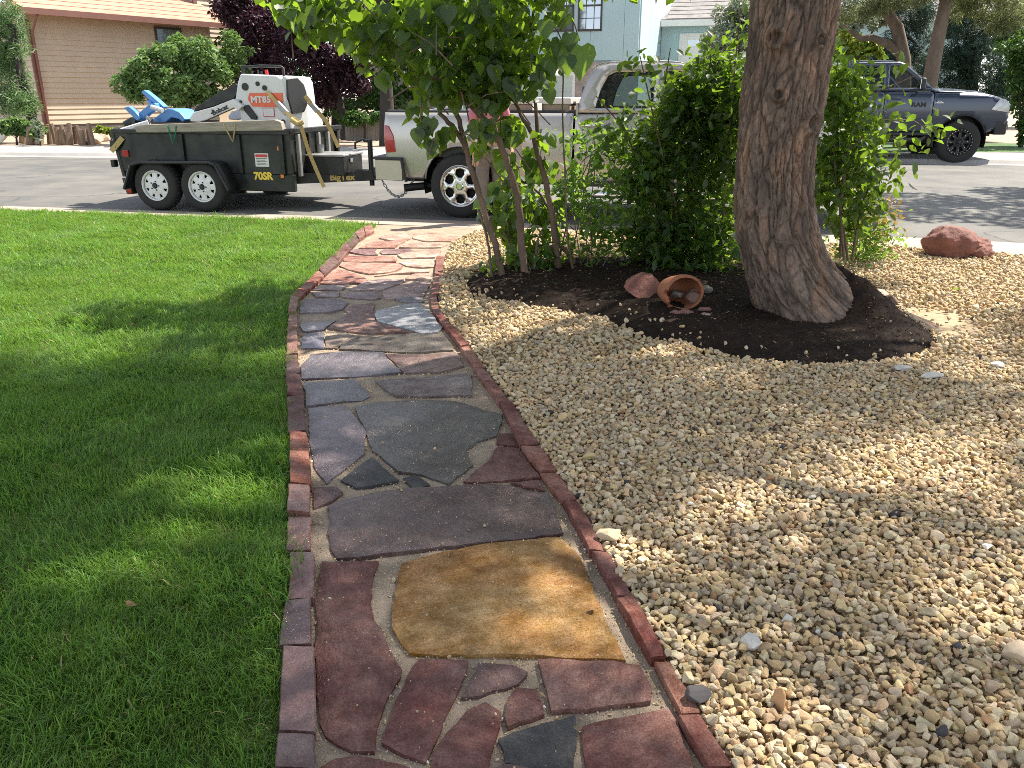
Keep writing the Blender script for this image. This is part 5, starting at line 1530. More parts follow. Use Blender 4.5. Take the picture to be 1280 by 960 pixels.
# pale blue house
BK = Q(797, 75, 31.0); BK.z = 0.1
BDEG = -17
BS = surveyor(BK, BDEG)
bh = empty('blue_house', tuple(BK), 'pale blue house with tall gridded windows behind the silver pickup', 'house', R(BDEG))
uL = BS(470, 60)[0]
MB().span((uL, .04, -.3), (0, 6.2, 8.6)).build('wall', M_bluew, bh)
k = 0
u = uL
while u < -.2:
    MB().span((u, -.012, 2.55), (min(u + 1.19, 0), .038, 8.6)).build('wall_panel', M_bluew, bh); u += 1.2
for k in range(5):
    MB().span((.002, .1 + k * 1.22, .0), (.045, .1 + k * 1.22 + 1.205, 8.6)).build('wall_panel', M_bluew, bh)
zw1 = BS(736, 39)[1]
for pxa, pxb in ((688, 717.5), (722.5, 752.5)):
    ua, ub = BS(pxa, 30)[0], BS(pxb, 30)[0]
    f_ = MB()
    f_.span((ua, -.05, zw1), (ub, -.014, zw1 + .07)); f_.span((ua, -.05, zw1 + 2.1), (ub, -.014, zw1 + 2.17)); f_.span((ua, -.05, zw1), (ua + .06, -.014, zw1 + 2.17)); f_.span((ub - .06, -.05, zw1), (ub, -.014, zw1 + 2.17))
    f_.span((ua, -.05, zw1 + .80), (ub, -.014, zw1 + .86))
    wn = f_.build('window', M_dkframe, bh)
    MB().span((ua + .05, -.022, zw1 + .05), (ub - .05, -.013, zw1 + 2.12)).build('pane', M_pane, wn)
    for j in (1, 2): MB().span((ua + (ub - ua) * j / 3 - .012, -.036, zw1 + .06), (ua + (ub - ua) * j / 3 + .012, -.023, zw1 + 2.1)).build('muntin', M_dkframe, wn)
    for j in (.42, 1.28, 1.7): MB().span((ua + .06, -.034, zw1 + j - .012), (ub - .06, -.0235, zw1 + j + .012)).build('muntin', M_dkframe, wn)
MB().span((uL, -.03, -.3), (-.9, .03, 2.5)).build('brick_base', M_brick, bh)
ga0, gb0 = BS(660, 95); ga1, gb1 = BS(716, 95)
MB().span((ga0 - 2.6, -.07, -.1), (ga1 + .1, -.034, gb0 + .12)).build('door_frame', M_whitet, bh)
gd = MB().span((ga0 - 2.5, -.09, -.1), (ga1, -.072, gb0)).build('garage_door', M_garaged, bh)
for j in range(4): MB().span((ga0 - 2.5, -.098, .5 * j), (ga1, -.0905, .5 * j + .48)).build('door_panel', M_garaged, gd)
MB().span((uL - .4, -.65, 8.3), (.65, 6.8, 8.7)).build('eave', M_whitet, bh)
# garage wing set back on the right
y0 = 5.6
we = BS(840, 30, y0)[1]
MB().span((.06, y0, -.3), (12, y0 + 6, we)).build('wing_wall', M_bluew, bh)
MB().span((.06, y0 - .48, we - .12), (12.4, y0 - .45, we + .12)).build('fascia', M_whitet, bh)
gp = math.tan(R(27))
rw = MB(); rw.add([(.06, y0 - .45, we + .125), (12.4, y0 - .45, we + .125), (12.4, y0 + 4.5, we + .125 + 4.95 * gp), (1.6, y0 + 4.5, we + .125 + 4.95 * gp)], [(0, 1, 2, 3)])
rw = rw.build('wing_roof', M_greyroof, bh, solid=.04)
for k in range(14):
    yy = y0 - .45 + k * .35
    MB().box((6.3, yy + .17, we + .155 + (yy + .17 - y0 + .45) * gp), (12.0 - .0, .36, .02), (R(27) - .03, 0, 0)).build('shingle', M_greyroof, rw)
wa, wb = BS(850, 42, y0); wa2, wb2 = BS(893, 70, y0)
wf = MB().span((wa, y0 - .06, 0), (wa2, y0 - .01, wb)).build('door_frame', M_whitet, bh)
MB().span((wa + .12, y0 - .08, .05), (wa2 - .12, y0 - .062, wb - .12)).build('door', M_whitet, wf)
MB().span((wa + .35, y0 - .09, wb - .5), (wa2 - .35, y0 - .082, wb - .25)).build('door_light', M_pane, wf)

# ------------------------------------------------------------------ trees and shrubs across the street
def LM(name, c, tc=None, transl=0.3, isl=0.35, rough=0.55, spec=0.35):
    return mat(name, c, rough, 0.2, 0.6, island=isl, transl=transl, tcol=tc, spec=spec)
M_barkd = mat('dark_bark', (0.032, 0.026, 0.022), 0.95, 0.35, 5, bump=0.8, bscale=14, stretch=(1, 1, .3))
M_barkg = mat('grey_brown_bark', (0.15, 0.11, 0.08), 0.9, 0.3, 8, bump=0.6, bscale=30, stretch=(1, 1, .4))
L_pine = LM('pine_needles', (0.11, 0.19, 0.075), (.18, .32, .07))
L_round = LM('grey_green_leaf', (0.12, 0.20, 0.065), (.25, .42, .08))
L_plum = LM('purple_leaf', (0.045, 0.02, 0.03), (.10, .028, .05), transl=.25, isl=.55)
L_dark = LM('dark_green_leaf', (0.035, 0.065, 0.022), (.09, .18, .02))
L_mid = LM('mid_green_leaf', (0.06, 0.12, 0.03), (.14, .28, .03))
L_spruce = LM('blue_spruce_needles', (0.035, 0.065, 0.048), (.06, .11, .05), transl=.2)
L_yel = LM('yellow_green_leaf', (0.19, 0.25, 0.035), (.32, .42, .03))
L_silver = LM('silver_leaf', (0.24, 0.28, 0.20), (.35, .42, .22))
L_olive = LM('olive_needles', (0.14, 0.16, 0.07), (.24, .27, .08))

def tree(name, label, cat, bx, by, trunk, tr_r, blobs, n, size, tmpl, lm, bark=None, droop=.3, tilt=.8, group=None, limbs=0, seed=1):
    """a rooted plant: trunk pixel polyline at distance by; crown blobs as (px, py, rx px, ry px, dy)"""
    base = Vector((bx, by, 0.05))
    root = empty(name, tuple(base), label, cat, group=group)
    r = random.Random(seed)
    W = []
    for px, py, rx, ry, dy in blobs:
        c = Q(px, py, by + dy); dep = (by + dy) * CP
        W.append((c.x - bx, c.y - by, c.z - .05, rx * dep / FPX, rx * dep / FPX * .8, ry * dep / FPX))
    W2 = []
    for c in W:
        W2.append((c[0], c[1], c[2], c[3] * .62, c[4] * .62, c[5] * .62))
        k = 9
        W2 += sub_blobs(c[:3], c[3:], k, .24 * min(c[3], c[5]), .46 * min(c[3], c[5]), seed + int(abs(c[0]) * 100))
    foliage('crown', W2, n, size, tmpl, lm, root, droop, tilt, shell=.45)
    tp = [Q(px, py, by) - base for px, py in trunk]
    tp[0].z = -.1
    tb_ = MB(); m = len(tp)
    tb_.tube(tp, [tr_r * (1.25 if i == 0 else 1 - .55 * i / m) for i in range(m)], 10)
    for c in W[:max(1, limbs)]:
        a = tp[-1]; b = Vector(c[:3]); mid = a.lerp(b, .5) + Vector((r.uniform(-.2, .2), 0, r.uniform(-.2, .1)))
        tb_.tube([tp[max(0, m - 2)].lerp(a, .6), mid, b], [tr_r * .4, tr_r * .28, tr_r * .1], 7)
    tb_.build('trunk', bark or M_barkd, root, smooth=60)
    return root

OV, SM, ND, HT = oval_leaf(), small_leaf(), needle_leaf(), heart_leaf()
NDW = (np.array([(0, -.06, 0), (.5, -.05, .02), (1, 0, -.06), (.5, .05, .02), (0, .06, 0)]), np.array([(0, 1, 3), (0, 3, 4), (1, 2, 3)]))
def bxy(px, py, Y): return Q(px, py, Y).x, Y
tree('pine_tree', 'small sunlit pine at the left edge in front of the tan house', 'tree', *bxy(38, 165, 27), [(40, 168), (38, 130), (25, 90), (15, 30)], .16,
     [(15, 30, 28, 40, 0), (5, 75, 40, 35, .3), (25, 115, 32, 30, -.2), (-25, 40, 40, 60, 0), (8, 130, 25, 18, 0)], 9000, .20, NDW, L_pine, tilt=1.0, limbs=4, seed=3)
tree('round_tree', 'rounded grey green small tree behind the loader', 'tree', *bxy(235, 165, 26), [(235, 168), (232, 145), (240, 120)], .11,
     [(175, 92, 36, 30, 0), (215, 70, 40, 28, .2), (255, 80, 45, 34, 0), (225, 105, 50, 22, -.5), (290, 70, 25, 35, .8), (190, 110, 30, 16, -.4), (215, 124, 46, 13, -.3), (262, 122, 34, 16, .2)], 13000, .13, OV, L_round, limbs=5, seed=4)
tree('plum_tree', 'purple leaved plum tree behind the white loader', 'tree', *bxy(425, 165, 28), [(432, 170), (428, 140), (415, 100), (400, 60)], .14,
     [(320, 40, 55, 50, .5), (380, 20, 60, 40, 0), (400, 70, 50, 42, -.5), (340, 95, 45, 38, .3), (440, 85, 35, 40, -.4), (300, 5, 40, 35, 1), (390, 120, 50, 28, .5), (450, 30, 40, 40, .5)], 26000, .13, OV, L_plum, limbs=6, seed=5)
tree('tall_tree', 'tall tree with a straight dark trunk behind the silver pickup tail', 'tree', *bxy(487, 170, 25), [(484, 170), (483, 110), (476, 60), (468, -60)], .21,
     [(470, -50, 90, 50, 0), (500, 20, 40, 40, 1), (520, -20, 60, 50, 0)], 8000, .15, OV, L_dark, limbs=3, seed=6)
tree('hedge_shrub', 'dark leafy shrub behind the tailgate of the silver pickup', 'shrub', *bxy(510, 150, 30), [(510, 150), (512, 120)], .08,
     [(480, 120, 45, 30, 0), (530, 90, 45, 50, .5), (570, 60, 40, 60, 1.0), (430, 140, 30, 18, .0), (500, 60, 40, 30, 1)], 14000, .13, OV, L_mid, limbs=3, seed=7)
tree('low_shrub', 'low green shrub over the weathered picket fence', 'shrub', *bxy(455, 150, 27), [(455, 165), (456, 150)], .04,
     [(450, 148, 18, 12, 0), (475, 146, 14, 10, .2), (432, 150, 14, 9, .2)], 1800, .12, OV, L_mid, seed=8)
tree('spruce_tree', 'dark blue green spruce behind the hood of the grey pickup', 'tree', *bxy(1215, 160, 27), [(1215, 180), (1214, 100), (1212, 0)], .22,
     [(1210, 110, 60, 30, 0), (1220, 70, 55, 32, 0), (1205, 30, 48, 34, 0), (1165, 95, 40, 32, .5), (1255, 110, 35, 35, .4)], 22000, .17, NDW, L_spruce, tilt=1.1, limbs=3, seed=9)
tree('spruce_tree', 'dark spruce between the pine trunks behind the grey pickup cab', 'tree', *bxy(1120, 150, 29), [(1120, 160), (1120, 90), (1120, 20)], .2,
     [(1115, 75, 45, 28, 0), (1150, 60, 40, 36, .4), (1100, 95, 40, 18, 0), (1140, 20, 40, 30, .5)], 13000, .17, NDW, L_spruce, tilt=1.1, limbs=2, seed=10)
tree('yellow_shrub', 'yellow green shrub behind the cab of the grey pickup', 'shrub', *bxy(1075, 110, 25), [(1075, 150), (1075, 90)], .06,
     [(1060, 55, 26, 16, 0), (1090, 58, 22, 14, .2), (1050, 72, 20, 14, 0)], 3500, .12, OV, L_yel, seed=11)
tree('pine_tree', 'leaning pine with bare branches behind the grey pickup', 'tree', *bxy(1162, 120, 23), [(1158, 170), (1161, 110), (1172, 50), (1185, -10), (1195, -80)], .22,
     [(1200, -20, 80, 30, 0), (1130, -5, 50, 22, 0), (1240, 8, 60, 22, .5), (1090, 10, 35, 14, 0), (1265, 25, 30, 18, 0)], 9000, .20, NDW, L_olive, bark=M_barkg, tilt=1.1, limbs=4, seed=12)
rt_ = tree('pine_tree', 'crooked pine trunk with a long low branch left of the leaning pine', 'tree', *bxy(1130, 100, 24), [(1132, 160), (1130, 75), (1122, 35), (1098, 0), (1080, -40)], .20,
     [(1060, -30, 60, 25, 0), (1110, -15, 40, 22, .4), (1050, 20, 22, 12, .6)], 4500, .18, NDW, L_olive, bark=M_barkg, tilt=1.1, limbs=2, seed=13)
b_ = Vector(rt_.location)
mb = MB(); mb.tube([Q(x, y, 24) - b_ for x, y in ((1128, 70), (1110, 55), (1090, 47), (1075, 48), (1060, 36), (1045, 28))], [.13, .11, .09, .08, .06, .03], 8); mb.build('branch', M_barkg, rt_, smooth=60)
tree('silver_tree', 'pale silver leaved tree in front of the blue house garage', 'tree', *bxy(905, 110, 27), [(905, 150), (905, 90), (910, 50)], .12,
     [(905, 50, 40, 36, 0), (930, 20, 35, 30, .3), (895, 80, 30, 20, 0), (950, 60, 25, 40, .5)], 9000, .12, SM, L_silver, limbs=3, seed=14)
tree('silver_tree', 'pale grey green tree behind the crooked pine branch', 'tree', *bxy(1070, 80, 30), [(1070, 120), (1072, 60)], .12,
     [(1065, 20, 35, 26, 0), (1100, 15, 30, 25, .4), (1045, 45, 22, 20, 0)], 5000, .13, SM, L_silver, limbs=2, seed=15)
tree('light_shrub', 'light green shrub at the right edge behind the grey pickup nose', 'shrub', *bxy(1275, 170, 24), [(1278, 180), (1276, 140)], .06,
     [(1275, 60, 30, 40, 1), (1280, 110, 24, 30, .5), (1285, 150, 20, 22, 0), (1300, 80, 40, 60, .5)], 7000, .12, OV, L_mid, limbs=3, seed=16)
tree('leafy_tree', 'dense green tree far behind the trees on the right', 'tree', *bxy(1250, 120, 38), [(1250, 150), (1250, 90)], .2,
     [(1250, 30, 90, 60, 0), (1150, 30, 70, 60, 1), (1330, 50, 70, 70, 0), (1080, 60, 50, 40, 2)], 12000, .24, OV, L_dark, limbs=2, seed=17)
tree('leafy_tree', 'dense dark tree far behind the purple plum tree', 'tree', *bxy(420, 120, 38), [(420, 150), (420, 80)], .2,
     [(400, 40, 90, 60, 0), (500, 60, 70, 70, 1), (320, 50, 60, 60, 0), (430, 120, 90, 30, 0), (350, 100, 70, 40, -1), (480, 130, 60, 30, -1)], 12000, .24, OV, L_dark, limbs=2, seed=18)

# stake fence, logs, small things along the far pavement
M_log = mat('weathered_wood', (0.20, 0.135, 0.09), 0.9, 0.35, 5, bump=0.6, bscale=20, stretch=(1, 1, .2))
M_greywood = mat('grey_fence_wood', (0.17, 0.15, 0.13), 0.9, 0.3, 5, bump=0.5, bscale=20, stretch=(1, 1, .2))
lf = empty('log_edging', tuple(P(85, 181, .08)), 'row of upright split logs in front of the tan house', 'edging')
b_ = Vector(lf.location)
r = random.Random(5)
for k in range(15):
    px = 62 + k * 3.9 + r.uniform(-.8, .8)
    p0 = P(px, 181 - r.uniform(0, 1.5), .08) - b_; h = r.uniform(.36, .62)
    MB().tube([p0 + Vector((0, 0, -.05)), p0 + Vector((r.uniform(-.06, .06), 0, h))], [.075, .065], 7).build('log', M_log, lf, smooth=30)
for k, (px, py, L_) in enumerate(((38, 181, .5), (44, 180, .7), (49, 181, .45), (29, 179, .4))):
    p0 = P(px, py, .08)
    o = MB().tube([p0, p0 + Vector((.05, .1, L_))], [.13, .11], 8).build('log', M_log, None, smooth=30)
    tag(o, ['short leftmost but one stump of split wood by the far pavement', 'tallest stump of split wood by the far pavement', 'stump of split wood nearest the upright split logs', 'small pale stump furthest left by the far pavement'][k], 'log', 'stumps by the far pavement')
pf = empty('picket_fence', tuple(P(455, 176, .08)), 'low weathered picket fence behind the trailer hitch', 'fence')
b_ = Vector(pf.location)
for k in range(13):
    px = 434 + k * 3.4
    p0 = P(px, 176, .08) - b_
    MB().box(p0 + Vector((0, 0, .36 + r.uniform(-.03, .03))), (.085, .025, .74), (0, r.uniform(-.03, .03), R(-8))).build('picket', M_greywood, pf)
M_pale = mat('pale_rubble', (0.40, 0.30, 0.235), 0.9, 0.3, 4, bump=0.5, bscale=16)
def rock(name, loc, rad, m, label, cat, seed, parent=None, rz=0, sub_=3, amp=.22, group=None):
    bm = bmesh.new(); bmesh.ops.create_icosphere(bm, subdivisions=sub_, radius=1)
    rr = random.Random(seed)
    pl = []
    for _ in range(10):
        n = Vector((rr.gauss(0, 1), rr.gauss(0, 1), rr.gauss(0, 1))).normalized(); pl.append((n, rr.uniform(.45, .85)))
    for v in bm.verts:
        for n, d in pl:
            h = v.co.dot(n) - d
            if h > 0: v.co -= n * h * .94
        c = v.co.copy()
        v.co *= 1 + amp * .5 * noise.noise(c * 1.6 + Vector((seed, 0, 0))) + amp * .25 * noise.noise(c * 4 + Vector((0, seed, 0))) + amp * .10 * noise.noise(c * 11)
        v.co = Vector((v.co.x * rad[0], v.co.y * rad[1], v.co.z * rad[2]))
    me = bpy.data.meshes.new(name); bm.to_mesh(me); bm.free()
    me.materials.append(m); me.polygons.foreach_set('use_smooth', [True] * len(me.polygons)); me.set_sharp_from_angle(angle=R(27))
    o = link(name, me, parent, loc, (0, 0, rz))
    if label: tag(o, label, cat, group)
    return o
for k, (px, py, s) in enumerate(((104, 178, .30), (112, 180, .24), (121, 179, .33), (128, 177, .25), (116, 173, .3), (108, 171, .2), (125, 171, .22))):
    rock('rubble_rock', tuple(P(px, py, .08) + Vector((0, 0, s * .4))), (s, s * .8, s * .6), M_pale, ['pale broken rock touching the last split log', 'pale rock second from the split logs along the heap front', 'largest pale rock at the front of the heap', 'pale rock at the right end of the heap front', 'pale rock in the middle of the heap', 'small pale rock on the back of the heap beside the split logs', 'small pale rock on the back of the heap at its right end'][k], 'rock', 30 + k, group='rocks heaped by the split logs', sub_=2)
tree('flowering_shrub', 'low leafy plants at the far left beside the pavement', 'shrub', *bxy(20, 175, 25.5), [(20, 178), (20, 165)], .03,
     [(5, 158, 20, 12, 0), (30, 160, 18, 14, .2), (45, 165, 10, 10, -.1)], 2200, .12, OV, L_round, seed=21)
tree('twiggy_shrub', 'pale twiggy shrub between the stumps and the split logs', 'shrub', *bxy(52, 170, 25), [(50, 178), (45, 150), (40, 140)], .02,
     [(48, 160, 8, 18, 0)], 250, .09, OV, L_silver, seed=22)
tree('weed_patch', 'bright green weeds under the tan siding', 'shrub', *bxy(138, 166, 28), [(138, 170), (138, 164)], .02,
     [(130, 163, 20, 6, 0), (150, 164, 14, 6, 0)], 1500, .10, SM, L_yel, seed=23)
rock('white_rock', tuple(P(3, 179, .08) + Vector((0, 0, .3))), (.35, .3, .42), M_whitet, 'white painted rock at the left edge across the street', 'rock', 77, sub_=2)
# strip of grass beyond the far pavement on the right
fx = np.linspace(9, 40, 20); yb2 = line(PAVE, fx)
mb = MB(); mb.grid([[(x, y + .02, .082) for x, y in zip(fx, yb2)], [(x, y + 4, .10) for x, y in zip(fx, yb2)]])
struct(mb.build('far_lawn', mat('far_grass', (0.06, 0.12, 0.025), .9, .4, 6, bump=.8, bscale=40)), 'grass strip beyond the far pavement')
# ------------------------------------------------------------------ the big pine beside the gravel
def bark_mat():
    m = bpy.data.materials.new('pine_bark'); m.use_nodes = True
    t = m.node_tree; b = t.nodes['Principled BSDF']; b.inputs['Roughness'].default_value = .92; b.inputs['Specular IOR Level'].default_value = .2
    at = _n(t, 'ShaderNodeAttribute'); at.attribute_name = 'plate'      # bark plate (1) or the darker tone in the fissures between plates (0)
    tc = _n(t, 'ShaderNodeTexCoord'); mp = _n(t, 'ShaderNodeMapping'); mp.inputs['Scale'].default_value = (1, 1, .35)
    t.links.new(tc.outputs['Object'], mp.inputs[0])
    n1 = _n(t, 'ShaderNodeTexNoise'); n1.inputs['Scale'].default_value = 9; n1.inputs['Detail'].default_value = 8
    n2 = _n(t, 'ShaderNodeTexNoise'); n2.inputs['Scale'].default_value = 60; n2.inputs['Detail'].default_value = 6
    t.links.new(mp.outputs[0], n1.inputs['Vector']); t.links.new(mp.outputs[0], n2.inputs['Vector'])
    r1 = _n(t, 'ShaderNodeValToRGB')
    e = r1.color_ramp.elements; e[0].position = .32; e[0].color = (.15, .115, .09, 1); e[1].position = .68; e[1].color = (.31, .195, .13, 1)
    q = r1.color_ramp.elements.new(.5); q.color = (.205, .152, .118, 1)
    t.links.new(n1.outputs['Fac'], r1.inputs[0])
    m2 = _n(t, 'ShaderNodeMix', data_type='RGBA', blend_type='OVERLAY'); m2.inputs[0].default_value = .55
    t.links.new(r1.outputs[0], m2.inputs[6])
    gr = _n(t, 'ShaderNodeValToRGB'); gr.color_ramp.elements[0].color = (.3, .3, .3, 1); gr.color_ramp.elements[1].color = (.72, .7, .68, 1); gr.color_ramp.elements[0].position = .3; gr.color_ramp.elements[1].position = .7
    t.links.new(n2.outputs['Fac'], gr.inputs[0]); t.links.new(gr.outputs[0], m2.inputs[7])
    m3 = _n(t, 'ShaderNodeMix', data_type='RGBA')
    m3.inputs[6].default_value = (.035, .026, .021, 1)
    t.links.new(at.outputs['Fac'], m3.inputs[0]); t.links.new(m2.outputs[2], m3.inputs[7])
    t.links.new(m3.outputs[2], b.inputs['Base Color'])
    bp = _n(t, 'ShaderNodeBump'); bp.inputs['Strength'].default_value = .8; bp.inputs['Distance'].default_value = .016
    t.links.new(n2.outputs['Fac'], bp.inputs['Height']); t.links.new(bp.outputs[0], b.inputs['Normal'])
    return m
M_bark = bark_mat()
PY = 5.75
edge_px = [(-60, 948, 1056), (0, 943, 1050), (60, 935, 1038), (110, 929, 1031), (150, 926, 1023), (180, 923, 1018), (230, 920, 1014), (290, 922, 1023), (330, 930, 1040), (355, 937, 1056), (370, 941, 1070), (382, 944, 1085), (392, 946, 1098), (402, 948, 1110)]
prof = []
for y, xl, xr in edge_px:
    c = Q((xl + xr) / 2, y, PY); rr_ = (Q(xr, y, PY).x - Q(xl, y, PY).x) / 2
    prof.append((c.z, c.x, rr_))
prof = prof[::-1]
PZ, PX_, PR = [a[0] for a in prof], [a[1] for a in prof], [a[2] for a in prof]
root_pine = empty('pine_tree', (2.05, PY, 0), 'big pine with thick plated bark standing in the mulch bed', 'tree')
def pine_trunk():
    nz_, na = 430, 330
    zs = np.concatenate([np.linspace(PZ[0] - .12, 2.45, nz_)])
    cx = np.interp(zs, PZ, PX_); rr = np.interp(zs, PZ, PR)
    k = np.ones(25) / 25
    cx = np.convolve(np.pad(cx, 12, 'edge'), k, 'valid'); rr = np.convolve(np.pad(rr, 12, 'edge'), k, 'valid')
    ang = np.linspace(0, 2 * np.pi, na, endpoint=False)
    # plated bark: stretched cells with deep fissures between them
    from mathutils.kdtree import KDTree
    r = np.random.default_rng(5)
    def cells(nc, sv, seed):
        r = np.random.default_rng(seed)
        U = r.uniform(0, 1, nc); V = r.uniform(-.3, 2.6, nc)
        kd = KDTree(nc)
        circ = 1.9
        for i in range(nc):
            a = U[i] * 2 * math.pi
            kd.insert((circ / (2 * math.pi) * math.cos(a), circ / (2 * math.pi) * math.sin(a), V[i] * sv), i)
        kd.balance(); return kd
    kd1, kd2 = cells(620, .20, 5), cells(3000, .30, 6)
    knots = [(Q(1001, 152, PY), .052), (Q(1008, 52, PY), .035), (Q(960, 118, PY), .03), (Q(960, 50, PY), .045)]
    V = np.zeros((nz_, na, 3)); A = np.zeros((nz_, na))
    for i, z in enumerate(zs):
        for j, a in enumerate(ang):
            wob = .10 * noise.noise(Vector((math.cos(a) * 2.2, math.sin(a) * 2.2, z * 1.6))) 
            w2 = .035 * noise.noise(Vector((math.cos(a) * 7, math.sin(a) * 7, z * 5 + 9)))
            w3 = .02 * noise.noise(Vector((math.cos(a) * 19, math.sin(a) * 19, z * 15)))
            aa = a + (wob + w2 + w3) * 1.9
            q = Vector((.3024 * math.cos(aa), .3024 * math.sin(aa), (z + wob * 1.2 + w2) * .20))
            f = kd1.find_n(q, 2); d1 = f[1][2] - f[0][2]; hsh = (f[0][1] * 0.618) % 1
            q2 = Vector((.3024 * math.cos(aa), .3024 * math.sin(aa), (z + w2) * .30))
            f2 = kd2.find_n(q2, 2); d2 = f2[1][2] - f2[0][2]; hs2 = (f2[0][1] * .618) % 1
            p1 = min(1, d1 / (.014 + .016 * hsh)); p2 = min(1, d2 / .008)
            plate_ = p1 ** .6
            h = .024 * plate_ * (.5 + .8 * hsh) + .008 * p2 ** .5 * (.3 + 1.2 * hs2) + .006 * noise.noise(Vector((math.cos(a) * 9, math.sin(a) * 9, z * 16))) + .004 * noise.noise(Vector((math.cos(a) * 25, math.sin(a) * 25, z * 22)))
            R0 = rr[i] * (1 + .05 * noise.noise(Vector((math.cos(a) * 1.2, math.sin(a) * 1.2, z * .9))))
            flare = (max(0, .5 - z) / .5) ** 2
            # root ridges spread at the foot, the strongest towards the right
            R0 *= 1 + flare * (.78 * max(0, math.cos(a + .5)) ** 5 + .40 * max(0, math.cos(a + 1.75)) ** 8 + .14 * noise.noise(Vector((math.cos(a) * 3, math.sin(a) * 3, 0))))
            x, y = cx[i] + (R0 + h - .02) * math.cos(a), PY + (R0 * .95 + h - .02) * math.sin(a)
            if math.sin(a) < .2:
                for kp, kr in knots:
                    d = math.hypot((x - kp.x), (z - kp.z) * .85)
                    if d < kr * 2.6:
                        e = d / kr
                        b_ = .035 * math.exp(-((e - 1.0) / .45) ** 2) - .02 * math.exp(-(e / .55) ** 2)
                        x += b_ * math.cos(a); y += b_ * math.sin(a)
            V[i, j] = (x - 2.05, y - PY, z); A[i, j] = min(1, .12 + .88 * min(plate_, .45 + .55 * p2))
    idx = np.arange(nz_ * na).reshape(nz_, na)
    F = np.stack([idx[:-1], np.roll(idx, -1, 1)[:-1], np.roll(idx, -1, 1)[1:], idx[1:]], -1).reshape(-1, 4)
    me = np_mesh('trunk', V.reshape(-1, 3), F, M_bark, True)
    at = me.attributes.new('plate', 'FLOAT', 'POINT'); at.data.foreach_set('value', A.astype(np.float32).ravel())
    return link('trunk', me, root_pine), (cx[-1], rr[-1])
_, (ptx, ptr) = pine_trunk()
up = MB(); up.tube([(ptx - 2.05, 0, 2.40), (ptx - 2.05 + .02, 0.02, 3.5), (.18, .1, 5.5), (.3, .1, 8), (.45, .2, 12)], [ptr * .97, ptr * .93, .23, .17, .05], 18, False)
up.build('upper_trunk', M_barkg, root_pine, smooth=60)

# the crown: its clumps stand where they throw the shade the photograph shows
SH = Vector((SUN.x / SUN.z, SUN.y / SUN.z))
def shade(x, y):
    n = noise.noise(Vector((x * .9, y * .9, 3.3))) * .8 + noise.noise(Vector((x * 2.3, y * 2.3, 8))) * .5
    if x < -.5:                                     # lawn
        yb = np.interp(x, [-6, -4, -2.7, -1.78, -.5], [2.6, 3.2, 4.0, 5.5, 6.0])
        s = .97 if y < yb - .5 else (.55 if y < yb else .0)
        if yb < y < yb + .75 and n > .15 and x > -3.6: s = .8
        if 2.0 < y < yb and n > .54: s *= .2
        if y > 4.4: s *= .3
        if 2.0 < y < yb and n < -.36: s *= .15
        if x > -1.5 and 2.1 < y < 3.5 and n < .25: s *= .25
        return s
    if x < .6 and y < 8:                            # path
        if y > 6.3: return .02
        if y > 4.3: return .4 if n < .05 else .04
        return .85 if n < .2 else .04
    if y > 5.6 and x > 2.7: return .02               # far gravel in the sun
    if y > 4.4 and x > 2.2: return .22 if n < .1 else .0
    if y > 6.0: return .08
    if y > 4.6: return .75
    if y > 3.1: return (.6 if n < .05 else .02) if x > 1.4 else (.7 if n < .2 else .05)
    return .62 if n < .12 else .03
cl = []
r = random.Random(17)
tries = 0
while tries < 1750:
    tries += 1
    gx_, gy_ = r.uniform(-5.2, 6.5), r.uniform(-.6, 8.5)
    if r.random() > shade(gx_, gy_): continue
    h = r.uniform(4.2, 9.5)
    cxx, cyy = gx_ + h * SH.x, gy_ + h * SH.y
    if math.hypot(cxx - 3.2, (cyy - 5.6)) > 6.5: continue
    if cyy > 0 and h < 1.5 + .13 * cyy + 1.0: continue
    # gaps towards the sun over the redbud and the bush
    ax_, ay_ = cxx - (h - 2.1) * SH.x, cyy - (h - 2.1) * SH.y
    if -2.3 < ax_ < 2.4 and 5.8 < ay_ < 8.2 and r.random() < (.8 if ax_ < .5 else .5): continue
    s = r.uniform(.18, .38)
    cl.append((cxx - 2.05, cyy - PY, h, s, s, s * .7))
L_near = LM('long_pine_needles', (0.07, 0.12, 0.04), (.12, .2, .04))
NDS = (np.array([(0, -.045, 0), (.6, -.04, .02), (1, 0, -.06), (.6, .04, .02), (0, .045, 0)]), np.array([(0, 1, 3), (0, 3, 4), (1, 2, 3)]))
foliage('crown', cl, 125 * len(cl), .20, NDS, L_near, root_pine, .1, 1.2, shell=.2)
br = MB()
for k in range(34):
    c = cl[(k * 23) % len(cl)]
    z0 = max(3.4, c[2] - r.uniform(.3, 1.5)); t_ = np.interp(z0, [2.4, 12], [ptx - 2.05, .45])
    a, b = Vector((t_, .05, z0)), Vector(c[:3])
    br.tube([a, a.lerp(b, .5) + Vector((0, 0, .25)), b], [.07, .045, .012], 6)
br.build('branch', M_barkg, root_pine, smooth=60)

# a street tree just beyond the right edge throws the dapples on the street
stc = Vector((13.6, 13.2, 0))
stt = empty('street_tree', tuple(stc), 'leafy street tree standing past the right edge of the gravel', 'tree')
MB().tube([(0, 0, -.2), (.05, 0, 2.2), (-.1, .1, 4.5), (0, 0, 7)], [.26, .2, .15, .05], 10).build('trunk', M_barkg, stt, smooth=60)
bl = [(c[0] , c[1], c[2], c[3], c[4], c[5]) for c in sub_blobs((-.6, 0, 6.6), (4.0, 3.4, 2.4), 46, .45, .85, 9, .7) if not (c[0] < -2.9 and c[2] < 5.0)]
foliage('crown', bl, 15000, .16, OV, L_mid, stt)

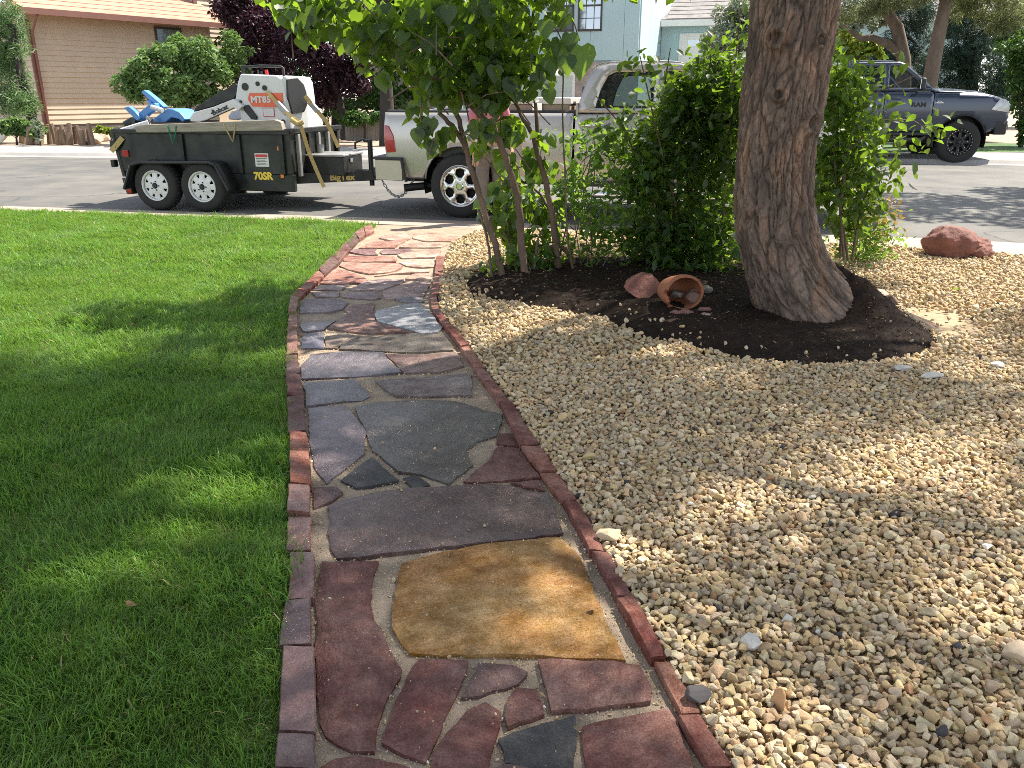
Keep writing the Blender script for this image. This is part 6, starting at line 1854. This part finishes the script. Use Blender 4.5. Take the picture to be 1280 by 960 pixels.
# ------------------------------------------------------------------ redbud with many stems
M_stem = mat('redbud_bark', (0.145, 0.098, 0.068), 0.85, 0.35, 14, bump=0.7, bscale=45, stretch=(1, 1, .3))
L_red = LM('redbud_leaf', (0.024, 0.052, 0.014), (.46, .72, .04), transl=.38, isl=.30, rough=.42, spec=.45)
rb0 = P(650, 349)
redbud = empty('redbud_tree', tuple(rb0), 'many stemmed small tree with heart shaped leaves left of the big pine', 'tree')
stems = [
 ([(630.6, 353), (624, 325), (617.5, 300), (602.5, 255), (589, 210), (580, 180), (565, 157), (548, 141)], 6.85, 6.7, .030, .016),
 ([(582, 186), (574, 150), (562, 125), (552, 110)], 6.75, 6.7, .022, .016),
 ([(657, 352), (652, 300), (649, 262), (640, 221), (625, 176), (602.5, 146), (580, 120), (557, 101), (527, 90), (497, 64), (452, 19), (395, -20)], 6.9, 6.3, .034, .010),
 ([(602, 146), (575, 105), (561, 88), (552, 49), (549, 0), (546, -40)], 6.75, 6.6, .020, .010),
 ([(698, 340), (692.5, 274), (677.5, 210), (666, 169), (655, 150), (640, 122)], 7.1, 7.0, .030, .012),
 ([(672, 165), (667, 101), (660, 67), (666, 22), (672, -30)], 7.05, 6.9, .016, .008),
 ([(719, 338), (712, 318), (700, 307), (690, 270), (677, 244), (662, 232)], 7.2, 7.3, .024, .010),
 ([(615.6, 354), (611, 310), (606, 285), (598, 262)], 6.8, 6.85, .013, .009),
 ([(716, 335), (709, 300), (706, 210), (703, 150), (704, 86), (703, 70)], 7.0, 6.6, .009, .005),
 ([(660, 353), (668, 335), (672, 300), (678, 290)], 6.95, 7.0, .015, .008),
 ([(640, 345), (636, 300), (634, 250), (640, 190)], 7.2, 7.3, .012, .006),
 ([(700, 320), (715, 250), (735, 205), (760, 170)], 7.3, 7.3, .007, .003),
 ([(710, 335), (728, 260), (738, 200), (745, 150)], 7.3, 7.4, .006, .003),
]
for pts, ya, yb, ra, rb in stems:
    n = len(pts); out = []
    for i, (x, y) in enumerate(pts):
        out.append(Q(x, y, ya + (yb - ya) * i / (n - 1)) - rb0)
    # finer and slightly crooked
    fine = []; rs = []
    rr_ = random.Random(int(ra * 1e5))
    for i in range(n - 1):
        for j in range(4):
            t = j / 4; p = out[i].lerp(out[i + 1], t)
            if i or j: p = p + Vector((rr_.uniform(-1, 1), rr_.uniform(-1, 1), 0)) * ra * .25
            fine.append(p); u = (i + t) / (n - 1)
            rs.append((ra + (rb - ra) * u) * (1 + rr_.uniform(-.08, .1)) * (1.25 if (i == 0 and j == 0) else 1))
    fine.append(out[-1]); rs.append(rb)
    MB().tube(fine, rs, 9).build('stem', M_stem, redbud, smooth=60)
# leaves, by pixel cluster and distance
LB = [(420, 18, 74, 34, 6.0, 6.8, 190), (480, 55, 48, 40, 6.1, 6.9, 120), (560, 40, 70, 55, 6.0, 7.2, 250), (624, 40, 50, 60, 6.2, 7.2, 230), (694, 14, 20, 26, 6.3, 7.0, 16), (602, 98, 52, 36, 6.2, 7.1, 150),
      (545, 100, 34, 30, 6.2, 6.9, 90), (668, 85, 26, 36, 6.4, 7.0, 50), (590, 10, 110, 26, 6.0, 7.2, 170), (538, 162, 22, 14, 6.55, 6.7, 16), (520, 140, 12, 14, 6.6, 6.7, 7), (543, 180, 16, 8, 6.6, 6.7, 5),
      (608, 172, 28, 26, 6.8, 7.2, 26), (648, 180, 28, 40, 6.9, 7.3, 46), (676, 195, 20, 30, 7.0, 7.2, 20), (632, 255, 30, 46, 7.1, 7.5, 120), (660, 275, 30, 40, 7.2, 7.6, 90), (690, 250, 20, 40, 7.3, 7.6, 40), (665, 318, 40, 16, 6.9, 7.3, 40),
      (612, 116, 36, 18, 6.3, 6.9, 70), (604, 160, 16, 12, 6.4, 6.8, 18), (640, 160, 14, 14, 6.6, 6.9, 16), (380, 0, 60, 20, 6.0, 6.6, 110), (690, -12, 30, 16, 6.3, 6.9, 16), (610, 60, 80, 50, 6.6, 7.4, 120)]
pos = []; size = []
lr = np.random.default_rng(23)
for cx_, cy_, rx, ry, ya, yb, n in LB:
    a = lr.uniform(0, 2 * np.pi, n); q = np.sqrt(lr.uniform(0, 1, n)) * lr.uniform(.8, 1.15, n)
    yy = lr.uniform(ya, yb, n)
    for k in range(n):
        pos.append(Q(cx_ + rx * q[k] * math.cos(a[k]), cy_ + ry * q[k] * math.sin(a[k]), yy[k]) - rb0)
        size.append(lr.uniform(.068, .128) if n > 24 else lr.uniform(.085, .135))
for cx_, cy_, Y, s in ((727, 66, 6.4, .24), (700, 58, 6.45, .17), (709, 78, 6.42, .15), (686, 80, 6.45, .15), (712, 50, 6.42, .14), (690, 60, 6.45, .13), (678, 90, 6.5, .13)):
    pos.append(Q(cx_ , cy_ - 8, Y) - rb0); size.append(s)
for k in range(2300):                               # the rest of the crown, above the picture
    z_ = 2.25 + 2.5 * lr.uniform(0, 1) ** 1.4
    a_ = lr.uniform(0, 6.28); q_ = math.sqrt(lr.uniform(0, 1)); sh_ = max(0, 1 - ((z_ - 3.0) / 1.9) ** 2) ** .5
    v = Vector((.15 + 1.5 * sh_ * q_ * math.cos(a_), 6.9 + 1.0 * sh_ * q_ * math.sin(a_), z_))
    if v.x < -1.0 + .7 * (z_ - 2.2): continue
    pos.append(v - rb0); size.append(lr.uniform(.065, .11))
pos = np.array([tuple(p) for p in pos]); size = np.array(size)
order = np.argsort(-size / (pos[:, 1] + rb0.y) * np.where(pos[:, 2] > EYE + .1 * (pos[:, 1] + rb0.y), .01, 1))
big, rest = order[:300], order[300:]
hv, hf = HT
leaf_meshes = []
for k in range(5):
    v = hv.copy(); rr_ = np.random.default_rng(k)
    v[:, 2] += .06 * rr_.normal() * v[:, 0] ** 2 + .25 * rr_.uniform(-.5, 1) * np.abs(v[:, 1]) ** 1.5
    leaf_meshes.append(np_mesh('leaf', v, hf, L_red))
fx_, fy_, fz_ = frames(len(big), .75, .5, lr)
for i, k in enumerate(big):
    o = bpy.data.objects.new('leaf', leaf_meshes[i % 5]); COL.objects.link(o); o.parent = redbud
    x, y, z = Vector(fx_[i]), Vector(fy_[i]), Vector(fz_[i])
    if size[k] > .125:                             # the large drooping leaves hang blade towards the path
        x = Vector((lr.uniform(-.3, .3), -.2, -1)).normalized(); z = Vector((lr.uniform(-.4, .4), -1, .15)); y = z.cross(x).normalized(); z = x.cross(y)
    m_ = Matrix((x, y, z)).transposed().to_4x4()
    o.matrix_local = Matrix.Translation(Vector(pos[k])) @ m_ @ Matrix.Scale(size[k], 4)
V, F = leaves_np(pos[rest], size[rest], HT, .7, .55, lr)
fo_ = link('foliage', np_mesh('foliage', V, F, L_red), redbud); fo_['kind'] = 'stuff'
# twigs through the leaf mass
tw = MB(); rr_ = random.Random(3)
for k in range(90):
    a = Vector(pos[rr_.randrange(len(pos) // 2)]); d = Vector((rr_.uniform(-.3, .3), rr_.uniform(-.2, .2), rr_.uniform(-.25, -.05)))
    tw.tube([a, a + d * .5 + Vector((0, 0, .03)), a + d], [.003, .0045, .006], 5)
t_ = tw.build('twig', M_stem, redbud, smooth=60); t_['kind'] = 'stuff'

# ------------------------------------------------------------------ the dense green bush and lighter young shoots
L_lil = LM('bush_leaf', (0.024, 0.052, 0.013), (.44, .70, .05), transl=.35, isl=.35, rough=.45, spec=.4)
L_young = LM('young_leaf', (0.085, 0.17, 0.03), (.32, .50, .05), transl=.45, isl=.3, rough=.5)
def px_leaves(name, blobs, size_, lm, base, parent, seed, droop=.35, tilt=.8, svar=.35, tm=OV):
    g = np.random.default_rng(seed); ps = []
    for cx_, cy_, rx, ry, ya, yb, n in blobs:
        # clumps inside every cluster so the outline is uneven and has gaps
        nc = max(3, n // 26)
        ca, cq = g.uniform(0, 2 * np.pi, nc), np.sqrt(g.uniform(0, 1, nc)); cyy = g.uniform(ya, yb, nc)
        which = g.integers(0, nc, n)
        for k in range(n):
            w_ = which[k]
            c = Q(cx_ + rx * cq[w_] * math.cos(ca[w_]), cy_ + ry * cq[w_] * math.sin(ca[w_]), cyy[w_])
            d = Vector(g.normal(size=3)) * .085
            ps.append(tuple(c + d - base))
    ps = np.array(ps); keep = ps[:, 2] + base.z > .03; ps = ps[keep]
    s = size_ * g.uniform(1 - svar, 1 + svar, len(ps))
    V, F = leaves_np(ps, s, tm, droop, tilt, g)
    o = link(name, np_mesh(name, V, F, lm), parent); o['kind'] = 'stuff'
    return ps
def shoots(parent, base, lst, m, r0, r1, name='stem'):
    for pts, ya, yb in lst:
        n = len(pts)
        MB().tube([Q(x, y, ya + (yb - ya) * i / max(1, n - 1)) - base for i, (x, y) in enumerate(pts)], [r0 + (r1 - r0) * i / (n - 1) for i in range(n)], 7).build(name, m, parent, smooth=60)
bb = P(860, 340)
bush = empty('leafy_bush', tuple(bb), 'dense dark green bush between the young shoots and the big pine', 'bush')
px_leaves('foliage', [(864, 225, 66, 112, 6.9, 8.0, 5200), (880, 122, 48, 42, 6.9, 7.8, 1500), (808, 195, 32, 46, 6.8, 7.4, 640), (908, 90, 30, 28, 6.9, 7.6, 500), (800, 80, 8, 18, 6.8, 6.9, 36), (752, 158, 12, 10, 6.8, 6.95, 30), (785, 150, 16, 20, 6.8, 7.1, 80),
                      (860, 312, 85, 34, 6.9, 7.6, 1500), (928, 30, 12, 30, 6.6, 6.8, 40), (925, 150, 15, 60, 6.7, 7.2, 500)], .082, L_lil, bb, bush, 41)
shoots(bush, bb, [([(850, 340), (845, 260), (820, 160), (800, 70)], 7.2, 6.9), ([(870, 342), (868, 250), (880, 140), (890, 60)], 7.3, 7.0), ([(900, 345), (905, 250), (915, 120), (926, 10)], 7.2, 6.7), ([(835, 340), (815, 240), (780, 160), (745, 120)], 7.2, 6.9), ([(880, 344), (855, 200), (830, 110), (838, 60)], 7.4, 7.2), ([(912, 345), (890, 260), (850, 170), (845, 100)], 7.4, 7.3)], M_stem, .016, .004)
b2 = P(1060, 322)
bush2 = empty('leafy_bush', tuple(b2), 'green bush with long arching sprigs right behind the big pine trunk', 'bush')
px_leaves('foliage', [(1050, 150, 30, 60, 6.6, 7.4, 700), (1056, 220, 32, 56, 6.6, 7.4, 950), (1045, 100, 22, 26, 6.7, 7.2, 260), (1060, 280, 16, 26, 6.8, 7.3, 130), (1080, 150, 20, 14, 6.6, 6.8, 80), (1090, 168, 12, 18, 6.6, 6.9, 50), (1125, 150, 24, 8, 6.55, 6.75, 36), (1160, 166, 14, 9, 6.55, 6.65, 26), (1105, 215, 14, 10, 6.7, 6.9, 50), (1090, 245, 12, 12, 6.7, 6.9, 40), (1110, 95, 22, 8, 6.6, 6.8, 18), (1035, 55, 10, 20, 6.6, 6.8, 30)], .084, L_lil, b2, bush2, 42, .5, .8)
shoots(bush2, b2, [([(1055, 325), (1050, 260), (1060, 190), (1100, 150), (1140, 150), (1172, 168)], 6.9, 6.55), ([(1060, 325), (1045, 230), (1040, 140), (1048, 70)], 7.0, 6.7), ([(1065, 325), (1075, 260), (1095, 215), (1112, 212)], 7.0, 6.75), ([(1050, 322), (1055, 200), (1085, 120), (1150, 92)], 7.1, 6.65)], M_stem, .012, .003)
b3 = P(735, 335)
yng = empty('young_shrub', tuple(b3), 'light green young shoots between the redbud and the dense bush', 'shrub')
px_leaves('foliage', [(730, 195, 32, 30, 6.9, 7.4, 190), (722, 250, 36, 34, 6.9, 7.5, 260), (750, 270, 34, 26, 6.9, 7.5, 230), (765, 225, 22, 26, 6.9, 7.3, 130), (735, 300, 28, 18, 6.95, 7.3, 120), (775, 295, 22, 16, 6.9, 7.3, 90), (760, 180, 14, 14, 6.9, 7.1, 50), (692, 290, 16, 26, 7.1, 7.4, 70)], .070, L_young, b3, yng, 43, .35, .7)
shoots(yng, b3, [([(735, 338), (732, 280), (728, 220), (735, 175)], 7.1, 7.0), ([(745, 340), (752, 290), (765, 240), (770, 190)], 7.2, 7.0), ([(728, 340), (720, 290), (712, 240), (708, 215)], 7.15, 7.1), ([(740, 338), (738, 260), (745, 200), (742, 165)], 7.1, 6.95), ([(750, 340), (765, 310), (780, 290)], 7.1, 7.0)], M_stem, .006, .002)
b4 = P(1085, 326)
sp = empty('small_plant', tuple(b4), 'small half dry shrub with yellow brown tips at the gravel edge', 'shrub')
L_dry = LM('dry_leaf', (0.30, 0.20, 0.06), (.45, .3, .08), transl=.35)
px_leaves('foliage', [(1082, 300, 28, 24, 7.3, 7.8, 800), (1068, 312, 16, 12, 7.3, 7.7, 220)], .045, L_young, b4, sp, 44)
px_leaves('dry_tips', [(1098, 283, 18, 14, 7.3, 7.7, 230), (1112, 282, 8, 12, 7.3, 7.6, 50), (1085, 268, 20, 8, 7.4, 7.7, 90)], .045, L_dry, b4, sp, 45)
shoots(sp, b4, [([(1085, 328), (1080, 300), (1070, 275)], 7.75, 7.7), ([(1088, 328), (1095, 300), (1112, 275)], 7.75, 7.6), ([(1083, 328), (1088, 295), (1092, 268)], 7.8, 7.7)], M_stem, .008, .002)
lw = empty('low_sprouts', tuple(P(655, 345)), 'dark low sprouts round the foot of the redbud stems', 'plant')
px_leaves('foliage', [(655, 330, 30, 10, 6.8, 7.2, 120), (604, 338, 8, 8, 6.8, 6.9, 16), (690, 322, 20, 12, 7.1, 7.3, 70), (675, 345, 16, 5, 6.9, 7.0, 30)], .075, L_lil, Vector(lw.location), lw, 46)

# ------------------------------------------------------------------ pot and rocks in the mulch
pc = P(854, 398); pc.z = 0.075
pot = empty('terracotta_pot', tuple(pc), 'broken terracotta pot lying on its side in the mulch', 'pot')
def pot_mesh():
    """an open pot lying down, its mouth to the viewer and a piece broken from the rim"""
    n = 48; prof_o = [(.158, .0), (.170, .012), (.172, .05), (.158, .06), (.155, .12), (.145, .19), (.125, .26), (.105, .29), (.0, .295)]
    prof_i = [(.145, .0), (.150, .02), (.148, .06), (.142, .12), (.132, .19), (.112, .25), (.09, .272), (.0, .276)]
    mb = MB(); rows = []
    for k in range(n + 1):
        a = 2 * math.pi * k / n
        da = (a - 4.15 + math.pi) % (2 * math.pi) - math.pi
        cut = .004 * math.sin(k * 1.9) + .004
        if abs(da) < .5: cut = .10 * (1 - (abs(da) / .5) ** 1.5) + .014 * math.sin(k * 2.7)
        da = (a - 3.1 + math.pi) % (2 * math.pi) - math.pi
        if abs(da) < .25: cut = max(cut, .05 * (1 - abs(da) / .25))
        row = []
        for r_, h in prof_i[::-1] + prof_o:
            row.append((r_ * math.cos(a), max(h, cut) if h < .13 else h, r_ * math.sin(a) * .84))
        rows.append(row)
    mb.grid(rows)
    return mb
pm = pot_mesh().build('pot_shell', M_pot, pot, smooth=45, loc=(0, 0, .11), rot=(R(-7), 0, R(14)))
pm.scale = (.88, .88, .88)
M_rockb = mat('brown_rock', (0.13, 0.075, 0.055), 0.8, 0.35, 8, bump=0.7, bscale=30)
M_rockp = mat('pinkish_rock', (0.20, 0.10, 0.08), 0.85, 0.3, 8, bump=0.6, bscale=30)
M_rockg = mat('grey_rock', (0.20, 0.175, 0.15), 0.85, 0.3, 8, bump=0.6, bscale=30)
def prock(px, py, z, rad, m, label, seed, dy=0, rz=0, amp=.25):
    p = P(px, py, z); p.y += dy
    if py > 440 or seed in (21, 22):
        me = hull_stone(seed, rad, 22, .10, 'rock'); me.materials.append(m)
        return tag(link('rock', me, None, tuple(p), (0, 0, rz)), label, 'rock')
    return rock('rock', tuple(p), rad, m, label, 'rock', seed, rz=rz, amp=amp, sub_=3)
rock('rock', tuple(pc + Vector((.075, .07, .06))), (.062, .055, .05), M_rockb, 'brown rock at the front inside the terracotta pot', 'rock', 3)
rock('rock', tuple(pc + Vector((.10, .15, .085))), (.06, .06, .05), M_rockb, 'brown rock deeper inside the terracotta pot', 'rock', 4)
rock('rock', tuple(pc + Vector((-.02, .17, .06))), (.05, .05, .04), M_rockg, 'greenish grey rock at the back of the terracotta pot', 'rock', 8)
def slab_rock():
    bm = bmesh.new(); c = Q(803, 362, 5.90)
    for (x, y) in ((780, 358), (790, 350), (804, 343.5), (819, 348), (825, 356), (822, 363), (808, 376), (797, 373), (786, 366)):
        p = Q(x, y, 5.90 + (376 - y) * .004) - c
        bm.verts.new(p); bm.verts.new(p * .86 + Vector((.01, .13, .015)))
    bmesh.ops.convex_hull(bm, input=bm.verts)
    bmesh.ops.subdivide_edges(bm, edges=bm.edges, cuts=3, use_grid_fill=True)
    bmesh.ops.triangulate(bm, faces=bm.faces)
    for v in bm.verts: v.co += Vector((.6, 1, .6)) * (.010 * noise.noise(v.co * 14) + .007 * noise.noise(v.co * 37))
    me = bpy.data.meshes.new('rock'); bm.to_mesh(me); bm.free(); me.materials.append(M_rock)
    me.polygons.foreach_set('use_smooth', [True] * len(me.polygons)); me.set_sharp_from_angle(angle=R(30))
    return tag(link('rock', me, None, tuple(c)), 'flat red sandstone rock left of the terracotta pot', 'rock')
slab_rock()
prock(829, 360, .09, (.06, .05, .045), M_rockg, 'small grey rock between the red rock and the pot', 13)
prock(846, 391, .07, (.05, .035, .025), M_rockp, 'small pink rock chip under the left of the pot mouth', 14)
prock(859, 391, .075, (.06, .04, .028), M_rockp, 'pale pink rock chip under the pot mouth', 15)
prock(881, 388, .07, (.05, .035, .03), M_rockp, 'mauve rock chip right of the pot mouth', 16)
prock(882, 394, .065, (.045, .03, .02), mat('pale_stone', (.32, .22, .19), .8, .2, 8), 'pale stone chip in front of the mauve chip', 17)
prock(839, 401, .06, (.07, .03, .02), M_rockb, 'brown bark like chip lying below the pot', 18, rz=.6)
prock(884, 362, .09, (.05, .05, .04), M_rockg, 'grey rock tucked behind the right of the pot', 19)
prock(1112, 377, .07, (.075, .06, .05), M_rockb, 'small dark brown rock beside the root of the big pine', 21, amp=.12)
prock(1092, 368, .05, (.11, .08, .05), mat('buff_rock', (.45, .35, .26), .85, .2, 8, bump=.5), 'buff rock behind the dark brown rock at the pine root', 22)
# red boulder at the kerb: one body with two lobes
bc = P(1205, 325); bc.y += .14
def boulder():
    bm = bmesh.new(); bmesh.ops.create_icosphere(bm, subdivisions=5, radius=1)
    for v in bm.verts:
        c = v.co.normalized()
        a = Vector(((c.x * .21) , c.y * .19, c.z * .215))
        x = c.x
        lobe1 = max(0, 1 - ((c - Vector((-.55, -.2, .35))).length / 1.25) ** 2)
        lobe2 = max(0, 1 - ((c - Vector((.75, -.1, -.1))).length / .9) ** 2)
        p = Vector((c.x * .285, c.y * .20, c.z * .15))
        p += c * (.10 * lobe1 * Vector((.4, .5, 1)).dot(Vector((abs(c.x), abs(c.y), max(0, c.z)))) + .035 * lobe2)
        p -= c * .035 * math.exp(-((c.x - .28 - .25 * c.z) / .12) ** 2)
        p += c * (.03 * noise.noise(c * 2.2 + Vector((4, 0, 0))) + .018 * noise.noise(c * 5) + .009 * noise.noise(c * 12) + .005 * noise.noise(c * 28))
        v.co = p
    me = bpy.data.meshes.new('boulder'); bm.to_mesh(me); bm.free(); me.materials.append(M_rock)
    me.polygons.foreach_set('use_smooth', [True] * len(me.polygons)); me.set_sharp_from_angle(angle=R(42))
    return me
o = link('boulder', boulder(), None, tuple(bc + Vector((0, 0, .085)))); tag(o, 'rounded red boulder with two lobes at the kerb edge of the gravel', 'boulder')
M_flatw = mat('pale_flat_stone', (.5, .47, .42), .75, .12, 8, bump=.4)
for i, (px, py, rad, lab) in enumerate((((1163), 469, (.075, .035, .02), 'flat white stone on the gravel right of the mulch tip'), (1128, 460, (.05, .03, .018), 'smaller flat white stone at the mulch edge'), (1246, 456, (.05, .03, .02), 'flat white stone far right on the sunlit gravel'), (938, 803, (.034, .03, .025), 'pale grey angular stone on the gravel near the edging'), (975, 873, (.022, .03, .04), 'rusty orange upright stone in the near gravel'), (872, 866, (.036, .03, .022), 'dark slate lump in the gravel beside the edging'), (1274, 815, (.045, .04, .028), 'large buff stone at the right edge of the near gravel'), (762, 668, (.05, .03, .022), 'flat tan stone against the edging'))):
    prock(px, py, .045, rad, [M_flatw, M_flatw, M_flatw, M_flatw, M_rust, M_blackp, M_cream, M_cream][i], lab, 60 + i, amp=.2)
prock(1192, 372, .02, (.02, .02, .015), M_cream, 'tiny cream pebble near the green weed', 91)
wd_ = empty('weed', tuple(P(1193, 382)), 'tiny bright green weed in the sunlit gravel', 'weed')
px_leaves('foliage', [(1193, 379, 5, 3, 6.2, 6.25, 26)], .035, L_young, Vector(wd_.location), wd_, 47)
# dead leaf on the lawn and on a stone
M_dead = mat('dead_leaf', (.20, .11, .05), .8, .3, 20)
for px, py, s, lab in ((160, 757, .035, 'crumpled brown dead leaf on the shaded lawn'), (739, 762, .022, 'small pale dry leaf on the gold flagstone'), (470, 752, .012, 'tiny dark bark flake on the sand joint by the purple flagstone')):
    p = P(px, py, .03)
    v = hv.copy(); v[:, 2] += .5 * v[:, 1] ** 2
    o = link('dead_leaf', np_mesh('dead_leaf', v, hf, M_dead), None, tuple(p), (.2, .3, 1.0), (s,) * 3); tag(o, lab, 'leaf')

# ------------------------------------------------------------------ the person behind the redbud
M_skin = mat('skin', (0.50, 0.28, 0.19), 0.55, 0.08, 8)
M_pink = mat('pink_cloth', (0.50, 0.17, 0.22), 0.85, 0.12, 10, bump=.2, bscale=40)
M_trous = mat('grey_brown_cloth', (0.17, 0.145, 0.125), 0.9, 0.2, 10, bump=.3, bscale=40)
M_hair = mat('brown_hair', (0.05, 0.03, 0.018), 0.6, 0.3, 30)
M_shoe = mat('dark_shoe', (0.04, 0.035, 0.03), 0.7, 0.2, 10)
pp = P(613, 279, -0.02)
per = empty('person', tuple(pp), 'person in a pink shirt and grey brown trousers standing behind the redbud', 'person', R(200))
def skin(name, joints, edges, m, parent, root=0, sub_lv=2):
    me = bpy.data.meshes.new(name); me.from_pydata([j[:3] for j in joints], edges, [])
    o = link(name, me, parent)
    md = o.modifiers.new('skin', 'SKIN'); md.use_smooth_shade = True
    sk = me.skin_vertices[0].data if me.skin_vertices else None
    if sk is None:
        bpy.context.view_layer.objects.active = o
    for i, j in enumerate(joints):
        v = me.skin_vertices[0].data[i]; v.radius = (j[3], j[4] if len(j) > 4 else j[3]); v.use_root = (i == root)
    s_ = o.modifiers.new('sub', 'SUBSURF'); s_.levels = sub_lv; s_.render_levels = sub_lv
    me.materials.append(m)
    return o
# local frame: facing +y, up z; arms hang, one forearm raised a little
J = [(0, 0, .95, .13, .10), (0, 0, 1.12, .125, .09), (0, .01, 1.30, .14, .10), (0, 0, 1.43, .10, .07), (0, .01, 1.50, .05), (0, .02, 1.56, .052), (0, .03, 1.62, .068, .085), (0, .03, 1.70, .070, .092), (0, .02, 1.76, .045, .06)]
E = [(0, 1), (1, 2), (2, 3), (3, 4), (4, 5), (5, 6), (6, 7), (7, 8)]
for s in (-1, 1):
    k = len(J)
    J += [(s * .17, 0, 1.40, .055), (s * .23, -.01, 1.15, .043), (s * .24, .09, .93, .033), (s * .24, .12, .87, .028), (s * .24, .15, .80, .030, .016)]
    E += [(3, k), (k, k + 1), (k + 1, k + 2), (k + 2, k + 3), (k + 3, k + 4)]
    hnd = k + 4
    for fi, (dx, ln_) in enumerate(((-.027, .062), (-.009, .075), (.010, .070), (.027, .055))):
        q = len(J)
        J += [(s * .24 + dx, .165, .775, .009), (s * .24 + dx * 1.1, .175, .775 - ln_ * .55, .008), (s * .24 + dx * 1.1, .165, .775 - ln_, .007)]
        E += [(hnd, q), (q, q + 1), (q + 1, q + 2)]
    q = len(J); J += [(s * .24 - s * .035, .165, .83, .010), (s * .24 - s * .05, .19, .80, .008)]; E += [(k + 3, q), (q, q + 1)]
    k = len(J)
    J += [(s * .09, 0, .86, .085), (s * .10, .02, .50, .06), (s * .105, -.01, .10, .042), (s * .105, .02, .05, .04), (s * .11, .14, .035, .035, .025)]
    E += [(0, k), (k, k + 1), (k + 1, k + 2), (k + 2, k + 3), (k + 3, k + 4)]
body_ = skin('body', J, E, M_skin, per, 0, 2)
sh = [(0, 0, .93, .155, .125), (0, 0, 1.12, .15, .115), (0, .01, 1.30, .165, .125), (0, 0, 1.42, .12, .085), (0, .005, 1.475, .062)]
se_ = [(0, 1), (1, 2), (2, 3), (3, 4)]
for s in (-1, 1):
    k = len(sh); sh += [(s * .175, 0, 1.39, .072), (s * .215, -.005, 1.26, .066), (s * .225, -.008, 1.18, .062)]; se_ += [(3, k), (k, k + 1), (k + 1, k + 2)]
skin('shirt', sh, se_, M_pink, per, 0, 2)
tr_ = [(0, 0, .98, .145, .115), (0, 0, .90, .15, .12)]; te = [(0, 1)]
for s in (-1, 1):
    k = len(tr_); tr_ += [(s * .095, 0, .80, .10), (s * .105, .02, .50, .082), (s * .108, -.005, .22, .072), (s * .108, 0, .09, .07)]; te += [(1, k), (k, k + 1), (k + 1, k + 2), (k + 2, k + 3)]
skin('trousers', tr_, te, M_trous, per, 0, 2)
for s in (-1, 1):
    skin('shoe', [(s * .108, -.03, .045, .05, .045), (s * .108, .06, .04, .05, .04), (s * .112, .16, .03, .045, .028)], [(0, 1), (1, 2)], M_shoe, per, 0, 2)
hm = MB(); hm.lathe([(.001, .105), (.05, .095), (.085, .055), (.093, .0), (.090, -.05), (.07, -.09)], (0, .0, 1.72), 18, 'z'); hm.build('hair', M_hair, per, smooth=60)
fc = MB(); fc.lathe([(.001, .0), (.012, .008), (.016, .03)], (0, .118, 1.655), 8); fc.build('nose', M_skin, per, smooth=60)
for s in (-1, 1):
    e_ = MB(); e_.lathe([(.001, .012), (.010, .008), (.013, 0)], (s * .032, .10, 1.69), 8); e_.build('eye', M_blackpl, per, smooth=60)
    e_ = MB(); e_.box((s * .078, .02, 1.67), (.018, .04, .06)); e_.build('ear', M_skin, per, bevel=.007)
MB().box((0, .112, 1.612), (.045, .012, .010)).build('mouth', mat('lips', (.40, .14, .12), .5, .1, 8), per, bevel=.003)
